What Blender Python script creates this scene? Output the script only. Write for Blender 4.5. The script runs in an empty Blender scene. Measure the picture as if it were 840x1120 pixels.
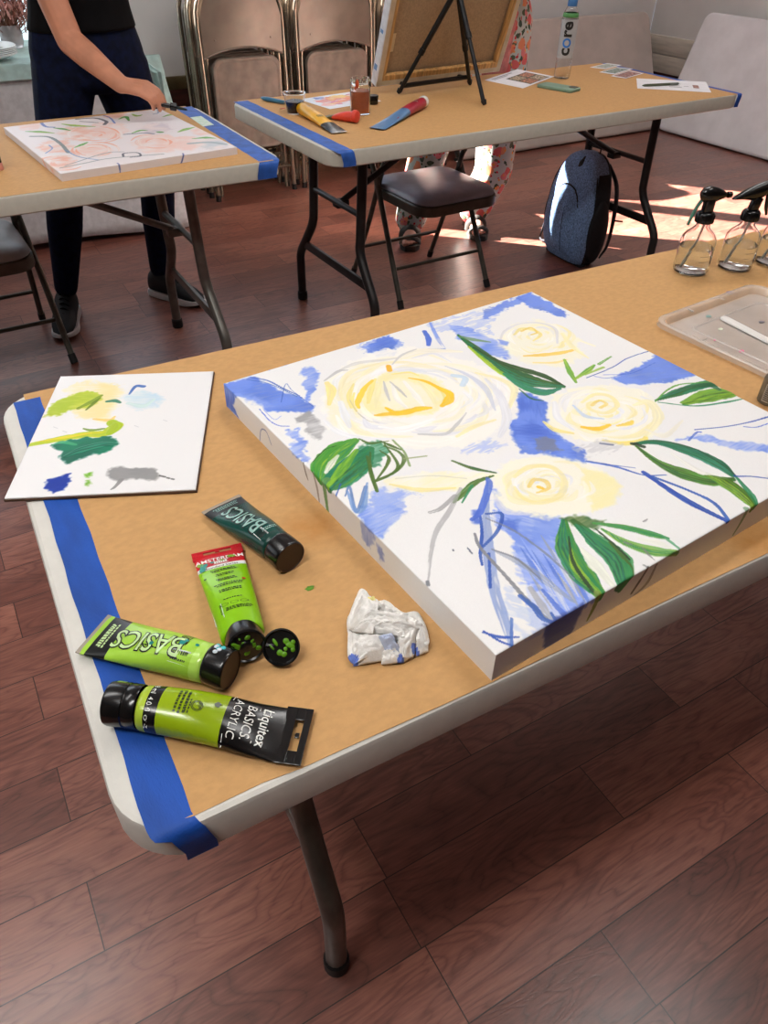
import bpy, bmesh, math, random
import numpy as np
from mathutils import Vector, Matrix
random.seed(7)
C = bpy.context.scene.collection
PI = math.pi
R_ = math.radians
# ---------------------------------------------------------------- camera
F_PX, PITCH, ROLL, CAM_Z, YAW = 809.036, 0.69697, 0.023464, 1.3158, R_(32.9)
def _room(v):   # camera-yaw frame -> room frame (x along the back wall)
    c, s = math.cos(YAW), math.sin(YAW)
    return Vector((c*v[0]+s*v[1], -s*v[0]+c*v[1], v[2]))
_fw = Vector((0, math.cos(PITCH), -math.sin(PITCH)))
_r = Vector((1, 0, 0)); _u = _r.cross(_fw)
_r2 = math.cos(ROLL)*_r + math.sin(ROLL)*_u
_u2 = -math.sin(ROLL)*_r + math.cos(ROLL)*_u
FW, RT, UP = _room(_fw), _room(_r2), _room(_u2)
CAM = Vector((0, 0, CAM_Z))
cd = bpy.data.cameras.new('camera'); cam = bpy.data.objects.new('camera', cd); C.objects.link(cam)
cam.matrix_world = Matrix(((RT.x, UP.x, -FW.x, 0), (RT.y, UP.y, -FW.y, 0), (RT.z, UP.z, -FW.z, CAM_Z), (0, 0, 0, 1)))
cd.sensor_fit = 'VERTICAL'; cd.sensor_height = 36; cd.lens = F_PX/1120*36; cd.clip_start = 0.02
bpy.context.scene.camera = cam
def ray(px, py): return FW + RT*((px-420)/F_PX) - UP*((py-560)/F_PX)
def at(px, py, z=0.0):           # survey: the point of height z seen at a spot of the photograph
    d = ray(px, py); return CAM + d*((z-CAM_Z)/d.z)
def aty(px, py, Y):
    d = ray(px, py); return CAM + d*(Y/d.y)
# ---------------------------------------------------------------- materials
def lin(c):
    c = c/255.0
    return c/12.92 if c <= 0.04045 else ((c+0.055)/1.055)**2.4
def L3(rgb): return (lin(rgb[0]), lin(rgb[1]), lin(rgb[2]), 1)
_mats = {}
def M(name, rgb, rough=0.5, metal=0.0, var=0.08, scale=20.0, bump=0.0, bscale=None, stretch=None, rgb2=None, lo=0.35, hi=0.65,
      trans=0.0, ior=1.45, alpha=1.0, spec=0.5, coat=0.0, emit=None, estr=0.0, sheen=0.0, detail=3):
    if name in _mats: return _mats[name]
    m = bpy.data.materials.new(name); m.use_nodes = True; nt = m.node_tree; N = nt.nodes; K = nt.links
    b = N['Principled BSDF']
    tc = N.new('ShaderNodeTexCoord'); no = N.new('ShaderNodeTexNoise'); no.inputs['Scale'].default_value = scale; no.inputs['Detail'].default_value = detail
    src = tc.outputs['Object']
    if stretch:
        mp = N.new('ShaderNodeMapping'); mp.inputs['Scale'].default_value = stretch; K.new(src, mp.inputs[0]); src = mp.outputs[0]
    K.new(src, no.inputs['Vector'])
    rp = N.new('ShaderNodeValToRGB'); rp.color_ramp.elements[0].position = lo; rp.color_ramp.elements[1].position = hi
    c2 = rgb2 if rgb2 else tuple(max(0, x*(1-var)) for x in rgb)
    c1 = rgb if rgb2 else tuple(min(255, x*(1+var*0.3)) for x in rgb)
    rp.color_ramp.elements[0].color = L3(c2); rp.color_ramp.elements[1].color = L3(c1)
    K.new(no.outputs[0], rp.inputs[0]); K.new(rp.outputs[0], b.inputs['Base Color'])
    b.inputs['Roughness'].default_value = rough; b.inputs['Metallic'].default_value = metal
    b.inputs['Specular IOR Level'].default_value = spec; b.inputs['IOR'].default_value = ior
    b.inputs['Transmission Weight'].default_value = trans; b.inputs['Alpha'].default_value = alpha
    b.inputs['Coat Weight'].default_value = coat; b.inputs['Coat Roughness'].default_value = 0.1
    if sheen: b.inputs['Sheen Weight'].default_value = sheen
    if emit: b.inputs['Emission Color'].default_value = L3(emit); b.inputs['Emission Strength'].default_value = estr
    if bump:
        n2 = N.new('ShaderNodeTexNoise'); n2.inputs['Scale'].default_value = bscale or scale*4; n2.inputs['Detail'].default_value = 4; K.new(src, n2.inputs['Vector'])
        bp = N.new('ShaderNodeBump'); bp.inputs['Strength'].default_value = bump; bp.inputs['Distance'].default_value = 0.002
        K.new(n2.outputs[0], bp.inputs['Height']); K.new(bp.outputs[0], b.inputs['Normal'])
    _mats[name] = m; return m
def MA(name, rough=0.45, bump=0.25, bscale=900, spec=0.35):   # painted surface: the pigment is stored per vertex
    m = bpy.data.materials.new(name); m.use_nodes = True; nt = m.node_tree; N = nt.nodes; K = nt.links; b = N['Principled BSDF']
    a = N.new('ShaderNodeAttribute'); a.attribute_name = 'paint'; K.new(a.outputs['Color'], b.inputs['Base Color'])
    b.inputs['Roughness'].default_value = rough; b.inputs['Specular IOR Level'].default_value = spec
    tc = N.new('ShaderNodeTexCoord'); no = N.new('ShaderNodeTexNoise'); no.inputs['Scale'].default_value = bscale
    K.new(tc.outputs['Object'], no.inputs['Vector'])
    bp = N.new('ShaderNodeBump'); bp.inputs['Strength'].default_value = bump; bp.inputs['Distance'].default_value = 0.0006
    K.new(no.outputs[0], bp.inputs['Height']); K.new(bp.outputs[0], b.inputs['Normal'])
    return m
# ---------------------------------------------------------------- mesh building
def cat(pts, n=8, closed=False):           # Catmull-Rom through points (any dimension)
    P = [np.array(p, float) for p in pts]; out = []; k = len(P)
    if k < 3 and not closed:
        return [P[0]+(P[-1]-P[0])*i/n for i in range(n+1)]
    rng = range(k) if closed else range(k-1)
    for i in rng:
        p1, p2 = P[i], P[(i+1) % k]
        p0 = P[(i-1) % k] if closed or i > 0 else 2*p1-p2
        p3 = P[(i+2) % k] if closed or i+2 < k else 2*p2-p1
        for j in range(n):
            t = j/n
            out.append(0.5*((2*p1)+(p2-p0)*t+(2*p0-5*p1+4*p2-p3)*t*t+(3*p1-p0-3*p2+p3)*t**3))
    if not closed: out.append(P[-1])
    return out
def rrect(w, d, r, n=5):                   # rounded rectangle outline, centred
    r = max(min(r, w/2-1e-5, d/2-1e-5), 1e-5); o = []
    for cx, cy, a0 in ((w/2-r, d/2-r, 0), (-w/2+r, d/2-r, 90), (-w/2+r, -d/2+r, 180), (w/2-r, -d/2+r, 270)):
        for i in range(n+1):
            a = R_(a0+90*i/n); o.append((cx+r*math.cos(a), cy+r*math.sin(a)))
    return o
class MB:
    def __init__(s): s.v = []; s.f = []; s.m = []; s.s = []
    def add(s, V, Fc, mat=0, smooth=True, X=None):
        o = len(s.v)
        for p in V:
            p = Vector((float(p[0]), float(p[1]), float(p[2])))
            s.v.append(X @ p if X is not None else p)
        for f in Fc: s.f.append([o+i for i in f]); s.m.append(mat); s.s.append(smooth)
        return s
    def loft(s, rings, mat=0, closed=True, cap=True, smooth=True, X=None, mats=None):
        n = len(rings[0]); V = [p for r in rings for p in r]; o = len(s.v)
        for p in V:
            p = Vector((float(p[0]), float(p[1]), float(p[2]))); s.v.append(X @ p if X is not None else p)
        for k in range(len(rings)-1):
            mm = mats[k] if mats else mat
            for i in range(n if closed else n-1):
                j = (i+1) % n
                s.f.append([o+k*n+i, o+k*n+j, o+(k+1)*n+j, o+(k+1)*n+i]); s.m.append(mm); s.s.append(smooth)
        if cap and closed:
            s.f.append([o+i for i in range(n)][::-1]); s.m.append(mats[0] if mats else mat); s.s.append(False)
            q = o+(len(rings)-1)*n
            s.f.append([q+i for i in range(n)]); s.m.append(mats[-1] if mats else mat); s.s.append(False)
        return s
    def slab(s, w, d, h, r=0.01, b=0.002, mat=0, X=None, z0=0.0, n=5, top_b=None):   # rounded block standing on z0
        tb = b if top_b is None else top_b; R = []
        for ins, z in ((b, 0), (b*0.3, b*0.3), (0, b), (0, h-tb), (tb*0.3, h-tb*0.3), (tb, h)):
            R.append([(x, y, z0+z) for x, y in rrect(w-2*ins, d-2*ins, max(r-ins, 1e-4), n)])
        return s.loft(R, mat, X=X)
    def box(s, c, size, b=0.001, mat=0, rot=None):
        X = Matrix.Translation(Vector(c)) @ (rot.to_4x4() if rot else Matrix())
        return s.slab(size[0], size[1], size[2], b*1.2+1e-4, min(b, size[2]*.4), mat, X, -size[2]/2, 2)
    def tube(s, pts, r, mat=0, n=10, smooth_path=0, cap=True, X=None, flat=1.0):
        P = [np.array(p, float) for p in (cat(pts, smooth_path) if smooth_path else pts)]
        rr = r if isinstance(r, (list, tuple)) else None
        Rr = [np.interp(i/(len(P)-1)*(len(rr)-1), range(len(rr)), rr) if rr else r for i in range(len(P))]
        T = []
        for i in range(len(P)):
            t = P[min(i+1, len(P)-1)]-P[max(i-1, 0)]; T.append(Vector(t).normalized())
        nrm = T[0].orthogonal().normalized()
        if abs(T[0].z) < 0.9: nrm = T[0].cross(Vector((0, 0, 1))).normalized()
        rings = []
        for i in range(len(P)):
            nrm = (nrm - T[i]*nrm.dot(T[i])).normalized(); bn = T[i].cross(nrm)
            rings.append([Vector(P[i])+nrm*(Rr[i]*math.cos(2*PI*k/n))+bn*(Rr[i]*flat*math.sin(2*PI*k/n)) for k in range(n)])
        return s.loft(rings, mat, cap=cap, X=X)
    def lathe(s, prof, n=28, mat=0, X=None, cap=False, mats=None):
        R = [[(max(r, 1e-5)*math.cos(2*PI*k/n), max(r, 1e-5)*math.sin(2*PI*k/n), z) for k in range(n)] for r, z in prof]
        return s.loft(R, mat, cap=cap, X=X, mats=mats)
    def ell(s, c, rad, mat=0, n=20, m=12, X=None):
        R = []
        for j in range(m+1):
            a = -PI/2+PI*j/m; k = max(math.cos(a), 1e-4)
            R.append([(c[0]+rad[0]*k*math.cos(2*PI*i/n), c[1]+rad[1]*k*math.sin(2*PI*i/n), c[2]+rad[2]*math.sin(a)) for i in range(n)])
        return s.loft(R, mat, X=X)
    def poly(s, pts, z0, z1, mat=0, X=None):     # prism of a traced outline
        return s.loft([[(x, y, z0) for x, y in pts], [(x, y, z1) for x, y in pts]], mat, smooth=False, X=X)
    def cone(s, p, q, r0, r1, mat=0, n=12):      # tapered capsule for bodies
        p, q = Vector(p), Vector(q); d = q-p; L = d.length; t = d.normalized(); a = t.orthogonal().normalized(); b = t.cross(a); R = []
        for k in range(5):
            th = -PI/2+PI/2*k/4; R.append((p+t*(r0*math.sin(th)), max(r0*math.cos(th), 1e-4)))
        for k in range(5):
            th = PI/2*k/4; R.append((q+t*(r1*math.sin(th)), max(r1*math.cos(th), 1e-4)))
        return s.loft([[c+a*(r*math.cos(2*PI*i/n))+b*(r*math.sin(2*PI*i/n)) for i in range(n)] for c, r in R], mat)
    def chain(s, pts, rads, mat=0, n=14):
        for i in range(len(pts)-1): s.cone(pts[i], pts[i+1], rads[i], rads[i+1], mat, n)
        return s
    def build(s, name, mats, parent=None, recalc=True, sharp=40):
        me = bpy.data.meshes.new(name); bm = bmesh.new()
        vs = [bm.verts.new(p) for p in s.v]
        for f, mi, sm in zip(s.f, s.m, s.s):
            try:
                q = bm.faces.new([vs[i] for i in f]); q.material_index = mi; q.smooth = sm
            except ValueError: pass
        if recalc: bmesh.ops.recalc_face_normals(bm, faces=bm.faces)
        ca = R_(sharp)
        for e in bm.edges:
            if len(e.link_faces) == 2 and e.calc_face_angle(0) > ca: e.smooth = False
        bm.to_mesh(me); bm.free()
        for m in (mats if isinstance(mats, (list, tuple)) else [mats]): me.materials.append(m)
        o = bpy.data.objects.new(name, me); C.objects.link(o)
        if parent: o.parent = parent
        return o
def tag(o, label=None, cat=None, group=None, kind=None):
    if label: o['label'] = label
    if cat: o['category'] = cat
    if group: o['group'] = group
    if kind: o['kind'] = kind
    return o
def thing(name, label, cat, loc=(0, 0, 0), rz=0.0, group=None):
    o = bpy.data.objects.new(name, None); C.objects.link(o); o.empty_display_size = 0.05
    o.location = loc; o.rotation_euler = (0, 0, rz)
    return tag(o, label, cat, group)
def place(o, loc=(0, 0, 0), rz=0.0, rx=0.0, ry=0.0):
    o.location = loc; o.rotation_euler = (rx, ry, rz); return o
def dup(root, loc, rz=None, label=None, group=None):
    r = root.copy(); C.objects.link(r); r.location = loc
    if rz is not None: r.rotation_euler = (0, 0, rz)
    tag(r, label, None, group)
    for ch in list(root.children):
        c = ch.copy(); C.objects.link(c); c.parent = r
        for g in list(ch.children):
            d = g.copy(); C.objects.link(d); d.parent = c
    return r
def remesh(o, vox, smooth=4, fac=0.5):
    m = o.modifiers.new('remesh', 'REMESH'); m.mode = 'VOXEL'; m.voxel_size = vox; m.use_smooth_shade = True
    if smooth:
        k = o.modifiers.new('smooth', 'SMOOTH'); k.iterations = smooth; k.factor = fac
    return o
# ---------------------------------------------------------------- lettering
_tc = {}
def text2d(txt, size=1.0, bold=0.0, align='LEFT', sub=1, thr=.3):
    key = (txt, bold, align, sub)
    if key not in _tc:
        cu = bpy.data.curves.new('t', 'FONT'); cu.body = txt; cu.size = 1.0; cu.offset = bold; cu.align_x = align; cu.resolution_u = 3
        ob = bpy.data.objects.new('t', cu); C.objects.link(ob)
        dg = bpy.context.evaluated_depsgraph_get(); me = bpy.data.meshes.new_from_object(ob.evaluated_get(dg))
        bm = bmesh.new(); bm.from_mesh(me); bmesh.ops.triangulate(bm, faces=bm.faces)
        for _ in range(sub):
            bmesh.ops.subdivide_edges(bm, edges=[e for e in bm.edges if e.calc_length() > (thr if sub < 3 else .07)], cuts=1)
            bmesh.ops.triangulate(bm, faces=bm.faces)
        bm.verts.index_update()
        _tc[key] = ([(v.co.x, v.co.y) for v in bm.verts], [[v.index for v in f.verts] for f in bm.faces])
        bm.free(); bpy.data.objects.remove(ob); bpy.data.curves.remove(cu); bpy.data.meshes.remove(me)
    V, Fc = _tc[key]
    return [(x*size, y*size) for x, y in V], Fc
def put_text(mb, txt, size, fn, mat, bold=0.0, align='CENTER', sub=1, sx=1.0):    # fn maps the flat lettering to the surface
    V, Fc = text2d(txt, size, bold, align, sub)
    mb.add([fn(x*sx, y) for x, y in V], Fc, mat, False)
# ---------------------------------------------------------------- paint on a surface
def vnoise(x, y, sc, seed):
    rs = np.random.RandomState(seed); g = rs.rand(64, 64)
    x = np.asarray(x)/sc; y = np.asarray(y)/sc
    i = np.floor(x).astype(int); j = np.floor(y).astype(int); fx = x-i; fy = y-j
    fx = fx*fx*(3-2*fx); fy = fy*fy*(3-2*fy)
    a = g[i % 64, j % 64]; b = g[(i+1) % 64, j % 64]; c = g[i % 64, (j+1) % 64]; d = g[(i+1) % 64, (j+1) % 64]
    return (a*(1-fx)+b*fx)*(1-fy)+(c*(1-fx)+d*fx)*fy
class Paint:      # a grid of pigment; coordinates in millimetres from the sheet's near-left corner
    def __init__(s, w, h, base, res=1.0, pad=0.0):
        s.res = res; s.pad = pad; s.nx = int(round((w+2*pad)/res))+1; s.ny = int(round((h+2*pad)/res))+1; s.w = w; s.h = h
        s.x = np.linspace(-pad, w+pad, s.nx); s.y = np.linspace(-pad, h+pad, s.ny)
        s.c = np.ones((s.ny, s.nx, 3))*np.array(base, float); s.z = np.zeros((s.ny, s.nx)); s.k = 0
    def _win(s, x0, x1, y0, y1):
        i0, i1 = np.searchsorted(s.x, [x0, x1]); j0, j1 = np.searchsorted(s.y, [y0, y1])
        return slice(j0, j1), slice(i0, i1)
    def _lay(s, sl, al, col, hgt=0.0):
        al = np.clip(al, 0, 1)[..., None]; s.c[sl] = s.c[sl]*(1-al)+col*al
        if hgt: s.z[sl] += al[..., 0]*hgt
    def stroke(s, pts, w, col, a=1.0, col2=None, br=0.35, dry=0.0, n=7, soft=0.35, h=0.15, raw=False):
        s.k += 1; P = np.array(pts if raw else cat(pts, n)); ws = w if isinstance(w, (list, tuple)) else [w, w]
        W = np.interp(np.linspace(0, len(ws)-1, len(P)), range(len(ws)), ws)*.62; m = W.max()+1
        sl = s._win(P[:, 0].min()-m, P[:, 0].max()+m, P[:, 1].min()-m, P[:, 1].max()+m)
        X, Y = np.meshgrid(s.x[sl[1]], s.y[sl[0]])
        if X.size == 0: return
        best = np.full(X.shape, 1e9); T = np.zeros(X.shape); S = np.zeros(X.shape); WW = np.ones(X.shape)
        acc = 0.0
        for k in range(len(P)-1):
            d = P[k+1]-P[k]; l = math.hypot(*d)
            if l < 1e-6: continue
            t = ((X-P[k, 0])*d[0]+(Y-P[k, 1])*d[1])/(l*l); t = np.clip(t, 0, 1)
            ex = X-P[k, 0]-t*d[0]; ey = Y-P[k, 1]-t*d[1]; w_ = W[k]*(1-t)+W[k+1]*t
            dd = np.hypot(ex, ey)/np.maximum(w_, 0.15); q = dd < best
            best = np.where(q, dd, best); T = np.where(q, acc+t*l, T); S = np.where(q, (ex*d[1]-ey*d[0])/l/np.maximum(w_, .15), S); WW = np.where(q, w_, WW); acc += l
        sx = S*WW
        b1 = vnoise(sx*1.0+50, T*0.06+9, 1.6, s.k); b2 = vnoise(sx+90, T*0.25, 3.5, s.k+31)
        edge = 1-br*0.5*vnoise(T, sx*0+s.k*7.3, 6, s.k+3)
        soft_n = np.maximum(soft/np.maximum(WW, .3), .12)
        al = np.clip((edge-best)/soft_n, 0, 1)
        if dry: al *= np.clip((0.35*b2+0.65*b1-dry*(0.35+0.5*T/max(acc, 1)))*4+0.5, 0, 1)
        c = np.array(col, float)
        if col2 is not None:
            mix = np.clip((b1*0.7+b2*0.3-0.35)*2.6, 0, 1)[..., None]; c = c*(1-mix)+np.array(col2, float)*mix
        else: c = c*(1+br*0.22*(b1-0.5))[..., None]
        s._lay(sl, al*a*(1-br*0.35*(b1 < 0.3)), c, h)
    def area(s, pts, col, a=1.0, rag=6.0, feather=4.0, col2=None, tex=0.5, ang=0.0, dry=0.0, closed=False, h=0.08):
        s.k += 1; P = np.array(cat(pts, 5, True) if closed else pts, float); m = rag+feather+1
        sl = s._win(P[:, 0].min()-m, P[:, 0].max()+m, P[:, 1].min()-m, P[:, 1].max()+m)
        X, Y = np.meshgrid(s.x[sl[1]], s.y[sl[0]])
        if X.size == 0: return
        X0, Y0 = X, Y
        X = X+rag*((vnoise(X, Y, 14, s.k)-.5)*1.4+(vnoise(X, Y, 4, s.k+5)-.5)*.9); Y = Y+rag*((vnoise(X, Y, 14, s.k+1)-.5)*1.4+(vnoise(X0, Y, 4, s.k+6)-.5)*.9)
        ins = np.zeros(X.shape, bool); dist = np.full(X.shape, 1e9)
        for k in range(len(P)):
            x1, y1 = P[k]; x2, y2 = P[(k+1) % len(P)]
            c = ((y1 > Y) != (y2 > Y)) & (X < (x2-x1)*(Y-y1)/((y2-y1) if abs(y2-y1) > 1e-9 else 1e-9)+x1); ins ^= c
            l2 = (x2-x1)**2+(y2-y1)**2+1e-9; t = np.clip(((X-x1)*(x2-x1)+(Y-y1)*(y2-y1))/l2, 0, 1)
            dist = np.minimum(dist, np.hypot(X-x1-t*(x2-x1), Y-y1-t*(y2-y1)))
        sd = np.where(ins, dist, -dist); al = np.clip(sd/feather+0.5, 0, 1)
        ca, sa = math.cos(ang), math.sin(ang); U = X0*ca+Y0*sa; V = -X0*sa+Y0*ca
        n1 = vnoise(U*.18, V, 2.2, s.k+11)*.6+vnoise(U*.4, V*1.0, 7, s.k+12)*.4; n2 = vnoise(X0, Y0, 26, s.k+13)
        c = np.array(col, float)
        if col2 is not None:
            mx = np.clip((n2*.6+n1*.4-.3)*2.2, 0, 1)[..., None]; c = c*(1-mx)+np.array(col2, float)*mx
        al = al*(1-tex*0.9*np.clip((n1*.65+n2*.35-.42)*2.4, 0, 1))
        if dry: al *= np.clip((n1-dry)*5+.5, 0, 1)
        s._lay(sl, al*a, c, h)
    def mesh(s, name, mats, thick=0.0, hs=0.001, parent=None):
        """top sheet as a grid with its edges folded down by thick (net layout), in metres"""
        p = s.pad; x = s.x; y = s.y; ix = np.clip(x, 0, s.w); iy = np.clip(y, 0, s.h)
        X, Y = np.meshgrid(ix, iy); over = np.maximum(np.maximum(-x, x-s.w)[None, :].clip(0), np.maximum(-y, y-s.h)[:, None].clip(0))
        Z = -over+s.z*hs*1000*0.0
        rb = 2.2                                   # softly rounded fold
        if thick:
            Z = thick*1000-over
            ex = np.minimum(np.minimum(x-0, s.w-x)[None, :], np.minimum(y-0, s.h-y)[:, None])
            q = np.clip(1-np.clip(ex, 0, rb)/rb, 0, 1); Z = Z-0.7*q*q*(over == 0)-0.7*(over > 0)*np.clip(1-over/rb, 0, 1)*0
        Z = np.where(over == 0, Z+s.z, Z)
        V = np.stack([X, Y, np.maximum(Z, 0.0)], -1).reshape(-1, 3)/1000
        idx = np.arange(s.nx*s.ny).reshape(s.ny, s.nx)
        q = np.stack([idx[:-1, :-1], idx[:-1, 1:], idx[1:, 1:], idx[1:, :-1]], -1)
        xm = (x[:-1]+x[1:])/2; ym = (y[:-1]+y[1:])/2
        ox = (xm < 0) | (xm > s.w); oy = (ym < 0) | (ym > s.h); keep = ~(ox[None, :] & oy[:, None]); q = q[keep]
        me = bpy.data.meshes.new(name); nf = len(q)
        me.vertices.add(len(V)); me.vertices.foreach_set('co', V.astype(np.float32).ravel())
        me.loops.add(nf*4); me.loops.foreach_set('vertex_index', q.astype(np.int32).ravel())
        me.polygons.add(nf); me.polygons.foreach_set('loop_start', np.arange(0, nf*4, 4, dtype=np.int32))
        me.polygons.foreach_set('use_smooth', np.ones(nf, bool)); me.update(calc_edges=True); me.validate()
        col = me.color_attributes.new('paint', 'FLOAT_COLOR', 'POINT'); c = np.clip(s.c, 0, 255)/255
        c = np.where(c <= .04045, c/12.92, ((c+.055)/1.055)**2.4).reshape(-1, 3)
        col.data.foreach_set('color', np.concatenate([c, np.ones((len(c), 1))], 1).astype(np.float32).ravel())
        for m in mats: me.materials.append(m)
        o = bpy.data.objects.new(name, me); C.objects.link(o)
        if parent: o.parent = parent
        return o
# ---------------------------------------------------------------- light, world
sc = bpy.context.scene
sc.view_settings.view_transform = 'Standard'; sc.view_settings.look = 'None'; sc.view_settings.gamma = 1.0
sc.view_settings.use_curve_mapping = False; sc.view_settings.exposure = 0.0
w = bpy.data.worlds.new('world'); sc.world = w; w.use_nodes = True
bg = w.node_tree.nodes['Background']; bg.inputs[0].default_value = (0.62, 0.78, 1.0, 1); bg.inputs[1].default_value = 1.6
def area_light(name, loc, sx, sy, power, col=(1, 1, 1), rz=0.0, target=None):
    l = bpy.data.lights.new(name, 'AREA'); l.shape = 'RECTANGLE'; l.size = sx; l.size_y = sy; l.energy = power; l.color = col
    o = bpy.data.objects.new(name, l); C.objects.link(o); o.location = loc
    if target is not None: o.rotation_euler = (Vector(target)-Vector(loc)).to_track_quat('-Z', 'Y').to_euler()
    else: o.rotation_euler = (0, 0, rz)
    return o
CEIL = 2.8
area_light('overhead_light', (-0.70, 0.22, 2.72), 0.9, 0.22, 27.5, (1, 0.98, 0.955), 0.0)
area_light('overhead_light', (1.5, 0.22, 2.72), 0.9, 0.22, 10, (1, 0.98, 0.955), 0.0)
area_light('overhead_light', (-0.9, 1.75, 2.72), 1.2, 0.25, 18, (1, 0.98, 0.96), 0.0)
area_light('overhead_light', (1.7, 1.55, 2.72), 1.2, 0.25, 20, (1, 0.98, 0.96), 0.0)
area_light('overhead_light', (3.9, 3.0, 2.72), 1.2, 0.25, 15, (1, 0.98, 0.96), 0.0)  # added light, no fixture known here; brightens the tables leaning at the right
area_light('window_daylight', (0.25, 4.45, 1.4), 1.5, 1.2, 13, (0.86, 0.93, 1.0), target=(0.6, 2.0, 0.7))
area_light('window_daylight', (-2.55, 2.7, 1.5), 1.3, 1.1, 8, (0.88, 0.94, 1.0), target=(1.5, 2.5, 0.6))
SUN_AZ = (0.65, -0.76)
s_ = bpy.data.lights.new('sun', 'SUN'); s_.energy = 80; s_.angle = R_(0.6); s_.color = (1, 0.94, 0.90)
so = bpy.data.objects.new('sun', s_); C.objects.link(so)
so.rotation_euler = Vector((SUN_AZ[0], SUN_AZ[1], -math.tan(R_(32)))).to_track_quat('-Z', 'Y').to_euler(); so.location = (0, 6, 4)
# ---------------------------------------------------------------- the room
X0, X1, Y0, Y1 = -2.7, 5.3, -2.6, 4.6
def floor_mat():
    m = bpy.data.materials.new('plank_floor'); m.use_nodes = True; nt = m.node_tree; N = nt.nodes; K = nt.links; b = N['Principled BSDF']
    tc = N.new('ShaderNodeTexCoord'); mp = N.new('ShaderNodeMapping'); mp.inputs['Rotation'].default_value = (0, 0, R_(2.1)); mp.inputs['Location'].default_value = (0.14, 0.011, 0)
    K.new(tc.outputs['Object'], mp.inputs[0])
    br = N.new('ShaderNodeTexBrick'); br.offset = 0.37; br.offset_frequency = 2; br.squash = 0.62; br.squash_frequency = 3
    br.inputs['Scale'].default_value = 1; br.inputs['Brick Width'].default_value = 0.72; br.inputs['Row Height'].default_value = 0.1245
    br.inputs['Mortar Size'].default_value = 0.0011; br.inputs['Mortar Smooth'].default_value = 0.2; br.inputs['Bias'].default_value = 0.0
    br.inputs['Color1'].default_value = (0, 0, 0, 1); br.inputs['Color2'].default_value = (1, 1, 1, 1); br.inputs['Mortar'].default_value = (0.5, 0.5, 0.5, 1)
    K.new(mp.outputs[0], br.inputs[0])
    # each board shifts the grain
    sv = N.new('ShaderNodeVectorMath'); sv.operation = 'SCALE'; sv.inputs['Scale'].default_value = 7.0; K.new(br.outputs['Color'], sv.inputs[0])
    ad = N.new('ShaderNodeVectorMath'); ad.operation = 'ADD'; K.new(mp.outputs[0], ad.inputs[0]); K.new(sv.outputs[0], ad.inputs[1])
    m2 = N.new('ShaderNodeMapping'); m2.inputs['Scale'].default_value = (2.6, 10.5, 1); K.new(ad.outputs[0], m2.inputs[0])
    no = N.new('ShaderNodeTexNoise'); no.inputs['Scale'].default_value = 1.0; no.inputs['Detail'].default_value = 2.5; no.inputs['Roughness'].default_value = 0.45; no.inputs['Distortion'].default_value = 1.3; K.new(m2.outputs[0], no.inputs[0])
    mu = N.new('ShaderNodeMath'); mu.operation = 'MULTIPLY'; mu.inputs[1].default_value = 34; K.new(no.outputs[0], mu.inputs[0])
    sn = N.new('ShaderNodeMath'); sn.operation = 'SINE'; K.new(mu.outputs[0], sn.inputs[0])      # contour rings of the burl
    ab = N.new('ShaderNodeMath'); ab.operation = 'ABSOLUTE'; K.new(sn.outputs[0], ab.inputs[0])
    pw = N.new('ShaderNodeMath'); pw.operation = 'POWER'; pw.inputs[1].default_value = 0.45; K.new(ab.outputs[0], pw.inputs[0])    # thin dark lines
    m3 = N.new('ShaderNodeMapping'); m3.inputs['Scale'].default_value = (22, 240, 1); K.new(ad.outputs[0], m3.inputs[0])
    n3 = N.new('ShaderNodeTexNoise'); n3.inputs['Scale'].default_value = 1.0; n3.inputs['Detail'].default_value = 5; K.new(m3.outputs[0], n3.inputs[0])
    n4 = N.new('ShaderNodeTexNoise'); n4.inputs['Scale'].default_value = 4.0; n4.inputs['Detail'].default_value = 4; n4.inputs['Distortion'].default_value = .6; K.new(m2.outputs[0], n4.inputs[0]); n4.inputs['Scale'].default_value = .8
    t0 = N.new('ShaderNodeMath'); t0.operation = 'MULTIPLY'; t0.inputs[1].default_value = 0.42; K.new(n3.outputs[0], t0.inputs[0])
    a1 = N.new('ShaderNodeMath'); a1.operation = 'MULTIPLY_ADD'; a1.inputs[1].default_value = 0.20; K.new(pw.outputs[0], a1.inputs[0]); K.new(t0.outputs[0], a1.inputs[2])
    a2 = N.new('ShaderNodeMath'); a2.operation = 'MULTIPLY_ADD'; a2.inputs[1].default_value = 0.50; K.new(n4.outputs[0], a2.inputs[0]); K.new(a1.outputs[0], a2.inputs[2])
    a3 = N.new('ShaderNodeMath'); a3.operation = 'MULTIPLY_ADD'; a3.inputs[1].default_value = 0.22; K.new(br.outputs['Color'], a3.inputs[0]); K.new(a2.outputs[0], a3.inputs[2])
    rp = N.new('ShaderNodeValToRGB'); e = rp.color_ramp.elements; e[0].position = 0.36; e[0].color = L3((70, 39, 34)); e[1].position = 0.98; e[1].color = L3((168, 110, 92))
    k = rp.color_ramp.elements.new(0.68); k.color = L3((122, 73, 61)); K.new(a3.outputs[0], rp.inputs[0])
    mx = N.new('ShaderNodeMix'); mx.data_type = 'RGBA'; K.new(br.outputs['Fac'], mx.inputs['Factor']); K.new(rp.outputs[0], mx.inputs[6]); mx.inputs[7].default_value = L3((44, 22, 17))
    K.new(mx.outputs[2], b.inputs['Base Color'])
    rr = N.new('ShaderNodeMapRange'); rr.inputs[3].default_value = 0.27; rr.inputs[4].default_value = 0.42; K.new(n4.outputs[0], rr.inputs[0]); K.new(rr.outputs[0], b.inputs['Roughness'])
    b.inputs['Specular IOR Level'].default_value = 0.62
    b.inputs['Coat Weight'].default_value = 0.35; b.inputs['Coat Roughness'].default_value = 0.24
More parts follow.
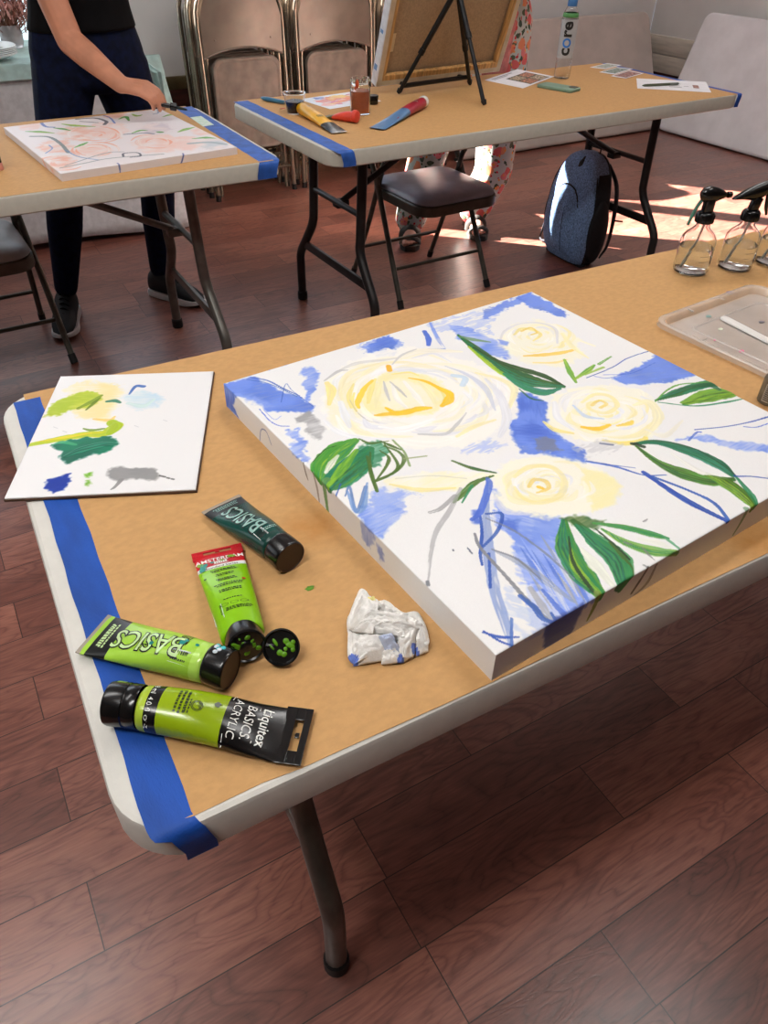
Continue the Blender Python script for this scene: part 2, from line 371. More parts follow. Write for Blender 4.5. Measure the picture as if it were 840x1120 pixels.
    bp = N.new('ShaderNodeBump'); bp.inputs['Strength'].default_value = 0.25; bp.inputs['Distance'].default_value = 0.002
    h = N.new('ShaderNodeMath'); h.operation = 'MULTIPLY_ADD'; h.inputs[1].default_value = -1.5; K.new(br.outputs['Fac'], h.inputs[0]); K.new(a1.outputs[0], h.inputs[2])
    K.new(h.outputs[0], bp.inputs['Height']); K.new(bp.outputs[0], b.inputs['Normal'])
    return m
m_wall = M('white_wall_paint', (226, 224, 222), 0.75, var=0.03, scale=3, bump=0.05)
m_ceil = M('ceiling_paint', (236, 234, 230), 0.8, var=0.03, scale=3)
m_dado = M('dark_wood_dado', (70, 30, 22), 0.5, var=0.3, scale=6, stretch=(1, 1, 8))
m_olive = M('olive_trim', (92, 78, 48), 0.5, var=0.2, scale=9)
m_wood = M('tan_wood', (196, 158, 108), 0.55, var=0.22, scale=7, stretch=(1, 9, 9))
MB().box(((X0+X1)/2, (Y0+Y1)/2, -0.03), (X1-X0+.4, Y1-Y0+.4, 0.06), 0.001).build('floor', floor_mat()).__setitem__('kind', 'structure')
def struct(name, mb, mats): return tag(mb.build(name, mats), kind='structure')
struct('ceiling', MB().box(((X0+X1)/2, (Y0+Y1)/2, CEIL+0.05), (X1-X0+.4, Y1-Y0+.4, 0.1)), m_ceil)
def wall_y(mb, y, t, x0, x1, z0, z1, mat=0): mb.box(((x0+x1)/2, y+t/2, (z0+z1)/2), (x1-x0, abs(t), z1-z0), 0.0005, mat)
wb = MB()
WS, WE, ZS, ZE = 0.62, 2.66, 1.22, 2.18      # the sunny window over the chair stacks
LS, LE, LZ0, LZ1 = -0.75, 1.0, 0.62, 1.16    # the low window behind the dried flowers
for x0, x1, z0, z1 in ((X0, LS, 0, CEIL), (LS, LE, 0, LZ0), (LS, LE, LZ1, ZS), (LE, X1, 0, ZS), (LS, X1, ZE, CEIL), (LS, WS, ZS, ZE), (WE, X1, ZS, ZE)):
    wall_y(wb, Y1, 0.15, x0, x1, z0, z1)
struct('wall_back', wb, m_wall)
m_dark_wall = M('dark_unseen_wall', (112, 94, 80), .7, var=.15, scale=4, stretch=(1, 1, .2))  # unseen walls given an invented dark brown to cut bounced light
struct('wall_front', MB().box(((X0+X1)/2, Y0-.075, CEIL/2), (X1-X0+.3, .15, CEIL)), m_dark_wall)
struct('wall_left', MB().box((X0-.075, (Y0+Y1)/2, CEIL/2), (.15, Y1-Y0, CEIL)), m_dark_wall)
wr = MB().box((X1+.075, (Y0+Y1)/2, CEIL/2), (.15, Y1-Y0, CEIL))
struct('wall_right', wr, m_wall)
# timber cladding low on the walls
struct('baseboard_back', MB().box((2.1, Y1-.008, .225), (6.4, .016, .45), .002), m_dado)
struct('trim_1', MB().box((2.1, Y1-.011, .482), (6.4, .022, .064), .004), m_olive)
struct('baseboard_right', MB().box((X1-.008, 2.5, .145), (.016, 4.18, .29), .002), m_dado)
t2 = MB()
t2.box((X1-.010, 2.5, .35), (.020, 4.18, .115), .003); t2.box((X1-.010, 2.5, .47), (.020, 4.18, .115), .003)
struct('trim_2', t2, M('cream_boards', (214, 204, 190), .6, var=.08, scale=4, stretch=(1, 1, 10)))
wf = MB(); m_frame = M('window_frame_paint', (222, 222, 218), .5, var=.03)
for x0, x1, z0, z1 in ((WS, WE, ZS, ZS+.05), (WS, WE, ZE-.05, ZE), (WS, WS+.05, ZS, ZE), (WE-.05, WE, ZS, ZE), (1.85, 1.99, ZS, ZE)):
    wf.box(((x0+x1)/2, Y1+.05, (z0+z1)/2), (x1-x0, .06, z1-z0), .002)
struct('window_2', wf, m_frame)
wl = MB()
for x0, x1, z0, z1 in ((LS, LE, LZ0, LZ0+.05), (LS, LE, LZ1-.05, LZ1), (LS, LS+.05, LZ0, LZ1), (LE-.05, LE, LZ0, LZ1), (.15, .2, LZ0, LZ1)):
    wl.box(((x0+x1)/2, Y1+.05, (z0+z1)/2), (x1-x0, .06, z1-z0), .002, 0)
wl.box(((LS+LE)/2, Y1+.055, (LZ0+LZ1)/2), (LE-LS-.06, .008, LZ1-LZ0-.06), .001, 1)
struct('window_1', wl, [m_frame, M('frosted_pane', (235, 242, 246), .4, emit=(214, 238, 250), estr=1.15)])
# ---------------------------------------------------------------- folding tables
TL, TW, TZ = 1.829, 0.757, 0.74
m_plastic = M('table_plastic', (214, 212, 204), .45, var=.02, scale=60, bump=.10, bscale=500)
m_plastic2 = M('warm_table_plastic', (206, 202, 188), .45, var=.02, scale=60, bump=.10, bscale=500)
m_leg = M('grey_steel', (112, 110, 104), .36, metal=.55, var=.1, scale=30)
m_legd = M('dark_steel', (52, 50, 50), .4, metal=.5, var=.1, scale=30)
m_cap = M('black_rubber', (18, 18, 19), .6, var=.2)
T1 = (Vector((-.019, .327, 0)), -.05759); T2 = (Vector((1.098, 2.015, 0)), -.002); T3 = (Vector((-.881, 2.071, 0)), -.02892)
def tp(T, a, b, z=0.0):
    c, s = math.cos(T[1]), math.sin(T[1]); return Vector((T[0].x+c*a-s*b, T[0].y+s*a+c*b, z))
def top_mesh(th=0.046):
    mb = MB(); rings = []
    for ins, z in ((.030, TZ-.030), (.016, TZ-.044), (.003, TZ-.046), (0, TZ-.043), (0, TZ-.0055), (.0016, TZ-.0016), (.0055, TZ)):
        rings.append([(x+TL/2, y+TW/2, z) for x, y in rrect(TL-2*ins, TW-2*ins, .062-ins, 8)])
    return mb.loft(rings)
def make_table(label, T, mp, ml, ends=(0, 1)):
    t = thing('folding_table', label, 'table', (T[0].x, T[0].y, 0), T[1])
    top_mesh().build('tabletop', mp, t)
    for e in ends:
        a = .205 if e == 0 else TL-.205; sg = 1 if e == 0 else -1
        for b0, b1 in ((.205, .088), (TW-.205, TW-.088)):
            l = MB().tube([(a+sg*.02, b0, TZ-.04), (a+sg*.010, b0, .42), (a+sg*.005, b0+(b1-b0)*.05, .345), (a+sg*.002, b0+(b1-b0)*.45, .275), (a, b0+(b1-b0)*.93, .20), (a, b1, .14), (a, b1, .012)], .0170, 0, 14, smooth_path=6)
            lo = l.build('leg', ml, t)
            MB().lathe([(0, 0), (.0195, .0), (.0205, .006), (.0205, .03), (.017, .034)], 16, 0, Matrix.Translation((a, b1, 0.0))).build('foot_cap', m_cap, lo)
        MB().box((a, TW/2, .245), (.012, TW-.27, .032), .002).build('crossbar', ml, t)
        MB().tube([(a+sg*.012, .205, .47), (a+sg*.012, TW-.205, .47)], .011, 0, 10).build('crossbar', ml, t)
        br = MB().tube([(a+sg*.015, TW/2, .46), (a+sg*.30, TW/2, .60), (a+sg*.50, TW/2, TZ-.045)], .011, 0, 10)
        br.box((a+sg*.30, TW/2, .602), (.06, .034, .03), .004); br.box((a+sg*.03, TW/2, .463), (.05, .04, .026), .004)
        br.build('brace', ml, t)
        u = MB(); u.box((a+sg*.02, TW/2, TZ-.043), (.035, TW-.26, .012), .002); u.build('hinge_bracket', ml, t)
    return t
make_table('near folding table with the big blue and yellow rose canvas on it', T1, m_plastic, m_leg)
make_table('folding table at the back right with the tabletop easel and tubes on it', T2, m_plastic2, m_legd)
make_table('folding table at the left with the pink flower canvas the painter works on', T3, m_plastic2, m_leg)
# kraft paper covers and tape
m_kraft = M('kraft_paper', (203, 158, 104), .7, var=.035, scale=90, bump=.10, bscale=400, spec=.25, detail=8, stretch=(1, 1.6, 1))
def stain(m, p, r, rgb):     # an old ring of dried paint soaked into the sheet
    nt = m.node_tree; N = nt.nodes; K = nt.links; b = N['Principled BSDF']; src = b.inputs['Base Color'].links[0].from_socket
    tc = N.new('ShaderNodeTexCoord'); d = N.new('ShaderNodeVectorMath'); d.operation = 'DISTANCE'; d.inputs[1].default_value = p; K.new(tc.outputs['Object'], d.inputs[0])
    no = N.new('ShaderNodeTexNoise'); no.inputs['Scale'].default_value = 55; no.inputs['Detail'].default_value = 5; K.new(tc.outputs['Object'], no.inputs[0])
    mr = N.new('ShaderNodeMapRange'); mr.inputs[1].default_value = r; mr.inputs[2].default_value = r*.2; K.new(d.outputs['Value'], mr.inputs[0])
    mu = N.new('ShaderNodeMath'); mu.operation = 'MULTIPLY'; K.new(mr.outputs[0], mu.inputs[0]); K.new(no.outputs[0], mu.inputs[1])
    mx = N.new('ShaderNodeMix'); mx.data_type = 'RGBA'; K.new(mu.outputs[0], mx.inputs['Factor']); K.new(src, mx.inputs[6]); mx.inputs[7].default_value = L3(rgb); K.new(mx.outputs[2], b.inputs['Base Color'])
stain(m_kraft, at(342, 577, TZ), .045, (176, 112, 40)); stain(m_kraft, at(828, 590, TZ), .05, (178, 118, 48))
def sheet(name, label, cat_, outline, T, zf, mat, th=.0004, z0=TZ+.0003, group=None):
    """a sheet of paper or tape laid over the table; zf bends it down over the rim"""
    mb = MB(); n = len(outline)
    top = [tp(T, a, b, z0+th+zf(a, b)) for a, b in outline]; bot = [tp(T, a, b, z0+zf(a, b)) for a, b in outline]
    mb.add(top, [list(range(n))], 0, False); mb.add(bot, [list(range(n))[::-1]], 0, False)
    mb.add(top+bot, [[i, (i+1) % n, n+(i+1) % n, n+i] for i in range(n)], 0, False)
    return tag(mb.build(name, mat), label, cat_, group)
flat = lambda a, b: 0.0
def kraft(label, T, a0, a1, near):
    o = [(a0, TW-.004), (a0, .012)]+near+[(a1, .004), (a1, TW-.004)]
    return sheet('kraft_paper', label, 'paper', o, T, flat, m_kraft)
kraft('brown kraft paper covering the near table under the rose canvas', T1, .036, TL-.03, [(.056, .0075), (.085, .008), (.115, .0085), (.15, .0055), (.2, .005), (.3, .003), (.45, .003)])
kraft('brown kraft paper covering the back right table under the easel', T2, .03, TL-.03, [(.1, .004), (.9, .004)])
kraft('brown kraft paper covering the left table under the pink flower canvas', T3, .03, TL-.03, [(.2, .004), (1.2, .004)])
m_tape = M('blue_masking_tape', (26, 80, 172), .55, var=.12, scale=40, bump=.25, bscale=700, stretch=(1, .3, 1), spec=.4)
m_tape2 = M('pale_blue_masking_tape', (46, 98, 188), .55, var=.12, scale=40, bump=.2, bscale=600)
def tape(label, T, a0, a1, b0=0.012, b1=TW-.012, flap=True, mat=m_tape, far=False, mirror=False):
    """strip along a table end, its loose end folded over the near rim"""
    mb = MB(); z = TZ+.0009; rows = []
    f = (lambda a: TL-a) if mirror else (lambda a: a)
    n = 30; wob = lambda i: .0006*math.sin(i*1.7)+.0004*math.sin(i*.61)
    for i in range(n+1):
        b = b1+(b0-b1)*i/n; rows.append((a0+wob(i), a1+wob(i+9), b, z))
    if flap:
        dw = .004
        for k, (b, zz, ex) in enumerate(((.006, z-.0004, .001), (.0015, z-.0025, .003), (-.0016, z-.007, .006), (-.0026, z-.02, .009), (-.0024, z-.033, .012), (-.0022, z-.044, .012))):
            rows.append((a0+ex*1.2+(.008 if k > 1 and not mirror else 0)*1, a1+ex, b, zz))
    V = []; m = 5
    for l, r, b, zz in rows:
        for j in range(m): V.append(tp(T, f(l+(r-l)*j/(m-1)), b, zz))
    V2 = [v+Vector((0, 0, -.0003)) for v in V]; Fc = []
    for i in range(len(rows)-1):
        for j in range(m-1): Fc.append([i*m+j, i*m+j+1, (i+1)*m+j+1, (i+1)*m+j])
    mb.add(V, Fc, 0, True); mb.add(V2, [q[::-1] for q in Fc], 0, True)
    return tag(mb.build('masking_tape', mat, recalc=False), label, 'tape')
# the near-left strip has its corners cut round with the table
tape('blue tape strip along the left end of the near table, beside the green tubes', T1, .0195, .0565, .012, TW-.022)
tape('blue tape strip along the left end of the back right table, folded over its corner', T2, .012, .066, .016, TW-.016, mat=m_tape2)
tape('blue tape strip along the far right end of the back right table', T2, .006, .032, .014, TW-.016, mat=m_tape, mirror=True)
tape('blue tape strip along the right end of the left table, crumpled at its corner', T3, .012, .072, .016, TW-.02, mat=m_tape2, mirror=True)
# spare tables folded flat, leaning on edge against the walls
def flat_table(label, foot, lean, rz, mat, w=1.83, h=.757):
    t = thing('folded_table', label, 'table', foot, rz); mb = MB(); R = []
    for ins, z in ((.004, 0), (0, .006), (0, .034), (.006, .040), (.016, .042)):
        R.append([(x, y+h/2, z) for x, y in rrect(w-2*ins, h-2*ins, .06-ins, 8)])
    X = Matrix.Rotation(PI/2-lean, 4, 'X')
    mb.loft(R, X=X @ Matrix.Rotation(0, 4, 'Z')); mb.build('tabletop', mat, t)
    r2 = MB(); r2.tube([(-w/2+.2, .12, -.012), (-w/2+.2, h-.12, -.012), (-w/2+.9, h-.12, -.012)], .012, 0, 8, X=X); r2.tube([(w/2-.2, .12, -.012), (w/2-.2, h-.12, -.012)], .012, 0, 8, X=X)
    r2.build('folded_legs', m_leg, t)
    return t
# ---------------------------------------------------------------- the big rose canvas
CW, CH, CT = 593.0, 585.0, .038
C_ANG = T1[1]+R_(5.7); C_O = tp(T1, .3475, .0045, TZ+.0008)
def cmm(px, py):
    d = at(px, py, TZ+.0008+CT)-C_O; c, s = math.cos(C_ANG), math.sin(C_ANG)
    return ((c*d.x+s*d.y)*1000, (-s*d.x+c*d.y)*1000)
def tr(ox, oy, k, *pts): return [cmm(ox+x/k, oy+y/k) for x, y in pts]
za = lambda *p: tr(230, 320, 4.0, *p)
zb = lambda *p: tr(400, 310, 3.818, *p)
zc = lambda *p: tr(560, 330, 3.0, *p)
zd = lambda *p: tr(380, 460, 3.23, *p)
ze = lambda *p: tr(580, 470, 3.23, *p)
zp = lambda *p: tr(0, 0, 1.0, *p)
WHT = (239, 239, 238); BL = (108, 142, 234); BL2 = (154, 178, 242); BLD = (64, 102, 210); NAVY = (32, 76, 176); GRY = (158, 158, 160); LAV = (216, 218, 228)
CRM = (248, 245, 226); YEL = (247, 239, 188); YE2 = (245, 230, 142); GOLD = (252, 204, 44); ORG = (250, 190, 40)
DG = (22, 92, 52); MG = (34, 136, 84); TEAL = (26, 122, 96); LIME = (150, 192, 44); LG = (92, 160, 50); OLV = (70, 104, 30); BLK = (28, 52, 26)
pc = Paint(CW, CH, WHT, 1.0, 38.0)
rng = np.random.RandomState(3)
def A(p, c, a=.9, **k): pc.area(p, c, a, **k)
def S(p, w, c, a=.95, **k): pc.stroke(p, w, c, a, **k)
# washes of blue
A(za((45, 405), (190, 368), (300, 430), (390, 455), (450, 495), (430, 528), (330, 520), (250, 520), (190, 470), (100, 450)), BL, .95, col2=BLD, rag=5, tex=.35, ang=-.2)
A(za((110, 440), (230, 455), (260, 500), (180, 480)), BL2, .8, rag=8, feather=10)
S(za((180, 372), (250, 385), (320, 420), (390, 452)), [2, 3, 2], NAVY, .7, dry=.2); S(za((160, 380), (260, 400), (380, 455)), 2, (70, 110, 190), .7)
S(za((310, 480), (330, 400), (360, 430), (450, 498)), 1.4, NAVY, .6)
A(za((395, 335), (455, 330), (470, 350), (470, 400), (455, 440), (435, 475), (420, 470), (415, 430), (400, 400), (420, 370), (395, 355)), BL, .95, col2=BL2, rag=6, tex=.3)
A(za((375, 545), (430, 515), (455, 545), (510, 600), (470, 645), (420, 610), (415, 570), (380, 570)), GRY, .9, rag=4, tex=.5, col2=(182, 182, 184))
A(za((335, 610), (400, 590), (425, 660), (410, 740), (380, 720), (335, 680), (385, 650)), BL, .92, rag=9, tex=.35, col2=BL2)
S(za((215, 510), (260, 560), (300, 582), (345, 585)), 1.8, BLD, .8); S(za((235, 515), (280, 555), (310, 540)), 1.2, BL, .7)
A(za((680, 225), (780, 185), (825, 225), (800, 270), (740, 280), (690, 260)), BL, .95, rag=8, tex=.45, col2=BLD)
A(za((625, 230), (690, 205), (700, 260), (640, 245)), BL2, .6, rag=9, dry=.5)
A(zb((0, 250), (100, 215), (150, 245), (130, 290), (70, 300), (0, 290)), BL, .6, rag=9, tex=.5, col2=BLD)
A(zb((350, 170), (440, 190), (520, 225), (600, 280), (605, 310), (540, 310), (470, 270), (380, 225)), BL, .92, rag=6, tex=.4, col2=BL2, ang=-.5)
A(zb((255, 170), (350, 140), (520, 110), (600, 70), (690, 40), (640, 75), (520, 150), (520, 215), (420, 190), (330, 200), (280, 200)), BL2, .6, rag=10, dry=.45, tex=.5)
A(zb((490, 110), (580, 75), (690, 38), (660, 75), (560, 115), (500, 150)), BL, .85, rag=8, tex=.5, col2=BLD)
A(zb((630, 60), (690, 38), (760, 75), (840, 118), (830, 145), (760, 120), (690, 100)), BL, .95, rag=7, tex=.35, col2=BLD)
S(zb((245, 200), (262, 230), (262, 258)), [7, 9, 6], BLD, .9); S(zb((262, 272), (330, 274)), 3, BLD, .8); S(zb((270, 165), (300, 230), (330, 272)), [5, 7, 3], BL, .75, dry=.4)
A(zb((640, 480), (700, 465), (760, 500), (750, 560), (790, 620), (760, 649), (620, 649), (600, 590), (640, 560)), BL, .97, col2=BLD, rag=5, tex=.35, ang=.7)
A(zc((18, 300), (70, 305), (110, 330), (105, 395), (140, 415), (160, 455), (200, 480), (220, 508), (150, 505), (60, 470), (20, 480), (5, 440), (20, 380)), BL, .97, col2=BLD, rag=5, tex=.35, ang=.9)
A(zd((575, 0), (640, 0), (700, 30), (840, 110), (838, 155), (760, 135), (690, 115), (620, 120), (590, 60)), BL, .95, col2=BLD, rag=6, tex=.3, ang=-.6)
A(zc((70, 450), (120, 445), (165, 490), (90, 490)), (120, 126, 150), .8, rag=7, tex=.5)
A(zc((330, 250), (420, 215), (470, 170), (500, 180), (605, 240), (520, 265), (440, 272), (370, 268)), BL, .95, col2=BLD, rag=6, tex=.35, ang=-.3)
S(zc((245, 250), (330, 215), (380, 185), (455, 160)), 2, NAVY, .9); S(zc((300, 240), (390, 235), (470, 200)), 1.6, BLD, .8); S(zc((270, 245), (320, 250), (400, 225)), 1.6, BLD, .8)
S(zc((600, 420), (700, 410), (780, 395), (840, 378)), [2.2, 2, 3], NAVY, .85); S(zc((760, 410), (800, 412), (840, 400)), 2, BLD, .8)
A(zc((540, 455), (620, 432), (700, 455), (840, 468), (840, 495), (760, 490), (680, 470), (600, 452)), BL, .9, col2=BL2, rag=5, tex=.4); S(zc((580, 455), (605, 430), (620, 428)), 3, BLD, .8)
A(za((690, 900), (760, 860), (840, 870), (840, 960), (700, 960)), BL2, .75, rag=9, tex=.5, col2=BL)
A(zd((60, 300), (150, 290), (205, 320), (150, 370), (130, 420), (60, 380), (45, 340)), BL, .92, rag=5, tex=.3, col2=BL2)
A(zd((70, 260), (180, 240), (250, 260), (170, 300), (90, 290)), BL2, .6, rag=10, dry=.4)
A(zd((400, 90), (500, 65), (560, 80), (470, 115), (395, 115)), BL2, .6, rag=8, dry=.4)
# big wash under the lowest rose, dragged to the near edge
A(zd((500, 220), (560, 300), (700, 330), (760, 340), (770, 420), (830, 540), (840, 560), (840, 680), (780, 710), (720, 700), (690, 640), (600, 520), (590, 420), (530, 370)), BL, .9, col2=BL2, rag=8, tex=.45, ang=-1.0)
A(zd((540, 345), (610, 350), (600, 400), (560, 390)), BLD, .7, rag=5)
A(zd((600, 440), (680, 490), (760, 560), (830, 640), (800, 700), (740, 720), (690, 640), (620, 560)), BL2, .7, rag=9, tex=.6, dry=.35, ang=-1.0)
A(ze((0, 330), (110, 330), (130, 470), (200, 560), (250, 600), (110, 690), (0, 690)), BL, .8, col2=BL2, rag=8, tex=.4, ang=-1.0)
A(ze((0, 540), (80, 600), (110, 690), (0, 740)), (214, 220, 240), .9, rag=9, tex=.4, ang=-1.0); S(ze((0, 560), (40, 620), (90, 690)), [5, 8, 3], GRY, .6, dry=.35)
A(zd((560, 590), (640, 640), (720, 720), (700, 760), (600, 760), (560, 690)), (190, 206, 236), .7, rag=10, dry=.35, ang=-1)
for q in range(26):
    x = 600+rng.rand()*190; y = 400+rng.rand()*200; S(zd((x, y), (x+45, y+70), (x+80, y+130)), [1, 3+3*rng.rand(), 1], [WHT, BL2, BLD, GRY][q % 4], .55, dry=.35)
S(zd((520, 460), (620, 510), (690, 560), (800, 640)), [3, 7, 9, 4], (150, 160, 180), .6, dry=.3); S(zd((690, 600), (760, 680), (790, 700)), [4, 6, 3], BLD, .7, dry=.3)
# roses
def rose(cx, cy, rx, ry, n, seed, cols, k0=.25, k1=1.0, w=(6, 16), a=.75):
    rg = np.random.RandomState(seed)
    for i in range(n):
        r = k1-(k1-k0)*(i/n)**.9; th = rg.rand()*2*PI; ar = .5+rg.rand()*1.1; o = .94+.12*rg.rand()
        pts = [(cx+rx*r*o*math.cos(th+ar*j/4-ar/2)*(1-.06*abs(j-2)), cy+ry*r*o*math.sin(th+ar*j/4-ar/2)*(1-.06*abs(j-2))) for j in range(5)]
        ww = (w[0]+(w[1]-w[0])*rg.rand())*(.45+.55*r); S(zp(*pts), [ww*.3, ww, ww*.9, ww*.25], cols[rg.randint(len(cols))], a*(.55+.45*rg.rand()), dry=.12*rg.rand(), h=.25)
A(zp((352, 440), (360, 415), (383, 396), (412, 384), (447, 380), (482, 388), (520, 396), (550, 412), (565, 432), (560, 458), (540, 476), (510, 489), (470, 490), (430, 490), (388, 484), (360, 466)), (248, 246, 238), .97, rag=8, feather=6, tex=.1)
A(zp((356, 440), (364, 418), (390, 398), (412, 400), (400, 430), (392, 462), (380, 474), (360, 462)), (246, 240, 206), .7, rag=8, feather=10, tex=.4)
rose(456, 436, 104, 52, 60, 5, [(250, 248, 242), (247, 241, 208), (250, 249, 246), (226, 228, 234), (246, 236, 190), (238, 240, 242), (248, 246, 232)], .55, 1.0)
S(zb((130, 320), (200, 285), (290, 280), (400, 285)), [4, 12, 14, 5], (244, 240, 222), .9); S(zb((110, 340), (150, 300), (210, 275)), [2, 5, 3], (206, 206, 204), .8)
S(zb((330, 345), (420, 380), (500, 440), (540, 530)), [2, 6, 10, 3], (206, 212, 226), .75, dry=.2); S(zb((460, 375), (560, 400), (620, 440), (600, 520)), [4, 9, 12, 4], (247, 238, 190), .85)
S(zb((365, 385), (415, 395), (405, 425)), 9, (206, 226, 240), .85); S(zb((500, 400), (560, 470), (590, 560), (560, 640)), [5, 12, 14, 6], (228, 230, 236), .8, dry=.2)
S(zb((220, 630), (330, 630), (380, 590), (420, 540)), [3, 5, 5, 2], (196, 196, 194), .75, dry=.2); S(zb((380, 640), (450, 600), (540, 570)), [4, 8, 4], (246, 236, 180), .8)
S(za((545, 350), (640, 310), (760, 295), (830, 285)), [3, 8, 6, 3], (214, 213, 208), .7, dry=.15); S(za((500, 385), (560, 345), (600, 340)), [3, 6, 3], (196, 196, 194), .75)
S(za((510, 395), (530, 430), (520, 490)), [7, 14, 5], (248, 232, 150), .9)
S(za((570, 480), (590, 540), (610, 590)), [8, 12, 5], (234, 238, 244), .8); S(za((500, 560), (560, 610), (660, 640), (800, 640)), [4, 10, 10, 4], (238, 240, 242), .85)
A(zb((20, 430), (80, 380), (180, 370), (280, 395), (350, 450), (345, 500), (270, 545), (150, 560), (50, 555), (-20, 520), (-20, 470)), (248, 238, 178), .92, rag=6, feather=8, tex=.3)
A(zb((60, 420), (150, 400), (250, 430), (300, 480), (260, 530), (130, 530), (60, 510)), (248, 244, 222), .85, rag=7, feather=10, tex=.3)
for p, w_, c in ((((40, 400), (20, 450), (10, 500)), 9, YE2), (((70, 395), (50, 460), (40, 520)), 8, YEL), (((-50, 420), (-70, 470), (-60, 520)), 8, YE2), (((110, 420), (130, 480), (170, 520)), 9, (246, 244, 236)), (((160, 410), (210, 470), (240, 510)), 10, (250, 248, 240)), (((215, 405), (270, 460), (290, 500)), 10, (248, 240, 190)), (((75, 410), (85, 450), (100, 490)), 5, (200, 200, 198)), (((100, 410), (140, 445), (170, 475)), 5, (196, 194, 188)), (((250, 410), (310, 440), (330, 480)), 6, YE2), (((-30, 480), (0, 540), (60, 570)), 9, (250, 246, 228)), (((60, 600), (160, 610), (280, 570)), 14, (252, 251, 248)), (((300, 560), (370, 520), (400, 470)), 12, (250, 247, 232))):
    S(zb(*p), [w_*.4, w_, w_*.5], c, .85, dry=.1, h=.3)
S(zb((40, 552), (100, 545), (160, 540), (220, 525), (270, 520)), [4, 10, 13, 12, 6], GOLD, 1, br=.5, h=.35); S(zb((85, 520), (110, 535), (140, 548)), [4, 7, 4], GOLD, 1)
S(zb((180, 395), (250, 410), (310, 440), (350, 462), (345, 490), (318, 512)), [3, 6, 8, 12, 14, 7], GOLD, 1, br=.5, h=.35)
S(zb((95, 345), (100, 365)), 8, ORG, 1); S(zb((110, 380), (180, 372), (220, 385)), [3, 5, 3], YE2, .9)
S(za((710, 385), (675, 420), (645, 480), (650, 505)), [4, 8, 8, 4], (252, 214, 70), .95); S(za((630, 440), (620, 480), (640, 520)), [3, 5, 3], YE2, .9)
S(za((610, 470), (640, 520), (690, 560), (740, 570)), [1.2, 1.6, 1], (190, 186, 170), .6)
# rose at the back
A(zp((546, 372), (560, 355), (585, 350), (612, 356), (632, 372), (640, 388), (615, 402), (580, 398), (556, 388)), (247, 244, 222), .95, rag=9, feather=8, tex=.15)
rose(588, 368, 40, 22, 34, 9, [(249, 246, 226), YEL, (246, 234, 160), (230, 230, 232), (250, 249, 242)], .12, 1.0, (5, 11))
S(zb((560, 240), (580, 200), (640, 170), (720, 165), (790, 190), (800, 250)), [3, 5, 4, 5, 6, 3], (222, 222, 224), .8); S(zb((620, 215), (650, 190), (700, 195), (730, 215), (700, 240)), [4, 7, 7, 6, 3], YE2, .85)
S(zb((650, 200), (690, 185), (715, 205), (690, 215)), 4, (238, 210, 100), .8)
S(zc((40, 178), (100, 175), (160, 168), (205, 158)), [4, 9, 9, 5], (248, 212, 96), .95); S(zc((70, 200), (140, 200), (180, 190)), [3, 6, 3], (247, 226, 150), .9)
S(zc((165, 105), (200, 150), (250, 185)), [6, 10, 3], (248, 240, 190), .85); S(zc((215, 125), (270, 145)), 5, (248, 242, 210), .7)
A(zb((555, 235), (600, 245), (590, 262), (560, 255)), BL, .8, rag=3)
# right-hand rose
A(zp((598, 452), (606, 432), (632, 424), (668, 420), (705, 428), (726, 448), (722, 472), (695, 487), (655, 485), (620, 478), (602, 466)), (248, 245, 226), .97, rag=7, feather=6, tex=.12)
rose(663, 451, 62, 31, 52, 12, [(250, 247, 230), (248, 240, 188), YEL, (234, 236, 242), (246, 234, 160), (250, 249, 244)], .15, 1.0, (5, 13))
S(zc((200, 340), (240, 375), (300, 385)), [3, 7, 3], (196, 212, 236), .8, dry=.15); S(zc((140, 330), (150, 380), (200, 420)), [6, 12, 5], (236, 238, 242), .8)
S(zc((230, 330), (270, 305), (320, 310), (345, 340), (310, 365), (260, 355), (250, 335), (290, 325)), [4, 7, 7, 7, 6, 5, 4], YE2, .55, dry=.2); S(zc((262, 340), (285, 325), (310, 335), (290, 348)), 5, (244, 214, 90), .65, dry=.2)
S(zc((230, 412), (280, 418), (320, 405)), [5, 10, 5], GOLD, .95); S(zc((345, 408), (385, 400), (395, 392)), [4, 8, 4], (250, 216, 80), .9)
S(zc((105, 395), (140, 420), (200, 432)), [4, 9, 4], YE2, .85); S(zc((300, 455), (370, 465), (430, 455), (440, 440)), [4, 9, 9, 4], (246, 228, 120), .9)
S(zc((400, 340), (450, 330), (480, 380), (440, 440)), [5, 13, 14, 5], (247, 240, 196), .85); S(zc((440, 420), (500, 440), (560, 390)), [4, 9, 3], (240, 236, 218), .7, dry=.2)
A(zc((190, 470), (300, 455), (380, 470), (320, 500), (240, 505)), (206, 206, 208), .6, rag=8, dry=.4); S(zc((290, 465), (330, 470)), 4, (90, 100, 130), .7)
# lowest rose
A(zp((538, 520), (552, 506), (585, 498), (620, 500), (655, 512), (676, 528), (672, 552), (640, 562), (600, 566), (560, 560), (544, 540)), (249, 246, 226), .97, rag=7, feather=6, tex=.12)
A(zp((636, 512), (662, 518), (678, 532), (670, 552), (648, 560), (640, 540)), (248, 240, 178), .85, rag=6, feather=6, tex=.3)
rose(598, 529, 52, 27, 46, 21, [(250, 247, 232), YEL, (247, 238, 186), (232, 234, 240), (250, 249, 244)], .12, 1.0, (5, 12))
S(zd((590, 200), (640, 165), (720, 165), (765, 210), (750, 265), (680, 290), (620, 275), (590, 235)), [4, 8, 8, 8, 8, 7, 5, 3], YE2, .5, dry=.2)
S(zd((640, 235), (660, 210), (700, 215), (710, 240), (670, 255)), [4, 6, 6, 5, 3], (240, 206, 80), .6, dry=.2); S(zd((675, 235), (690, 240)), 5, GOLD, .9)
S(zd((520, 270), (560, 320), (640, 330)), [4, 9, 4], (224, 226, 236), .7)
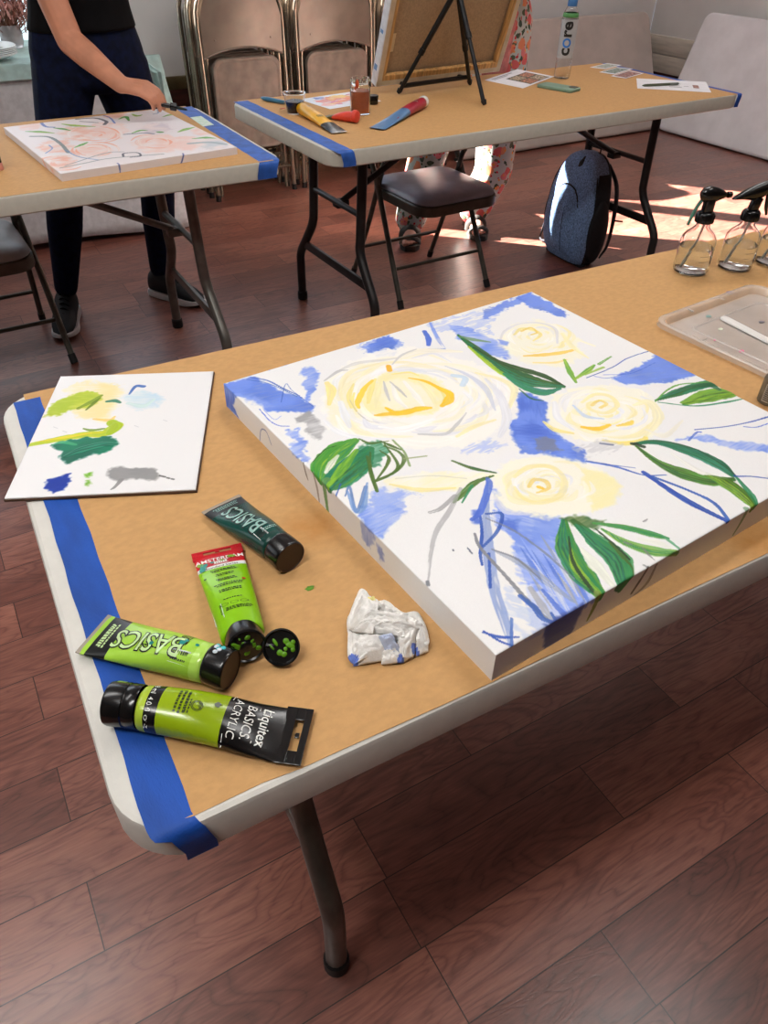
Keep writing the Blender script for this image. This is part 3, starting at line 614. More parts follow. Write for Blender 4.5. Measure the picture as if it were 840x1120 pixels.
# pale petals drifting left
A(zd((130, 210), (250, 180), (400, 180), (520, 190), (480, 210), (380, 245), (250, 248), (160, 230)), (249, 242, 196), .92, rag=6, feather=6, tex=.3, col2=(250, 248, 230))
S(zd((150, 225), (260, 245), (380, 238)), [3, 8, 3], YE2, .7); S(zd((170, 205), (300, 195), (420, 205)), 2, (206, 206, 190), .6)
# leaves
def leaf(pts, ws, cols, seed=0, off=.8):
    rg = np.random.RandomState(seed); P = np.array(cat(pts, 6))
    for j in range(7):
        k = (j-3)/3*off; d = np.gradient(P, axis=0); nn = np.stack([-d[:, 1], d[:, 0]], 1); nn /= np.linalg.norm(nn, axis=1)[:, None]+1e-9
        W = np.interp(np.linspace(0, len(ws)-1, len(P)), range(len(ws)), ws)[:, None]
        Q = P+nn*W*.40*k; c = cols[j % len(cols)]
        pc.stroke([tuple(q) for q in Q[::2]], [x*.54 for x in ws], c, .95, cols[(j+2) % len(cols)], br=.5, n=3, h=.3, dry=.05*rg.rand())
leaf(zb((385, 215), (450, 265), (520, 320), (600, 370), (700, 410), (830, 432)), [4, 12, 18, 26, 26, 6], [DG, MG, OLV, TEAL], 1)
S(zb((430, 265), (500, 325), (560, 372), (640, 415)), [4, 7, 7, 3], LIME, .95, col2=(190, 210, 60)); S(zb((450, 270), (540, 320), (620, 350), (740, 385), (830, 430)), [3, 8, 12, 12, 4], (34, 74, 22), .95)
S(zb((580, 380), (660, 430), (740, 455), (810, 440)), [6, 16, 16, 5], TEAL, .95, col2=MG); S(zb((640, 440), (690, 480), (740, 490)), [2, 4, 2], DG, .9, dry=.3); S(zb((400, 225), (450, 235), (520, 245)), [9, 10, 3], (110, 150, 100), .8, dry=.2)
leaf(za((470, 830), (490, 760), (560, 690), (640, 645)), [6, 26, 28, 8], [LG, MG, (60, 150, 40), LIME], 2)
leaf(za((510, 865), (560, 820), (640, 750), (700, 680)), [8, 32, 34, 10], [MG, LG, TEAL, DG], 3)
S(za((510, 855), (580, 770), (640, 690)), [5, 14, 6], (150, 200, 40), .95, col2=LG); S(za((505, 790), (530, 750), (560, 715)), [4, 9, 3], (238, 240, 226), .95); S(za((450, 740), (500, 690), (550, 672)), 1.6, BLK, .8)
A(za((650, 680), (740, 650), (780, 680), (740, 760), (690, 770), (640, 810)), DG, .85, rag=7, tex=.4, col2=MG)
for p in (((700, 700), (700, 780), (725, 870)), ((740, 690), (780, 720), (770, 760), (720, 830)), ((745, 650), (790, 670), (840, 690)), ((760, 660), (820, 750), (800, 790), (720, 830)), ((650, 640), (700, 660), (780, 650))):
    S(za(*p), [2, 5, 2], OLV, .9, dry=.1)
S(zd((130, 90), (180, 110), (200, 140), (170, 180), (90, 215)), [3, 5, 3], OLV, .85); S(zd((160, 70), (200, 110), (220, 160)), 3, (120, 150, 80), .8, dry=.2); S(zd((200, 135), (280, 125)), 2.5, (150, 165, 110), .8, dry=.2); S(zd((70, 130), (90, 200), (105, 250)), 4, OLV, .9)
S(za((590, 890), (610, 850), (640, 960), (680, 850), (660, 940)), [2, 3, 4, 5, 4], (70, 110, 180), .75, dry=.2); S(za((550, 890), (570, 840)), 2, NAVY, .8); S(zd((0, 250), (30, 320), (60, 300), (70, 220)), [3, 6, 6, 3], (110, 150, 210), .75, dry=.25)
S(zd((370, 142), (440, 168), (525, 185)), [3, 6, 3], OLV, .95, col2=DG); S(zd((515, 195), (450, 220), (400, 265), (375, 290)), [3, 8, 8, 3], (90, 136, 60), .95, col2=OLV); S(zd((440, 230), (405, 290)), [4, 2], MG, .9)
leaf(zc((470, 325), (540, 300), (640, 270), (690, 272)), [3, 14, 16, 8], [DG, TEAL, MG, OLV], 4)
leaf(zc((560, 335), (640, 310), (700, 300), (745, 300)), [8, 26, 24, 6], [LG, LIME, (120, 170, 40), OLV], 5)
S(zc((470, 328), (510, 290), (560, 270), (660, 266)), [2, 3, 3, 2], LG, .9); S(zc((480, 330), (600, 342), (700, 330), (762, 318)), [2, 3, 4, 2], MG, .9); S(zc((590, 280), (650, 275), (680, 290)), [5, 12, 6], DG, .85)
S(zc((172, 190), (190, 230), (210, 265)), [4, 9, 4], LG, .95, col2=LIME); S(zc((205, 255), (250, 225), (270, 208)), [4, 9, 4], LIME, .95, col2=LG); S(zc((285, 205), (325, 180)), [5, 3], LG, .9, dry=.25); S(zc((240, 240), (300, 215)), [3, 5], (150, 190, 70), .85, dry=.2)
leaf(ze((365, 50), (450, 45), (560, 75), (660, 120), (720, 165)), [4, 10, 18, 18, 6], [TEAL, MG, DG, TEAL], 6)
leaf(ze((370, 55), (450, 115), (540, 155), (640, 180), (720, 175)), [3, 10, 20, 18, 6], [OLV, (60, 110, 20), LG, DG], 7)
leaf(ze((620, 160), (700, 195), (760, 240), (800, 285)), [8, 18, 16, 5], [LG, LIME, OLV, (120, 160, 30)], 8)
S(ze((500, 85), (600, 150), (660, 160)), [4, 10, 4], (240, 240, 234), .95); S(ze((400, 40), (560, 60), (680, 130), (760, 200), (800, 270)), [1, 1.6, 1.6, 1.4, 1], BLK, .7); S(ze((730, 170), (780, 230), (805, 275)), [4, 8, 4], MG, .9); S(ze((360, 50), (400, 60)), 6, BLK, .9)
S(ze((720, 165), (780, 165), (840, 172)), [3, 2.2, 2], NAVY, .9); S(ze((200, 112), (300, 130), (400, 160), (480, 160)), [4, 4, 2.4, 2], NAVY, .9, col2=BL); S(ze((250, 120), (370, 135)), 1.6, NAVY, .8)
S(ze((400, 150), (450, 185), (560, 255), (700, 325)), [6, 7, 9, 6], NAVY, 1); S(ze((430, 165), (560, 215), (650, 260), (705, 325)), [4, 4, 5, 4], (40, 90, 180), .9)
leaf(ze((120, 320), (130, 420), (190, 520), (265, 600)), [6, 22, 24, 8], [MG, TEAL, LG, DG], 9)
leaf(ze((150, 320), (240, 400), (310, 460), (340, 560)), [6, 20, 26, 14], [MG, DG, (60, 150, 80), TEAL], 10)
S(ze((180, 420), (230, 480), (290, 550)), [4, 16, 6], (236, 240, 226), .95); S(ze((140, 420), (160, 490), (250, 590)), [3, 9, 6], LIME, .95, col2=LG); S(ze((135, 380), (150, 470), (210, 560), (250, 600)), [2, 4, 4, 2], BLK, .85)
S(ze((230, 350), (300, 410), (350, 460)), [2, 4, 3], BLK, .85, dry=.15); S(ze((280, 400), (330, 455), (360, 490), (365, 530)), [3, 5, 2, 1], OLV, .85); A(ze((95, 310), (180, 300), (260, 320), (230, 345), (150, 340)), DG, .9, rag=5, tex=.3, col2=OLV)
leaf(ze((220, 330), (330, 345), (430, 370), (490, 385)), [3, 8, 9, 3], [MG, (90, 170, 110), LG, MG], 11)
leaf(ze((250, 350), (340, 400), (440, 430), (545, 435)), [3, 10, 14, 5], [(130, 185, 110), LG, (150, 190, 90), MG], 12); S(ze((380, 385), (450, 400), (500, 420)), [3, 9, 3], (238, 240, 230), .9); S(ze((460, 370), (500, 400), (545, 435)), [2, 4, 2], (90, 170, 120), .85)
for p in (((400, 325), (415, 315)), ((395, 420), (440, 462)), ((400, 478), (430, 495)), ((330, 400), (360, 410))): S(ze(*p), [2, 3, 1], (130, 130, 130), .75)
# scribbles at the near corner
S(zd((495, 260), (490, 330), (500, 470), (520, 600), (560, 720), (578, 795)), [5, 8, 12, 11, 10, 5], (128, 152, 208), .75, dry=.25); S(zd((470, 340), (475, 400), (470, 470), (476, 510)), [3, 4, 3], NAVY, .9)
S(zd((500, 470), (505, 590)), 3.2, NAVY, .85); S(zd((490, 330), (545, 330), (530, 390), (475, 450)), [3, 4, 4, 3], NAVY, .85); S(zd((495, 205), (500, 230), (470, 320), (440, 350)), [5, 9, 8, 5], BLD, .85, dry=.15)
A(zd((438, 318), (470, 312), (470, 360), (440, 362)), BLD, .85, rag=3)
S(zd((450, 400), (470, 450), (560, 550), (640, 640), (730, 725)), [3, 4, 4, 5, 4], (128, 130, 138), .9); S(zd((510, 455), (600, 490), (680, 560)), [2, 3, 2], (120, 124, 136), .8); S(zd((490, 345), (590, 390), (700, 470), (800, 560)), [2, 3, 3, 2], (120, 126, 150), .7)
S(zd((610, 620), (660, 660), (690, 700), (735, 712), (720, 680)), [5, 7, 6, 4, 3], (50, 92, 180), .85)
S(zd((478, 748), (540, 765), (605, 765)), [2, 4, 2], NAVY, .9); S(zd((482, 745), (540, 780), (582, 795)), 2.4, NAVY, .9); S(zd((580, 700), (580, 795)), 3, (70, 110, 190), .8)
S(zd((400, 240), (360, 320), (315, 390), (295, 470), (285, 575)), [4, 6, 6, 4, 2], (170, 170, 172), .7, dry=.3); S(zd((283, 570), (285, 580)), 4, (120, 124, 130), .9); S(zd((380, 265), (330, 310), (290, 325)), [5, 6, 4], (150, 150, 152), .7, dry=.3)
S(zd((425, 450), (440, 470)), 2, (70, 80, 100), .8); S(zd((373, 456), (375, 460)), 2, (60, 70, 90), .9)
# paint running over the sides
def ev(px, py): return cmm(px, py)[1]
def eu(px, py): return cmm(px, py)[0]
A([(-39, 624), (-39, 545), (-24, 560), (-8, 548), (0, 552), (4, 590), (0, 624)], BLD, .95, rag=4, tex=.2, col2=BL)
A([(-5, 586), (60, 586), (150, 586), (150, 596), (60, 600), (-5, 624)], BL, .9, rag=5)
v = ev(352, 530); S([(6, v+4), (-6, v), (-22, v-3), (-38, v-6)], [9, 8, 8, 6], (96, 146, 80), .9, dry=.15); S([(0, v+26), (-18, v+18), (-38, v+14)], [4, 5, 3], (140, 130, 118), .7, dry=.3); S([(0, v+50), (-14, v+44), (-20, v+40)], [3, 4, 2], (120, 112, 104), .7, dry=.3)
v = ev(285, 465); S([(-38, v+20), (-16, v+12), (-10, v-4), (-24, v-16)], 1.8, (90, 110, 170), .8)
v = ev(395, 578); A([(0, v+12), (-22, v+8), (-30, v-8), (-14, v-16), (0, v-14)], (120, 140, 205), .75, rag=5, tex=.5)
v = ev(405, 590); A([(-10, v), (-30, v-6), (-28, v-16), (-12, v-12)], (110, 130, 200), .7, rag=4, tex=.6)
u0, u1 = eu(610, 697), eu(650, 668); A([(u0, 2), (u1, 2), (u1-6, -20), (u1-10, -39), (u0+4, -39), (u0+2, -20)], (86, 110, 196), .95, rag=4, tex=.25, col2=(60, 78, 150))
u = eu(662, 657); S([(u, 3), (u-3, -16), (u-8, -32)], [7, 6, 3], (120, 140, 60), .85)
u = eu(712, 622); S([(u, 0), (u-8, -16), (u-16, -30)], [3, 5, 4], (90, 86, 84), .85); S([(u+14, -4), (u+8, -28), (u-10, -38)], [4, 6, 4], (120, 114, 108), .6, dry=.3)
u = eu(822, 560); S([(u, 2), (u-4, -18), (u-10, -34)], [7, 5, 3], (110, 150, 110), .8)
# canvas weave tooth
g = np.random.RandomState(1).rand(pc.ny, pc.nx); pc.c *= (1+.012*(g-.5))[..., None]
cv = pc.mesh('stretched_canvas', [MA('rose_canvas_paint', .5, .35, 700)], CT)
me_ = cv.data; bmx = bmesh.new(); bmx.from_mesh(me_)
bmx.to_mesh(me_); bmx.free()
place(cv, C_O, C_ANG)
tag(cv, 'large stretched canvas of pale yellow roses, blue washes and green leaves', 'canvas')
sb = MB()
for q in (((CW/2000, .02, .0), (CW/1000-.004, .035, .018)), ((CW/2000, CH/1000-.02, 0), (CW/1000-.004, .035, .018)), ((.02, CH/2000, 0), (.035, CH/1000-.07, .018)), ((CW/1000-.02, CH/2000, 0), (.035, CH/1000-.07, .018))):
    sb.box((q[0][0], q[0][1], .0092), q[1], .001)
sb.build('stretcher_bars', m_wood, cv)
# ---------------------------------------------------------------- white palette board
pb0, pb1, pb2, pb3 = at(5, 545, TZ+.006), at(214, 535, TZ+.006), at(226.5, 407, TZ+.006), at(62, 411, TZ+.006)
ux = (pb1-pb0); PBW = ux.length*1000; PBA = math.atan2(ux.y, ux.x); PBH = (((pb3-pb0).length+(pb2-pb1).length)/2)*1000
def pmm(px, py):
    d = at(px, py, TZ+.006)-pb0; c, s = math.cos(PBA), math.sin(PBA); return ((c*d.x+s*d.y)*1000, (-s*d.x+c*d.y)*1000)
zq = lambda *p: [pmm(0+x/3.5, 380+y/3.5) for x, y in p]
pp = Paint(PBW, PBH, (238, 238, 238), .7, 2.1)
pp.area(zq((250, 160), (330, 130), (420, 140), (480, 155), (470, 190), (430, 240), (420, 290), (350, 280), (300, 270)), (244, 226, 150), .8, rag=8, feather=8, tex=.4, col2=(248, 240, 200))
pp.area(zq((165, 268), (200, 220), (280, 180), (340, 168), (390, 182), (380, 215), (320, 235), (270, 240), (220, 265)), (172, 196, 40), .97, rag=5, tex=.25, col2=(206, 214, 70), h=.4)
pp.stroke(zq((300, 235), (350, 210), (390, 185)), [5, 8, 4], (120, 150, 30), .8, h=.3); pp.stroke(zq((330, 240), (360, 215), (385, 195)), [3, 5, 2], (90, 120, 30), .8)
pp.stroke(zq((410, 208), (440, 205), (460, 212)), [5, 8, 4], (50, 130, 100), .9); pp.stroke(zq((360, 275), (420, 280), (440, 265)), [4, 7, 3], (240, 206, 110), .8, dry=.2)
pp.area(zq((475, 190), (530, 165), (600, 175), (635, 195), (600, 225), (540, 238), (490, 215)), (190, 220, 238), .8, rag=8, feather=9, tex=.5, col2=(214, 232, 236))
pp.stroke(zq((495, 180), (520, 150), (550, 150)), [3, 6, 7], (50, 100, 180), .9, dry=.15); pp.stroke(zq((490, 215), (550, 225), (590, 200)), [6, 10, 4], (206, 230, 226), .8)
pp.stroke(zq((95, 378), (160, 365), (240, 350), (330, 335), (400, 330), (450, 300)), [6, 9, 12, 14, 16, 16], (176, 200, 34), 1, col2=(214, 214, 50), h=.5); pp.stroke(zq((430, 290), (445, 305), (420, 330)), [14, 17, 10], (170, 196, 40), 1, h=.5)
pp.stroke(zq((150, 362), (260, 345), (350, 330)), [2, 5, 3], (232, 214, 60), .9); pp.stroke(zq((320, 312), (350, 318), (400, 312)), [3, 6, 3], (110, 150, 40), .9)
pp.area(zq((190, 372), (260, 355), (340, 345), (420, 345), (452, 375), (430, 395), (360, 408), (310, 430), (260, 450), (232, 430), (245, 395), (200, 388)), (26, 128, 96), 1, rag=5, tex=.15, col2=(14, 92, 72), h=.6)
pp.stroke(zq((250, 420), (310, 395), (390, 375), (445, 372)), [5, 12, 12, 6], (18, 100, 80), .9, col2=(60, 150, 120), h=.5); pp.stroke(zq((200, 375), (240, 365), (290, 375)), [3, 7, 4], (70, 170, 120), .9)
pp.area(zq((172, 512), (210, 500), (240, 492), (272, 488), (268, 515), (255, 540), (215, 552), (190, 545), (175, 530)), (26, 58, 160), 1, rag=6, tex=.1, h=.4)
for p in ((345, 488), (332, 494), (340, 515), (336, 524)): pp.area(zq((p[0]-8, p[1]-5), (p[0]+8, p[1]-7), (p[0]+6, p[1]+6), (p[0]-6, p[1]+5)), (110, 180, 40), 1, rag=3, h=.4)
pp.area(zq((415, 470), (440, 462), (520, 462), (600, 470), (605, 500), (590, 508), (500, 505), (450, 512), (420, 495)), (150, 150, 150), .97, rag=4, tex=.2, col2=(124, 126, 126), h=.3)
pp.stroke(zq((465, 508), (440, 535), (425, 545)), [6, 4, 2], (140, 140, 140), .9)
for x, y in ((625, 495), (640, 500), (657, 504), (612, 492)): pp.stroke(zq((x, y), (x+8, y+2)), 3, (90, 92, 92), .9)
for x, y in ((205, 305), (240, 320), (515, 300), (625, 278)): pp.stroke(zq((x, y), (x+16, y+6)), 1, (170, 175, 180), .7)
pt = thing('palette_board', 'white board smeared with green, yellow, teal and grey paint at the table corner', 'palette', tuple(pb0)[:2]+(TZ+.0012,), PBA)
pp.mesh('paint_sheet', [MA('palette_sheet_paint', .38, .1, 300)], .0021, parent=pt).location = (0, 0, .0031)
MB().slab(PBW/1000+.003, PBH/1000+.003, .003, .001, .0004, 0, Matrix.Translation((PBW/2000, PBH/2000, 0))).build('backing_board', M('brown_hardboard', (92, 66, 48), .7, var=.2, scale=30), pt)
# ---------------------------------------------------------------- paint tubes
K_BLK = M('glossy_black_plastic', (14, 14, 15), .22, var=.2, spec=.6); K_CAPF = M('cap_end_brown', (52, 30, 18), .45, var=.15)
K_WHT = M('label_white', (226, 236, 214), .5, var=.02)
def tube_shape(L, wc, hc, rw, rh, zc0, zc1, power=1.5):
    """flat crimp at x=0, round shoulder at x=L"""
    def st(x):
        t = min(max(x/L, 0), 1); k = 1-(1-t)**power
        a = wc+(rw-wc)*(t**1.1); b = hc+(rh-hc)*(k*k*(3-2*k)*.5+k*.5); c = zc0+(zc1-zc0)*t
        return a, b, max(c, b+.0002)
    def surf(x, y, lift=.00025):
        a, b, c = st(x); q = min(abs(y)/a, .995); return (x, y, c+b*math.sqrt(1-q**2.3)+lift)
    return st, surf
def tube_body(mb, L, st, bands, n=36, N=44):
    R = []; ms = []
    for i in range(N+1):
        x = L*i/N; a, b, c = st(x)
        R.append([(x, a*math.cos(2*PI*j/n), c+b*math.copysign(abs(math.sin(2*PI*j/n))**.85, math.sin(2*PI*j/n))) for j in range(n)])
        if i < N: ms.append(next(m for e, m in bands if (x+L/N/2) <= e*L))
    a, b, c = st(L)
    for k in (1, 2, 3):      # shoulder
        q = 1-.10*k*k/3; R.append([(L+.0016*k, a*q*math.cos(2*PI*j/n), c+b*q*math.sin(2*PI*j/n)) for j in range(n)]); ms.append(ms[-1])
    mb.loft(R, mats=ms)
def round_cap(L0, r, ln, zc, parent, endm=K_CAPF, flare=1.0):
    X = Matrix.Translation((L0, 0, zc)) @ Matrix.Rotation(PI/2, 4, 'Y')
    mb = MB(); mb.lathe([(r*.96, 0), (r, .001), (r*1.01, .003), (r*1.03*flare, ln-.003), (r*1.02*flare, ln-.001), (r*.985*flare, ln)], 44, 0, X)
    o = mb.build('cap', K_BLK, parent)
    e = MB(); e.lathe([(r*.985*flare, ln), (r*.93*flare, ln+.0003), (r*.92*flare, ln-.0006), (r*.4, ln-.0008), (0.0, ln-.0008)], 44, 0, X)
    e.lathe([(r*.96, 0), (0, 0.0)], 44, 0, X); e.build('cap_face', endm, o)
    return o
def crimp(parent, wc, L, zc, mat, hang=False, th=.0012, tilt=.0):
    """flat sealed end; with a hang slot when hang"""
    mb = MB()
    if not hang:
        mb.box((-L/2+.001, 0, zc), (L, wc*2.02, th), .0004)
    else:
        ys = wc*1.02; hw, x0, x1 = ys*.55, -L*.72, -L*.36
        def slot(y): return (x0, x1)
        for (a, b, c, d) in ((-L, x0, -ys, ys), (x1, .002, -ys, ys), (x0, x1, -ys, -hw), (x0, x1, hw, ys)): mb.box(((a+b)/2, (c+d)/2, zc), (b-a, d-c, th), .0003)
        mb.box(((x0+x1)/2-.0008, 0, zc), ((x1-x0)*.5, .005, th*.9), .0003)
    return mb.build('hang_tab' if hang else 'crimp_seal', mat, parent)
def lay_tube(label, p_crimp, p_cap):
    a, b = at(*p_crimp, TZ+.012), at(*p_cap, TZ+.016); d = b-a
    return thing('paint_tube', label, 'paint tube', (a.x, a.y, TZ+.0008), math.atan2(d.y, d.x)), math.hypot(d.x, d.y)
def barcode(mb, surf, x0, y0, w, h, mw, mk, seed=1, along=True):
    rg = random.Random(seed); 
    def q(xa, xb, ya, yb, m, l):
        n = 6; V = [surf(xa+(xb-xa)*i/n, y, l) for i in range(n+1) for y in (ya, yb)]
        mb.add(V, [[2*i, 2*i+1, 2*i+3, 2*i+2] for i in range(n)], m, False)
    q(x0, x0+w, y0, y0+h, mw, .0003); x = x0+w*.1
    while x < x0+w*.86:
        t = rg.uniform(.03, .07)*w; q(x, x+t, y0+h*.15, y0+h*.9, mk, .0005); x += t+rg.uniform(.03, .06)*w
def para(mb, surf, x0, y0, dx, dy, n, ln, mat, seed, lift=.0004, lh=.0016):
    """rows of small print: short dashes, row direction (dx,dy), stacked to its right-hand side"""
    rg = random.Random(seed)
    for r in range(n):
        s0 = -ln/2*rg.uniform(.8, 1); s1 = ln/2*rg.uniform(.8, 1); ox, oy = x0+dy*r*lh*1.9, y0-dx*r*lh*1.9
        while s0 < s1:
            wd = rg.uniform(.0012, .0034); V = []
            for s_, t_ in ((s0, 0), (min(s0+wd, s1), 0), (min(s0+wd, s1), lh), (s0, lh)): V.append(surf(ox+dx*s_-dy*t_, oy+dy*s_+dx*t_, lift))
            mb.add(V, [[0, 1, 2, 3]], mat, False); s0 += wd+.0008
# A: dark green tube
def big_word(mb, surf, L, word, size, x0, fill, edge, y=0.0, sx=1.0):
    fn = lambda l: (lambda u, v: surf(x0-u, -(v)+y, l))        # lettering runs from cap to crimp, its tops towards the viewer
    put_text(mb, word, size, fn(.0004), edge, bold=.045, align='LEFT', sx=sx); put_text(mb, word, size, fn(.0007), fill, bold=.004, align='LEFT', sx=sx)
t, D = lay_tube('dark green paint tube lying nearest the edge of the rose canvas', (243, 549), (318, 613))
L = D-.026; st, surf = tube_shape(L, .0262, .0012, .0185, .0175, .006, .0182)
mA = [M('tube_dark_green', (10, 66, 58), .25, var=.15), M('tube_black_print', (18, 20, 20), .28, var=.2), M('tube_pale_green_print', (150, 190, 180), .3, var=.05), M('tube_clear_edge', (22, 62, 56), .2, var=.1), M('barcode_paper', (206, 214, 214), .4, var=.02)]
mb = MB(); tube_body(mb, L, st, [(.17, 1), (.93, 0), (1.1, 3)])
big_word(mb, surf, L, 'BASICS', .030, L*.80, 2, 1, y=.006, sx=.78)
para(mb, surf, L*.09, .0, 0, -1, 3, .034, 2, 4); barcode(mb, surf, L*.80, -.0145, .0145, .011, 4, 1, 3)
para(mb, surf, L*.86, .003, 0, -1, 2, .02, 2, 8)
mb.build('tube_body', mA, t); crimp(t, .0262, .006, .0062, M('clear_crimp', (196, 186, 170), .2, var=.05, trans=.4)); round_cap(L+.003, .0188, .023, .0192, t)
# C: light green tube, crimp to the left
t, D = lay_tube('light green tube with outlined lettering, its crimped end over the blue tape', (103, 690), (252, 736))
L = D-.024; st, surf = tube_shape(L, .0262, .0012, .0188, .0178, .006, .0184)
mC = [M('tube_light_green', (160, 208, 66), .25, var=.08), M('tube_black_print', (18, 20, 20)), M('tube_mint_print', (196, 226, 160), .3, var=.05), M('tube_light_green_rim', (178, 222, 96), .2, var=.05), M('barcode_paper', (206, 214, 214)), M('teal_smear', (28, 140, 130), .35, var=.1)]
mb = MB(); tube_body(mb, L, st, [(.055, 0), (.23, 1), (.94, 0), (1.1, 3)])
big_word(mb, surf, L, 'BASICS', .031, L*.83, 2, 1, y=.0085, sx=.84)
para(mb, surf, L*.09, .0, 0, -1, 1, .036, 2, 4, lh=.0032); para(mb, surf, L*.145, .0, 0, -1, 2, .034, 2, 5, lh=.002)
barcode(mb, surf, L*.755, -.0165, .020, .0115, 4, 1, 5); para(mb, surf, L*.83, .008, 0, -1, 5, .018, 1, 9, lh=.0013)
for x, y, r in ((.80, .003, .0035), (.82, .006, .0024), (.56, -.004, .0026), (.92, .004, .002)):
    V = [surf(L*x+r*math.cos(2*PI*k/10)*(1+.3*math.sin(k*2.1)), y+r*.8*math.sin(2*PI*k/10), .0009) for k in range(10)]; mb.add(V, [list(range(10))], 5, False)
para(mb, surf, L*.55, -.0075, 1, -.15, 1, .022, 1, 14, lh=.0014)
mb.build('tube_body', mC, t); crimp(t, .0258, .005, .0062, M('clear_crimp', (196, 186, 170))); c_ = round_cap(L+.003, .0192, .022, .0196, t)
sm = MB()
for k, (xx, a_, m_) in enumerate(((.006, 62, 0), (.012, 66, 0), (.009, 75, 0), (.008, 92, 1), (.010, 103, 1), (.006, 110, 1))):
    a_ = R_(a_); r = .0202; sm.ell((L+.003+xx, -r*math.cos(a_)*-1*(1 if k < 3 else -1), .0196+r*math.sin(a_)), (.0026, .0022, .0010), m_, 10, 6)
sm.build('paint_smear', [M('turquoise_smear', (70, 190, 196), .35, var=.1), M('white_smear', (214, 224, 232), .35, var=.05)], c_)
# D: lime tube, cap to the left, hang tab to the right
t, D = lay_tube('lime tube with a wide black end and hang slot, nearest the table corner', (309, 799), (113, 771))
L = D-.040; st, surf = tube_shape(L, .0275, .0022, .0198, .0185, .005, .0188, 1.9)
mD = [M('tube_lime', (148, 176, 22), .2, var=.06), K_BLK, M('print_white', (232, 234, 228), .3, var=.02), M('tube_lime_rim', (170, 196, 60), .2, var=.05), M('print_dark', (44, 56, 12), .3, var=.05)]
mb = MB(); tube_body(mb, L, st, [(.42, 1), (.87, 0), (.965, 1), (1.1, 3)])
col_ = lambda x0: (lambda u, v: surf(x0-v, u, .0004))      # words run across the tube, tops to the hang tab
put_text(mb, 'Liquitex', .0128, col_(L*.165), 2, .012, sx=.92); put_text(mb, 'BASICS.', .0112, col_(L*.275), 2, .004, sx=.95); put_text(mb, 'ACRYLIC', .0100, col_(L*.365), 2, .0, sx=.98)
for x in (.19, .115): mb.add([surf(L*x, -.018, .0005), surf(L*x+.0006, -.018, .0005), surf(L*x+.0006, .018, .0005), surf(L*x, .018, .0005)], [[0, 1, 2, 3]], 2, False)
for a_, b_ in ((-.026, -.0165), (.0175, .026)):
    V = [surf(L*.385+dx, a_+(b_-a_)*i/6, .0005) for i in range(7) for dx in (0, .0006)]; mb.add(V, [[2*i, 2*i+1, 2*i+3, 2*i+2] for i in range(6)], 2, False)
put_text(mb, '118 ml  4.0 fl oz', .0065, lambda u, v: surf(L*.945-v, u, .0005), 2, .0)
para(mb, surf, L*.735, -.001, 0, -1, 3, .026, 4, 3, lh=.0021)
for r_ in (.0052, .0040):
    V = []; 
    for k in range(24):
        for q in (r_, r_-.0006): V.append(surf(L*.60+q*math.cos(2*PI*k/24), .0005+q*math.sin(2*PI*k/24), .0005))
    mb.add(V, [[2*k, 2*k+1, (2*k+3) % 48, (2*k+2) % 48] for k in range(24)], 4, False)
put_text(mb, 'AP', .0045, lambda u, v: surf(L*.602-v-.001, u, .0005), 4, .0); para(mb, surf, L*.665, .002, 0, -1, 2, .015, 4, 12, lh=.0013)
V = [surf(L*.47+.0028*math.cos(2*PI*k/9)*(1+.4*math.sin(3*k)), -.006+.003*math.sin(2*PI*k/9), .0006) for k in range(9)]; mb.add(V, [list(range(9))], 4, False)
mb.build('tube_body', mD, t); crimp(t, .0278, .022, .0062, K_BLK, hang=True, th=.0016)
X = Matrix.Translation((L+.003, 0, .0196)) @ Matrix.Rotation(PI/2, 4, 'Y')
c_ = MB().lathe([(.0192, 0), (.0196, .001), (.0196, .010), (.0188, .011), (.0188, .012), (.0197, .013), (.0197, .027), (.0188, .0298), (.0165, .031), (.008, .0312), (0, .0312)], 40, 0, X).build('flip_cap', K_BLK, t)
MB().box((L+.003+.021, -.0138, .0196+.0139), (.008, .0045, .0006), .0002, 0, Matrix.Rotation(R_(45), 3, 'X')).build('paint_smear', M('lime_smear', (128, 170, 30), .4, var=.1), c_)
# B: red topped tube with its flip lid open
t, D = lay_tube('bright green tube with a red top and white lettering, its flip lid open', (238, 603), (272, 716))
L = D-.024; st, surf = tube_shape(L, .0272, .0016, .0215, .0165, .004, .0168, 1.7)
mB_ = [M('tube_bright_green', (136, 196, 10), .28, var=.05), M('tube_red', (198, 24, 36), .3, var=.06), M('print_white', (232, 234, 228)), M('tube_black_print', (18, 20, 20)), M('barcode_paper', (206, 214, 214)), M('teal_smear', (28, 140, 130)), M('lime_smear', (128, 170, 30))]
mb = MB(); tube_body(mb, L, st, [(.155, 1), (.205, 2), (1.1, 0)], N=60)
rd = lambda x0, l=.0005: (lambda u, v: surf(x0-v, u, l))      # upright for the viewer: tops towards the crimp
put_text(mb, 'AMSTERDAM', .0092, rd(L*.085), 2, .012); put_text(mb, 'Standard Series', .0056, rd(L*.197), 3, .006)
for k in range(6):
    mb.add([surf(L*.098, -.007+k*.0024, .0005), surf(L*.098, -.0052+k*.0024, .0005), surf(L*.13, -.0052+k*.0024, .0005), surf(L*.13, -.007+k*.0024, .0005)], [[0, 1, 2, 3]], 2, False)
for x in (.094, .134): mb.add([surf(L*x, -.008, .0005), surf(L*x, .0085, .0005), surf(L*x+.0006, .0085, .0005), surf(L*x+.0006, -.008, .0005)], [[0, 1, 2, 3]], 2, False)
for k, wd in enumerate((.028, .022, .022, .030, .024)): para(mb, surf, L*(.245+.083*k), 0, 0, 1, 2, wd, 3, 20+k, lh=.0016)
para(mb, surf, L*.70, 0, 0, 1, 1, .024, 3, 31, lh=.0012)
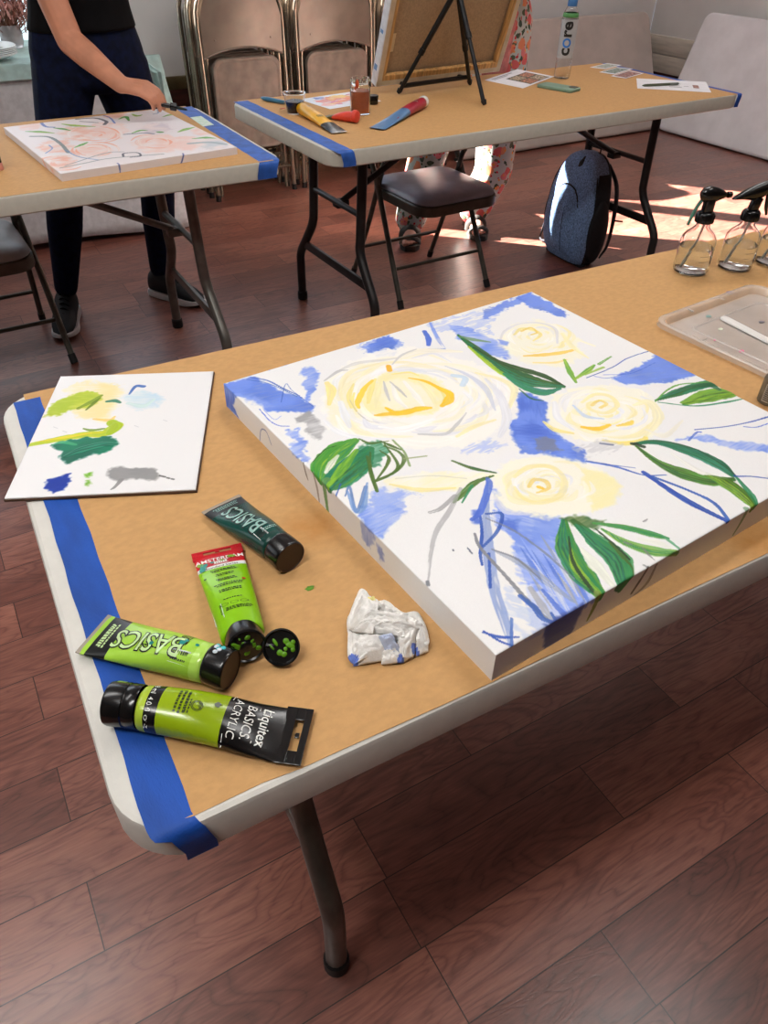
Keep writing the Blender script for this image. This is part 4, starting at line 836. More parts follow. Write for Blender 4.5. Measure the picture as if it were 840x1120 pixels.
for k in (-1, 0, 1):
    for j in range(10):
        a0, a1 = 2*PI*j/10, 2*PI*(j+1)/10; mb.add([surf(L*.755+r*math.sin(a)*.5, k*.010+r*math.cos(a), .0005) for a, r in ((a0, .0042), (a1, .0042), (a1, .0036), (a0, .0036))], [[0, 1, 2, 3]], 3, False)
para(mb, surf, L*.80, .003, 0, 1, 3, .028, 3, 33, lh=.0009)
barcode(mb, lambda x, y, l: surf(x, -.019+ (y), l), L*.72, -.004, .020, .010, 4, 3, 7)
for x, y, r, m_ in ((.10, -.022, .003, 6), (.12, -.018, .0036, 5), (.15, -.020, .003, 5), (.062, .012, .0028, 6), (.066, .015, .0022, 6), (.098, .002, .0018, 6), (.105, -.009, .0018, 5), (.18, -.021, .003, 5), (.33, -.021, .0012, 3), (.46, .017, .0016, 1)):
    V = [surf(L*x+r*math.cos(2*PI*k/10)*(1+.3*math.sin(k*2.3)), y+r*1.2*math.sin(2*PI*k/10), .001) for k in range(10)]; mb.add(V, [list(range(10))], m_, False)
mb.build('tube_body', mB_, t); crimp(t, .0276, .012, .0046, mB_[1], hang=True, th=.0014)
zc = .0172; ca = R_(38)
def cap_tip(r0, ln, tilt):     # cap turned up so its open mouth shows
    return Matrix.Translation((L+.002, 0, zc)) @ Matrix.Rotation(PI/2-tilt, 4, 'Y')
X = cap_tip(.017, .02, R_(14))
c_ = MB().lathe([(.0180, -.002), (.0186, .001), (.0190, .014), (.0188, .017), (.0172, .0182), (.0165, .0172), (.0160, .0165), (.006, .0165), (.0052, .019), (.0030, .0195), (0.0, .0192)], 40, 0, X).build('flip_cap', K_BLK, t)
gs = MB(); rg = random.Random(4)
for k in range(16):
    a_ = rg.uniform(0, 2*PI); r = rg.uniform(.003, .0135); gs.ell((r*math.cos(a_)*.6, r*math.sin(a_), .0170), (rg.uniform(.001, .0028), rg.uniform(.0012, .0038), .0010), 0, 10, 6, X @ Matrix.Rotation(rg.uniform(0, 3), 4, 'Z'))
gs.build('paint_smear', M('green_smear', (92, 150, 24), .35, var=.2), c_)
lp = at(308, 711, TZ+.012); inv = (Matrix.Translation(t.location) @ Matrix.Rotation(t.rotation_euler.z, 4, 'Z')).inverted()
ll = inv @ Vector((lp.x, lp.y, TZ+.0165))
nrm = (Vector((-.35, -.60, .72))).normalized(); Q = nrm.to_track_quat('Z', 'X').to_matrix().to_4x4()
nl = (inv.to_3x3() @ nrm); Q = nl.to_track_quat('Z', 'X').to_matrix().to_4x4(); X = Matrix.Translation(ll) @ Q
lid = MB().lathe([(0, -.004), (.0150, -.004), (.0178, -.002), (.0182, .001), (.0180, .0032), (.0166, .0034), (.0160, .0012), (.0150, 0), (0, -.0002)], 40, 0, X).build('flip_lid', K_BLK, t)
gs = MB()
for k in range(10):
    gs.ell((rg.uniform(-.008, .008), rg.uniform(-.010, .010), .0006), (rg.uniform(.002, .005), rg.uniform(.0012, .003), .0009), 0, 10, 6, X @ Matrix.Rotation(rg.uniform(0, 3), 4, 'Z'))
gs.build('paint_smear', M('green_smear', (92, 150, 24)), lid)
hg = X @ Vector((0, 0, -.001)); hp = Vector((L+.014, .010*(1 if hg.y > 0 else -1), zc-.004))
MB().tube([hp, (hp+hg)/2+Vector((0, 0, .001)), hg+(hp-hg)*.3], .0034, 0, 8).build('hinge', K_BLK, t)
# green spot of paint on the paper
p = at(339, 644, TZ); sp = MB(); n = 14
V = [(.0052*math.cos(2*PI*k/n)*(1+.25*math.sin(2.3*k)), .0034*math.sin(2*PI*k/n)*(1+.2*math.cos(3*k)), .0002) for k in range(n)]
sp.loft([V, [(x*.8, y*.8, .0009) for x, y, z in V], [(x*.3, y*.3, .0013) for x, y, z in V]])
tag(place(sp.build('paint_blob', M('green_smear', (92, 150, 24))), (p.x, p.y, TZ+.0008)), 'small green dab of paint dried on the kraft paper', 'paint dab')
p = at(357, 549.5, TZ)
# ---------------------------------------------------------------- crumpled paper towel
def towel():
    P = at(425, 708, TZ); nx, ny = 70, 60; V = []
    # a sheet gathered in folds: outline traced on the table, height from ridges
    out = [(381, 700), (381, 722), (390, 730), (408, 724), (436, 724), (443, 726), (452, 716), (468, 712), (466, 690), (458, 678), (442, 674), (430, 667), (412, 662), (404, 655), (393, 652), (385, 668), (380, 686)]
    O = np.array([(at(x, y, TZ).x-P.x, at(x, y, TZ).y-P.y) for x, y in out]); c = O.mean(0)
    n = 96; ring = np.array(cat(O, 9, True)); m = len(ring); rows = 40; rg = np.random.RandomState(5)
    for k in range(rows+1):
        f = 1-k/rows
        q = c+(ring-c)*(f*(1+.05*np.sin(np.arange(m)*.9+k*.8)[:, None]*(1-f)))
        for i, p in enumerate(q):
            x, y = p; d1 = 1-abs(math.sin((x*.40+y*.92)*100+4.0*vnoise(x*1000+99, y*1000+99, 22, 3))); d2 = 1-abs(math.sin((x*.9+y*.3)*150+6*vnoise(x*1000+99, y*1000+99, 14, 8)))
            h = (.019*(1-f*f)**.4)*(.16+.62*d1*d1+.34*d2**2)+.006*abs(2*vnoise(x*1000+200, y*1000+200, 5, 5)-1)+.004*vnoise(x*1000+200, y*1000+200, 2, 6)
            z = .0012+h*(1-f**6)+(.006*max(0, math.sin(i*.31+1))*(f > .9)+.002*(f > .9))
            V.append((x, y, max(z, .0006)))
    mb = MB(); Fc = []
    for k in range(rows):
        for i in range(m): j = (i+1) % m; Fc.append([k*m+i, k*m+j, (k+1)*m+j, (k+1)*m+i])
    mb.add(V, Fc, 0, True)
    rgt = np.random.RandomState(11)
    def flap(c, bulge, amp, mat, sd, n=18):
        W_ = [at(x, y, TZ+z) for x, y, z in c]; o_ = []
        for a in range(n+1):
            for b_ in range(n+1):
                u, v = a/n, b_/n; q = W_[0]*(1-u)*(1-v)+W_[1]*u*(1-v)+W_[2]*u*v+W_[3]*(1-u)*v
                r1 = 1-abs(2*vnoise(u*100+7*sd, v*100+3*sd, 34, sd)-1); r2 = 1-abs(2*vnoise(u*100+9, v*100+5*sd, 13, sd+4)-1); e_ = min(1, 6*min(u, 1-u, v, 1-v)+.25)
                q = q+Vector((rgt.uniform(-.0004, .0004), 0, bulge*math.sin(PI*u)*math.sin(PI*v)+e_*amp*(r1*.7+r2*.45-.5)))
                o_.append((q.x-P.x, q.y-P.y, max(q.z-TZ-.0009, .0008)))
        mb.add(o_, [[a*(n+1)+k, a*(n+1)+k+1, (a+1)*(n+1)+k+1, (a+1)*(n+1)+k] for a in range(n) for k in range(n)], mat, True)
    nb = len(mb.f)
    flap([(381, 689, .006), (396, 652, .020), (414, 660, .030), (408, 694, .026)], .008, .010, 0, 1)
    flap([(384, 692, .014), (405, 668, .034), (446, 672, .030), (442, 697, .024)], .006, .012, 0, 2, 26)
    flap([(396, 698, .012), (412, 682, .030), (463, 683, .022), (446, 700, .018)], .007, .010, 0, 3, 26)
    flap([(394, 694, .020), (423, 696, .022), (420, 723, .003), (386, 729, .002)], .005, .007, 0, 4)
    flap([(414, 696, .025), (429, 693, .027), (438, 712, .012), (424, 717, .008)], .003, .005, 2, 5)
    flap([(435, 692, .026), (456, 679, .026), (453, 718, .004), (438, 726, .003)], .006, .008, 0, 6)
    flap([(453, 678, .025), (464, 684, .018), (468.5, 713, .003), (455, 718, .003)], .004, .006, 0, 7)
    flap([(419, 711, .012), (440, 704, .016), (441, 725, .003), (417, 727, .003)], .003, .006, 0, 8)
    # stains
    F2 = mb.f; 
    for idx, f in enumerate(mb.f):
        p = mb.v[f[0]]; x, y = p.x, p.y
        q = lambda px, py, r: (lambda A_: math.hypot(x-A_.x+P.x, y-A_.y+P.y) < r)(at(px, py, TZ))
        if q(384, 727, .007) or q(453, 717, .004) or q(437, 726, .003): mb.m[idx] = 1
        elif q(407, 666, .005): mb.m[idx] = 3
    tis = lambda n_, c_: M(n_, c_, .85, var=.05, scale=120, bump=.3, bscale=600, spec=.15)
    o = mb.build('paper_towel', [tis('tissue_white', (242, 240, 235)), tis('tissue_blue_stain', (110, 134, 214)), tis('tissue_pale_blue', (196, 208, 234)), tis('tissue_yellow', (236, 226, 150))], sharp=180)
    so_ = o.modifiers.new('solid', 'SOLIDIFY'); so_.thickness = .0006; so_.offset = 1
    tag(place(o, (P.x, P.y, TZ+.0009)), 'crumpled white paper towel with blue paint stains beside the rose canvas', 'paper towel')
towel()
# ---------------------------------------------------------------- spray bottles
m_clear = M('clear_plastic', (250, 252, 252), .04, var=.0, trans=1.0, ior=1.25, spec=.5)
m_water = M('water', (248, 251, 252), .0, var=.0, trans=1.0, ior=1.2)
m_mark = M('scale_print', (60, 62, 64), .5)
def spray_bottle(label, px, py, rz, s=1.0, kind=0, strap=None):
    p = at(px, py, TZ); t = thing('spray_bottle', label, 'spray bottle', (p.x, p.y, TZ+.0008), rz, None)
    r = .0335*s; hb = .082*s
    prof = [(0, .0015), (r*.80, .0008), (r*.96, .003), (r, .008), (r, .058*s), (r*.96, .066*s), (r*.80, .0745*s), (r*.55, .082*s), (r*.40, .088*s), (r*.37, .094*s), (r*.37, .104*s)]
    inn = [(q*.955 if q > .003 else 0, z+.0015) for q, z in prof[::-1]]; inn[-1] = (0, .004)
    MB().lathe(prof+[(r*.33, .104*s)]+[(max(q-.0014, 0), z) for q, z in prof[::-1][:-2]]+[(r*.7, .0042), (0, .0048)], 40).build('bottle', m_clear, t)
    wl = .050*s
    MB().lathe([(0, .0052), (r*.7, .0046), (r*.92-.0012, .006), (r-.0022, .010), (r-.0022, wl), (0, wl)], 40).build('water', m_water, t)
    MB().tube([(.004, 0, .100*s), (.0, .004, .06*s), (-.012, .010, .008)], .0022, 0, 8).build('dip_tube', M('milky_tube', (226, 228, 226), .3, var=.02, trans=.4), t)
    k = MB()
    for z in (.030*s, .040*s, .050*s):
        n = 5; V = [((r+.0003)*math.cos(R_(-100+i*9)), (r+.0003)*math.sin(R_(-100+i*9)), z+dz) for i in range(n) for dz in (0, .0006)]
        k.add(V, [[2*i, 2*i+1, 2*i+3, 2*i+2] for i in range(n-1)], 0, False)
    k.build('scale_marks', m_mark, t)
    z0 = .095*s
    c_ = MB().lathe([(r*.44, z0), (r*.50, z0+.001), (r*.50, z0+.016*s), (r*.44, z0+.019*s), (r*.34, z0+.021*s), (0, z0+.0211*s)], 30)
    for i in range(24):
        a = 2*PI*i/24; c_.box((r*.505*math.cos(a), r*.505*math.sin(a), z0+.008*s), (.0012, .0012, .013*s), .0002)
    c_.build('screw_collar', K_BLK, t)
    h = MB()
    if kind == 0:
        h.slab(.020*s, .019*s, .030*s, .007, .002, 0, Matrix.Translation((0, 0, z0+.018*s)))
        R = []
        for x, w, zl, zh in ((-.021, .010, .046, .058), (-.016, .020, .038, .064), (-.004, .023, .036, .066), (.010, .020, .037, .063), (.022, .014, .042, .058), (.029, .009, .045, .054), (.0335, .006, .047, .0515)):
            R.append([(x*s, (w/2)*s*math.cos(2*PI*j/14), z0+((zl+zh)/2+(zh-zl)/2*math.sin(2*PI*j/14))*s) for j in range(14)])
        h.loft(R)
        n_ = MB().lathe([(.0055*s, 0), (.006*s, .001), (.005*s, .008*s), (.0018*s, .010*s), (0, .010*s)], 14, 0, Matrix.Translation((.032*s, 0, z0+.0495*s)) @ Matrix.Rotation(PI/2, 4, 'Y'))
    else:
        h.slab(.019*s, .018*s, .026*s, .007, .002, 0, Matrix.Translation((0, 0, z0+.018*s)) @ Matrix.Rotation(R_(10), 4, 'Y'))
        R = []
        for x, w, zl, zh in ((-.048, .008, .040, .0425), (-.042, .014, .040, .047), (-.028, .019, .040, .056), (-.010, .021, .038, .066), (.010, .021, .042, .073), (.026, .017, .052, .076), (.036, .012, .058, .074), (.040, .009, .060, .072)):
            R.append([(x*s, (w/2)*s*math.cos(2*PI*j/14), z0+((zl+zh)/2+(zh-zl)/2*math.sin(2*PI*j/14))*s) for j in range(14)])
        h.loft(R)
        n_ = MB().lathe([(.0065*s, 0), (.007*s, .001), (.006*s, .010*s), (.002*s, .012*s), (0, .012*s)], 14, 0, Matrix.Translation((.039*s, 0, z0+.066*s)) @ Matrix.Rotation(PI/2, 4, 'Y'))
    ho = h.build('spray_head', K_BLK, t); n_.build('nozzle', K_BLK, ho)
    if kind == 0:
        MB().tube([(-.010*s, 0, z0+.046*s), (-.019*s, 0, z0+.036*s), (-.026*s, 0, z0+.018*s), (-.031*s, 0, z0-.004*s)], [.0052*s, .0050*s, .0048*s, .0040*s], 0, 10, smooth_path=4, flat=.45).build('trigger', strap or K_BLK, t)
    else:
        MB().tube([(.022*s, 0, z0+.058*s), (.024*s, 0, z0+.044*s), (.027*s, 0, z0+.026*s), (.033*s, 0, z0+.010*s)], [.005*s, .005*s, .0045*s, .0032*s], 0, 10, smooth_path=4, flat=.8).build('trigger', K_BLK, t)
    return t
spray_bottle('clear spray bottle with a stubby black head and green trigger, left of the row', 754, 297, R_(-24), 1.02, 0, M('green_trigger', (64, 120, 100), .3, var=.15))
spray_bottle('clear spray bottle with a long black trigger head, beside the stubby one', 802, 293, R_(-24), 1.0, 1)
spray_bottle('clear spray bottle cut off by the right edge of the photo', 843, 288, R_(-24), 1.0, 1)
# ---------------------------------------------------------------- clear tray
q0, q1, q3 = at(722, 350, TZ+.012), at(810, 318, TZ+.012), at(848, 424, TZ+.012)
ux = (q1-q0); ta = math.atan2(ux.y, ux.x); tl = .255; 
tv = Vector((-math.sin(ta), math.cos(ta), 0))
t = thing('box_lid', 'clear plastic box lid lying upturned between spray bottles and rose canvas', 'lid', tuple(q0)[:2]+(TZ+.0008,), ta)
m_lid = M('cloudy_clear_plastic', (226, 220, 214), .18, var=.05, scale=12, alpha=.42, spec=.7)
LW, LD = .30, .26; X0_ = Matrix.Translation((LW/2-.012, -LD/2+.010, 0))
mb = MB(); R = []
for ins, z in ((.020, .0004), (.016, .0008), (.012, .010), (.009, .0125), (.002, .0125), (.0, .0115), (.0, .006), (-.001, .004)):
    R.append([(x, y, z) for x, y in rrect(LW-2*ins, LD-2*ins, .030-ins*.6, 8)])
mb.loft(R, cap=False, X=X0_)
mb.loft([[(x, y, .0006) for x, y in rrect(LW-.04, LD-.04, .018, 8)], [(x, y, .0016) for x, y in rrect(LW-.042, LD-.042, .018, 8)]], X=X0_)
R = [[(x, y, z) for x, y in rrect(LW-2*i, LD-2*i, .014, 6)] for i, z in ((.046, .0016), (.0475, .0030), (.0505, .0030), (.052, .0016))]
mb.loft(R, cap=False, X=X0_)
for x, y, w_, d_ in ((-.06, LD/2-.012, .003, .018), (.03, LD/2-.012, .003, .018), (-LW/2+.012, .03, .018, .003)): mb.box((x+LW/2-.012, y-LD/2+.010, .0118), (w_, d_, .0022), .0006)
mb.build('clear_panel', m_lid, t)
st_ = MB(); X = Matrix.Translation((LW/2-.012, -LD/2+.010, 0))
st_.add([], [])
def spot(x, y, r, m_):
    V = [(x+r*math.cos(2*PI*k/12)*(1+.2*math.sin(2.3*k)), y+r*.7*math.sin(2*PI*k/12), .0022) for k in range(12)]
    st_.loft([V, [(a, b, .0026) for a, b, c in V]], m_)
inv = (Matrix.Translation(t.location) @ Matrix.Rotation(ta, 4, 'Z')).inverted()
def lp_(px, py, z=.002): v = inv @ at(px, py, TZ+.0008+z); return v
for px, py, r, m_ in ((782, 372, .003, 0), (811, 384, .0055, 0), (798, 320, .008, 1), (833, 352, .006, 2), (788, 360, .005, 3), (757, 340, .005, 4), (775, 346, .006, 4)):
    v = lp_(px, py, .0022); st_ = MB(); spot(v.x, v.y, r, 0); st_.build('paint_spot', [M('magenta_spot', (190, 60, 120), .4), M('violet_spot', (92, 84, 160), .4), M('grey_spot', (120, 116, 124), .4), K_WHT, M('aqua_spot', (150, 196, 190), .4, alpha=.6)][m_], t)
a_, b_ = at(790, 346, TZ+.006), at(850, 377, TZ+.006); d_ = b_-a_
o = MB(); R = []
for x, w_ in ((0, .004), (.003, .0075), (.008, .0095), (.04, .0095), (.13, .0080), (.15, .006)): R.append([(x, y, z) for y, z in ((-w_, 0), (-w_*.8, .0022), (w_*.8, .0022), (w_, 0))])
o.loft(R)
tag(place(o.build('palette_knife', M('white_plastic', (236, 234, 230), .25, var=.02)), (a_.x, a_.y, TZ+.0042), math.atan2(d_.y, d_.x)), 'flat white plastic stick lying across the clear lid', 'palette knife')
# small bottle at the right edge
p = at(838, 441, TZ); t = thing('paint_bottle', 'small smoky bottle with a barcode label and black cap at the canvas corner', 'bottle', (p.x+.006, p.y, TZ+.0008), R_(-20))
mb = MB(); mb.lathe([(0, 0), (.016, 0), (.018, .002), (.018, .038), (.015, .044), (.008, .048), (.0075, .052), (0, .052)], 30, 0); mb.build('bottle', M('smoky_plastic', (120, 112, 96), .15, var=.15, scale=60, alpha=.85), t)
mb = MB(); n = 12; f_ = lambda i, z: ((.0184)*math.cos(R_(190+i*8)), .0184*math.sin(R_(190+i*8)), z)
mb.add([f_(i, z) for i in range(n) for z in (.006, .034)], [[2*i, 2*i+1, 2*i+3, 2*i+2] for i in range(n-1)], 0)
for k in range(8):
    z = .009+k*.003; mb.add([((.0187)*math.cos(R_(195+i*8)), .0187*math.sin(R_(195+i*8)), zz) for i in range(5) for zz in (z, z+.0014)], [[2*i, 2*i+1, 2*i+3, 2*i+2] for i in range(4)], 1, False)
mb.build('label', [M('grey_label', (176, 170, 158), .5), m_mark], t)
MB().lathe([(.0095, .050), (.010, .051), (.010, .066), (.008, .068), (0, .068)], 24).build('cap', K_BLK, t)
# ---------------------------------------------------------------- things on the back right table
def T2P(px, py, z=0.0): return at(px, py, TZ+z)
def clear_cup(): 
    p = T2P(323, 124); t = thing('plastic_cup', 'clear plastic cup holding dark purple paint water', 'cup', (p.x, p.y, TZ+.0009))
    h, r0, r1 = .062, .026, .036
    MB().lathe([(0, 0), (r0, 0), (r0+.001, .002), (r1, h-.004), (r1+.003, h-.002), (r1+.003, h), (r1, h), (r0-.0005, .003), (0, .003)], 36).build('cup', m_clear, t)
    MB().lathe([(0, .0034), (r0-.001, .0034), (r0+.0052, .037), (0, .037)], 32).build('dark_liquid', M('purple_black_liquid', (26, 10, 20), .1, var=.1), t)
clear_cup()
p = T2P(394, 125); t = thing('glass_jar', 'glass jar of cloudy orange paint water', 'jar', (p.x, p.y, TZ+.0009))
MB().lathe([(0, 0), (.029, 0), (.033, .003), (.0335, .008), (.0335, .078), (.031, .086), (.029, .090), (.0305, .092), (.0305, .108), (.028, .108), (.027, .09), (.0315, .078), (.0315, .008), (0, .005)], 40).build('jar', m_clear, t)
MB().lathe([(0, .0052), (.031, .0082), (.031, .070), (0, .070)], 36).build('orange_water', M('orange_water', (192, 104, 66), .25, var=.06, scale=20), t)
o = MB(); o.ell((-.024, -.021, .094), (.006, .006, .013)); o.ell((-.028, -.016, .082), (.003, .003, .006)); o.build('paint_smear', M('orange_smear', (200, 84, 40), .5), t)
o = MB(); rg = random.Random(9)
for k in range(9): a = 2*PI*k/9; o.ell((.0312*math.cos(a), .0312*math.sin(a), .100+.003*rg.random()), (.0012, .004, .004), 0, 8, 6, Matrix.Rotation(0, 4, 'Z'))
o.build('rim_paint', M('white_green_paint', (206, 214, 190), .5), t)
def lay2(label, pa, pb, z=.014):
    a, b = T2P(*pa, z), T2P(*pb, z); d = b-a
    return thing('paint_tube', label, 'paint tube', (a.x, a.y, TZ+.0009), math.atan2(d.y, d.x)), math.hypot(d.x, d.y)
def simple_tube(label, pa, pb, r, wc, cols, capcol, bands, capr=None, clen=.022):
    t, D = lay2(label, pa, pb); L = max(D-clen, .05); st, surf = tube_shape(L, wc, .0012, r, r*.95, .004, r)
    mb = MB(); tube_body(mb, L, st, bands); return t, L, st, surf, mb
mY = [M('tube_yellow', (238, 176, 18), .3, var=.05), K_BLK, M('print_white', (232, 234, 228)), M('print_dark', (44, 56, 12))]
t, L, st, surf, mb = simple_tube('yellow paint tube with a black crimped end in front of the dark cup', (371, 141), (327, 119), .0185, .027, None, None, [(.30, 1), (1.1, 0)])
para(mb, surf, L*.5, 0, 0, -1, 3, .026, 3, 4, lh=.003); barcode(mb, surf, L*.80, -.012, .018, .012, 2, 3, 5)
mb.build('tube_body', mY, t); crimp(t, .027, .006, .0046, M('clear_crimp', (196, 186, 170))); round_cap(L+.003, .0188, .02, .0188, t, K_BLK)
mR = [M('tube_coral', (226, 78, 60), .3, var=.06), M('tube_crimson', (176, 30, 56), .3, var=.06), M('olive_print', (96, 88, 40), .4)]
t, L, st, surf, mb = simple_tube('coral red paint tube with a round red cap in front of the orange jar', (357, 124), (389, 129.5), .0165, .022, None, None, [(.35, 2), (1.1, 0)], clen=.012)
mb.build('tube_body', mR, t); crimp(t, .022, .006, .0046, mR[2])
MB().lathe([(.0165, 0), (.0185, .003), (.0188, .010), (.0165, .017), (.009, .0205), (0, .0212)], 30, 0, Matrix.Translation((L+.002, 0, .0186)) @ Matrix.Rotation(PI/2, 4, 'Y')).build('cap', mR[0], t)
mBl = [M('tube_steel_blue', (86, 128, 172), .35, var=.08), mR[1], K_WHT]
t, L, st, surf, mb = simple_tube('blue and crimson paint tube with a white cap, lying alone by the table edge', (413, 137), (464, 113), .0180, .027, None, None, [(.60, 0), (1.1, 1)])
V = [surf(L*x, y, .0004) for x, y in ((.60, -.02), (.60, .004), (.30, -.018))]; mb.add(V, [[0, 1, 2]], 1, False)
para(mb, surf, L*.84, 0, 0, -1, 2, .022, 2, 4, lh=.0025)
mb.build('tube_body', mBl, t); crimp(t, .027, .005, .0046, mBl[0]); cw = round_cap(L+.003, .0185, .017, .0187, t, M('white_plastic', (236, 234, 230)))
cw.data.materials[0] = M('white_plastic', (236, 234, 230))
# palette paper with wet paint
a, b, c_ = T2P(338, 112), T2P(398, 103), T2P(408, 119)
PX = 230.0; PY = 190.0; d = b-a; an = math.atan2(d.y, d.x)
pp = Paint(PX, PY, (226, 230, 236), 1.6); rg = np.random.RandomState(8)
for (x, y, r, col, c2) in ((60, 120, 36, (226, 120, 96), (232, 170, 160)), (110, 130, 40, (238, 150, 60), (240, 196, 90)), (150, 150, 34, (240, 186, 60), (246, 214, 110)), (85, 70, 40, (200, 60, 96), (226, 120, 130)), (140, 90, 46, (232, 110, 60), (238, 170, 120)), (185, 110, 34, (238, 140, 60), (230, 90, 60)), (40, 60, 30, (236, 160, 150), (240, 200, 190)), (120, 40, 34, (190, 206, 226), (226, 232, 240)), (180, 60, 30, (206, 214, 230), (240, 220, 200)), (70, 165, 22, (70, 100, 180), (120, 150, 210))):
    pts = [(x+r*math.cos(a_)*(.7+.5*rg.rand()), y+r*.8*math.sin(a_)*(.7+.5*rg.rand())) for a_ in np.linspace(0, 2*PI, 9)[:-1]]; pp.area(pts, col, .95, rag=8, tex=.3, col2=c2, h=.6)
for k in range(18):
    x, y = 30+rg.rand()*160, 30+rg.rand()*130; pp.stroke([(x, y), (x+20, y+10*rg.rand()), (x+45, y+20*rg.rand())], [4, 10, 4], [(226, 90, 80), (242, 200, 90), (240, 220, 214), (190, 40, 90)][k % 4], .8, h=.5)
o = pp.mesh('palette_paper', [MA('wet_palette_paint', .3, .1, 200)], 0)
pc_ = (T2P(372, 110)); place(o, (pc_.x, pc_.y, TZ+.0012), an); o.location = o.location-Vector((math.cos(an)*PX/2000-math.sin(an)*PY/2000, math.sin(an)*PX/2000+math.cos(an)*PY/2000, 0))
tag(o, 'sheet of palette paper smeared with red, orange and yellow paint', 'palette')
# brush lying at the corner
a, b = T2P(286, 108, .006), T2P(312, 113, .006); d = b-a; t = thing('paint_brush', 'blue handled brush lying beside the plastic cup', 'brush', (a.x, a.y, TZ+.0008), math.atan2(d.y, d.x)); L = d.length
MB().lathe([(0, 0), (.004, .001), (.006, .012), (.0075, .03), (.006, L), (0, L)], 16, 0, Matrix.Translation((0, 0, .0077)) @ Matrix.Rotation(PI/2, 4, 'Y')).build('handle', M('blue_handle', (64, 124, 160), .3, var=.1), t)
MB().lathe([(.0062, 0), (.0064, .025), (.006, .03)], 16, 0, Matrix.Translation((L, 0, .0077)) @ Matrix.Rotation(PI/2, 4, 'Y')).build('ferrule', M('brushed_metal', (190, 190, 186), .3, metal=.9), t)
MB().lathe([(.006, 0), (.0068, .010), (.003, .024), (0, .027)], 12, 0, Matrix.Translation((L+.03, 0, .0077)) @ Matrix.Rotation(PI/2, 4, 'Y')).build('bristles', M('dark_bristle', (46, 40, 38), .7), t)
p = T2P(309, 119); o = MB(); o.loft([[(.011*math.cos(2*PI*k/12)*(1+.2*math.sin(k*2)), .006*math.sin(2*PI*k/12), z) for k in range(12)] for z in (0, .0008)])
tag(place(o.build('paint_blob', M('orange_smear', (200, 84, 40))), (p.x, p.y, TZ+.0008)), 'small orange dab of paint beside the plastic cup', 'paint dab')
# black pot lid behind the jar
p = T2P(408, 114); t = thing('paint_pot', 'small black paint pot half hidden behind the orange jar', 'pot', (p.x, p.y, TZ+.0008))
MB().lathe([(0, 0), (.017, 0), (.018, .002), (.018, .014), (.016, .016), (0, .016)], 28).build('pot', K_BLK, t)
MB().lathe([(.0172, .0165), (.019, .017), (.019, .026), (.0178, .028), (0, .028)], 28).build('lid', K_BLK, t)
# water bottle
p = T2P(614, 86); t = thing('water_bottle', 'tall clear water bottle lettered in black and blue', 'bottle', (p.x, p.y, TZ+.0009), math.atan2(-p.y, -p.x))
prof = [(0, .002), (.022, .001), (.030, .004), (.032, .012), (.032, .05), (.0305, .06), (.032, .07), (.032, .205), (.030, .222), (.022, .24), (.0145, .252), (.0145, .262)]
MB().lathe(prof+[(max(r-.0012, 0), z) for r, z in prof[::-1][:-1]]+[(0, .005)], 40).build('bottle', m_clear, t)
mb = MB(); mb.lathe([(.0324, .075), (.0326, .076), (.0326, .205), (.0324, .206)], 40, 0)
f = lambda x0, z0: (lambda u, v: (.0329*math.cos((-v+x0)/.0326), .0329*math.sin((-v+x0)/.0326), z0+u))
put_text(mb, 'c', .062, f(.014, .084), 1, .03, 'LEFT', sub=4); put_text(mb, 're', .062, f(.014, .146), 1, .03, 'LEFT', sub=4)
V = []; n = 36
for k in range(n):
    for r in (.0165, .0098): V.append(f(.0, .128)(r*math.cos(2*PI*k/n), r*math.sin(2*PI*k/n)))
mb.add(V, [[2*k, 2*k+1, (2*k+3) % (2*n), (2*k+2) % (2*n)] for k in range(n)], 2, False)
mb.build('label', [M('clear_white_label', (214, 218, 222), .3, var=.03, alpha=.55), M('label_black', (22, 20, 18), .4), M('label_blue', (36, 112, 196), .4)], t)
MB().lathe([(.0305, .212), (.0312, .214), (.0295, .226), (.0285, .227)], 36).build('green_band', M('green_band', (92, 160, 92), .4), t)
MB().lathe([(.0185, .248), (.019, .249), (.019, .268), (.0175, .271), (0, .271)], 30).build('cap', M('blue_cap', (72, 130, 196), .35), t)
# phone
a, b = T2P(588, 96, .01), T2P(635, 102, .01); pm = T2P(611, 96, .005)
t = thing('phone', 'phone in a sage green case lying in front of the water bottle', 'phone', (pm.x, pm.y, TZ+.0008), math.atan2(T2P(633, 99).y-T2P(592, 92).y, T2P(633, 99).x-T2P(592, 92).x))
MB().slab(.158, .078, .011, .012, .003).build('case', M('sage_case', (128, 158, 138), .5, var=.05), t)
o = MB().slab(.030, .030, .002, .006, .0006, 0, Matrix.Translation((.056, .016, .011))); o.build('camera_bump', M('phone_dark', (60, 56, 30), .2), t)
# printed sheets
def printed(label, corners, blocks, ncol, z=.0011):
    """a print: white sheet with coloured picture blocks (fractions of the sheet)"""
    P = [T2P(*c) for c in corners]; o = P[0]; mb = MB()
    n = 8
    def g(u, v, dz): 
        q = P[0]*(1-u)*(1-v)+P[1]*u*(1-v)+P[2]*u*v+P[3]*(1-u)*v; return (q.x-o.x, q.y-o.y, dz)
    mb.add([g(u, v, zz) for zz in (0, .0003) for u, v in ((0, 0), (1, 0), (1, 1), (0, 1))], [[0, 3, 2, 1], [4, 5, 6, 7], [0, 1, 5, 4], [1, 2, 6, 5], [2, 3, 7, 6], [3, 0, 4, 7]], 0, False)
    for k_, (u0, u1, v0, v1, m_) in enumerate(blocks):
        dz = .0004+.0001*k_
        mb.add([g(u0, v0, dz), g(u1, v0, dz), g(u1, v1, dz), g(u0, v1, dz)], [[0, 1, 2, 3]], m_, False)
    o_ = mb.build('printed_sheet', ncol); place(o_, (o.x, o.y, TZ+z)); return tag(o_, label, 'paper')
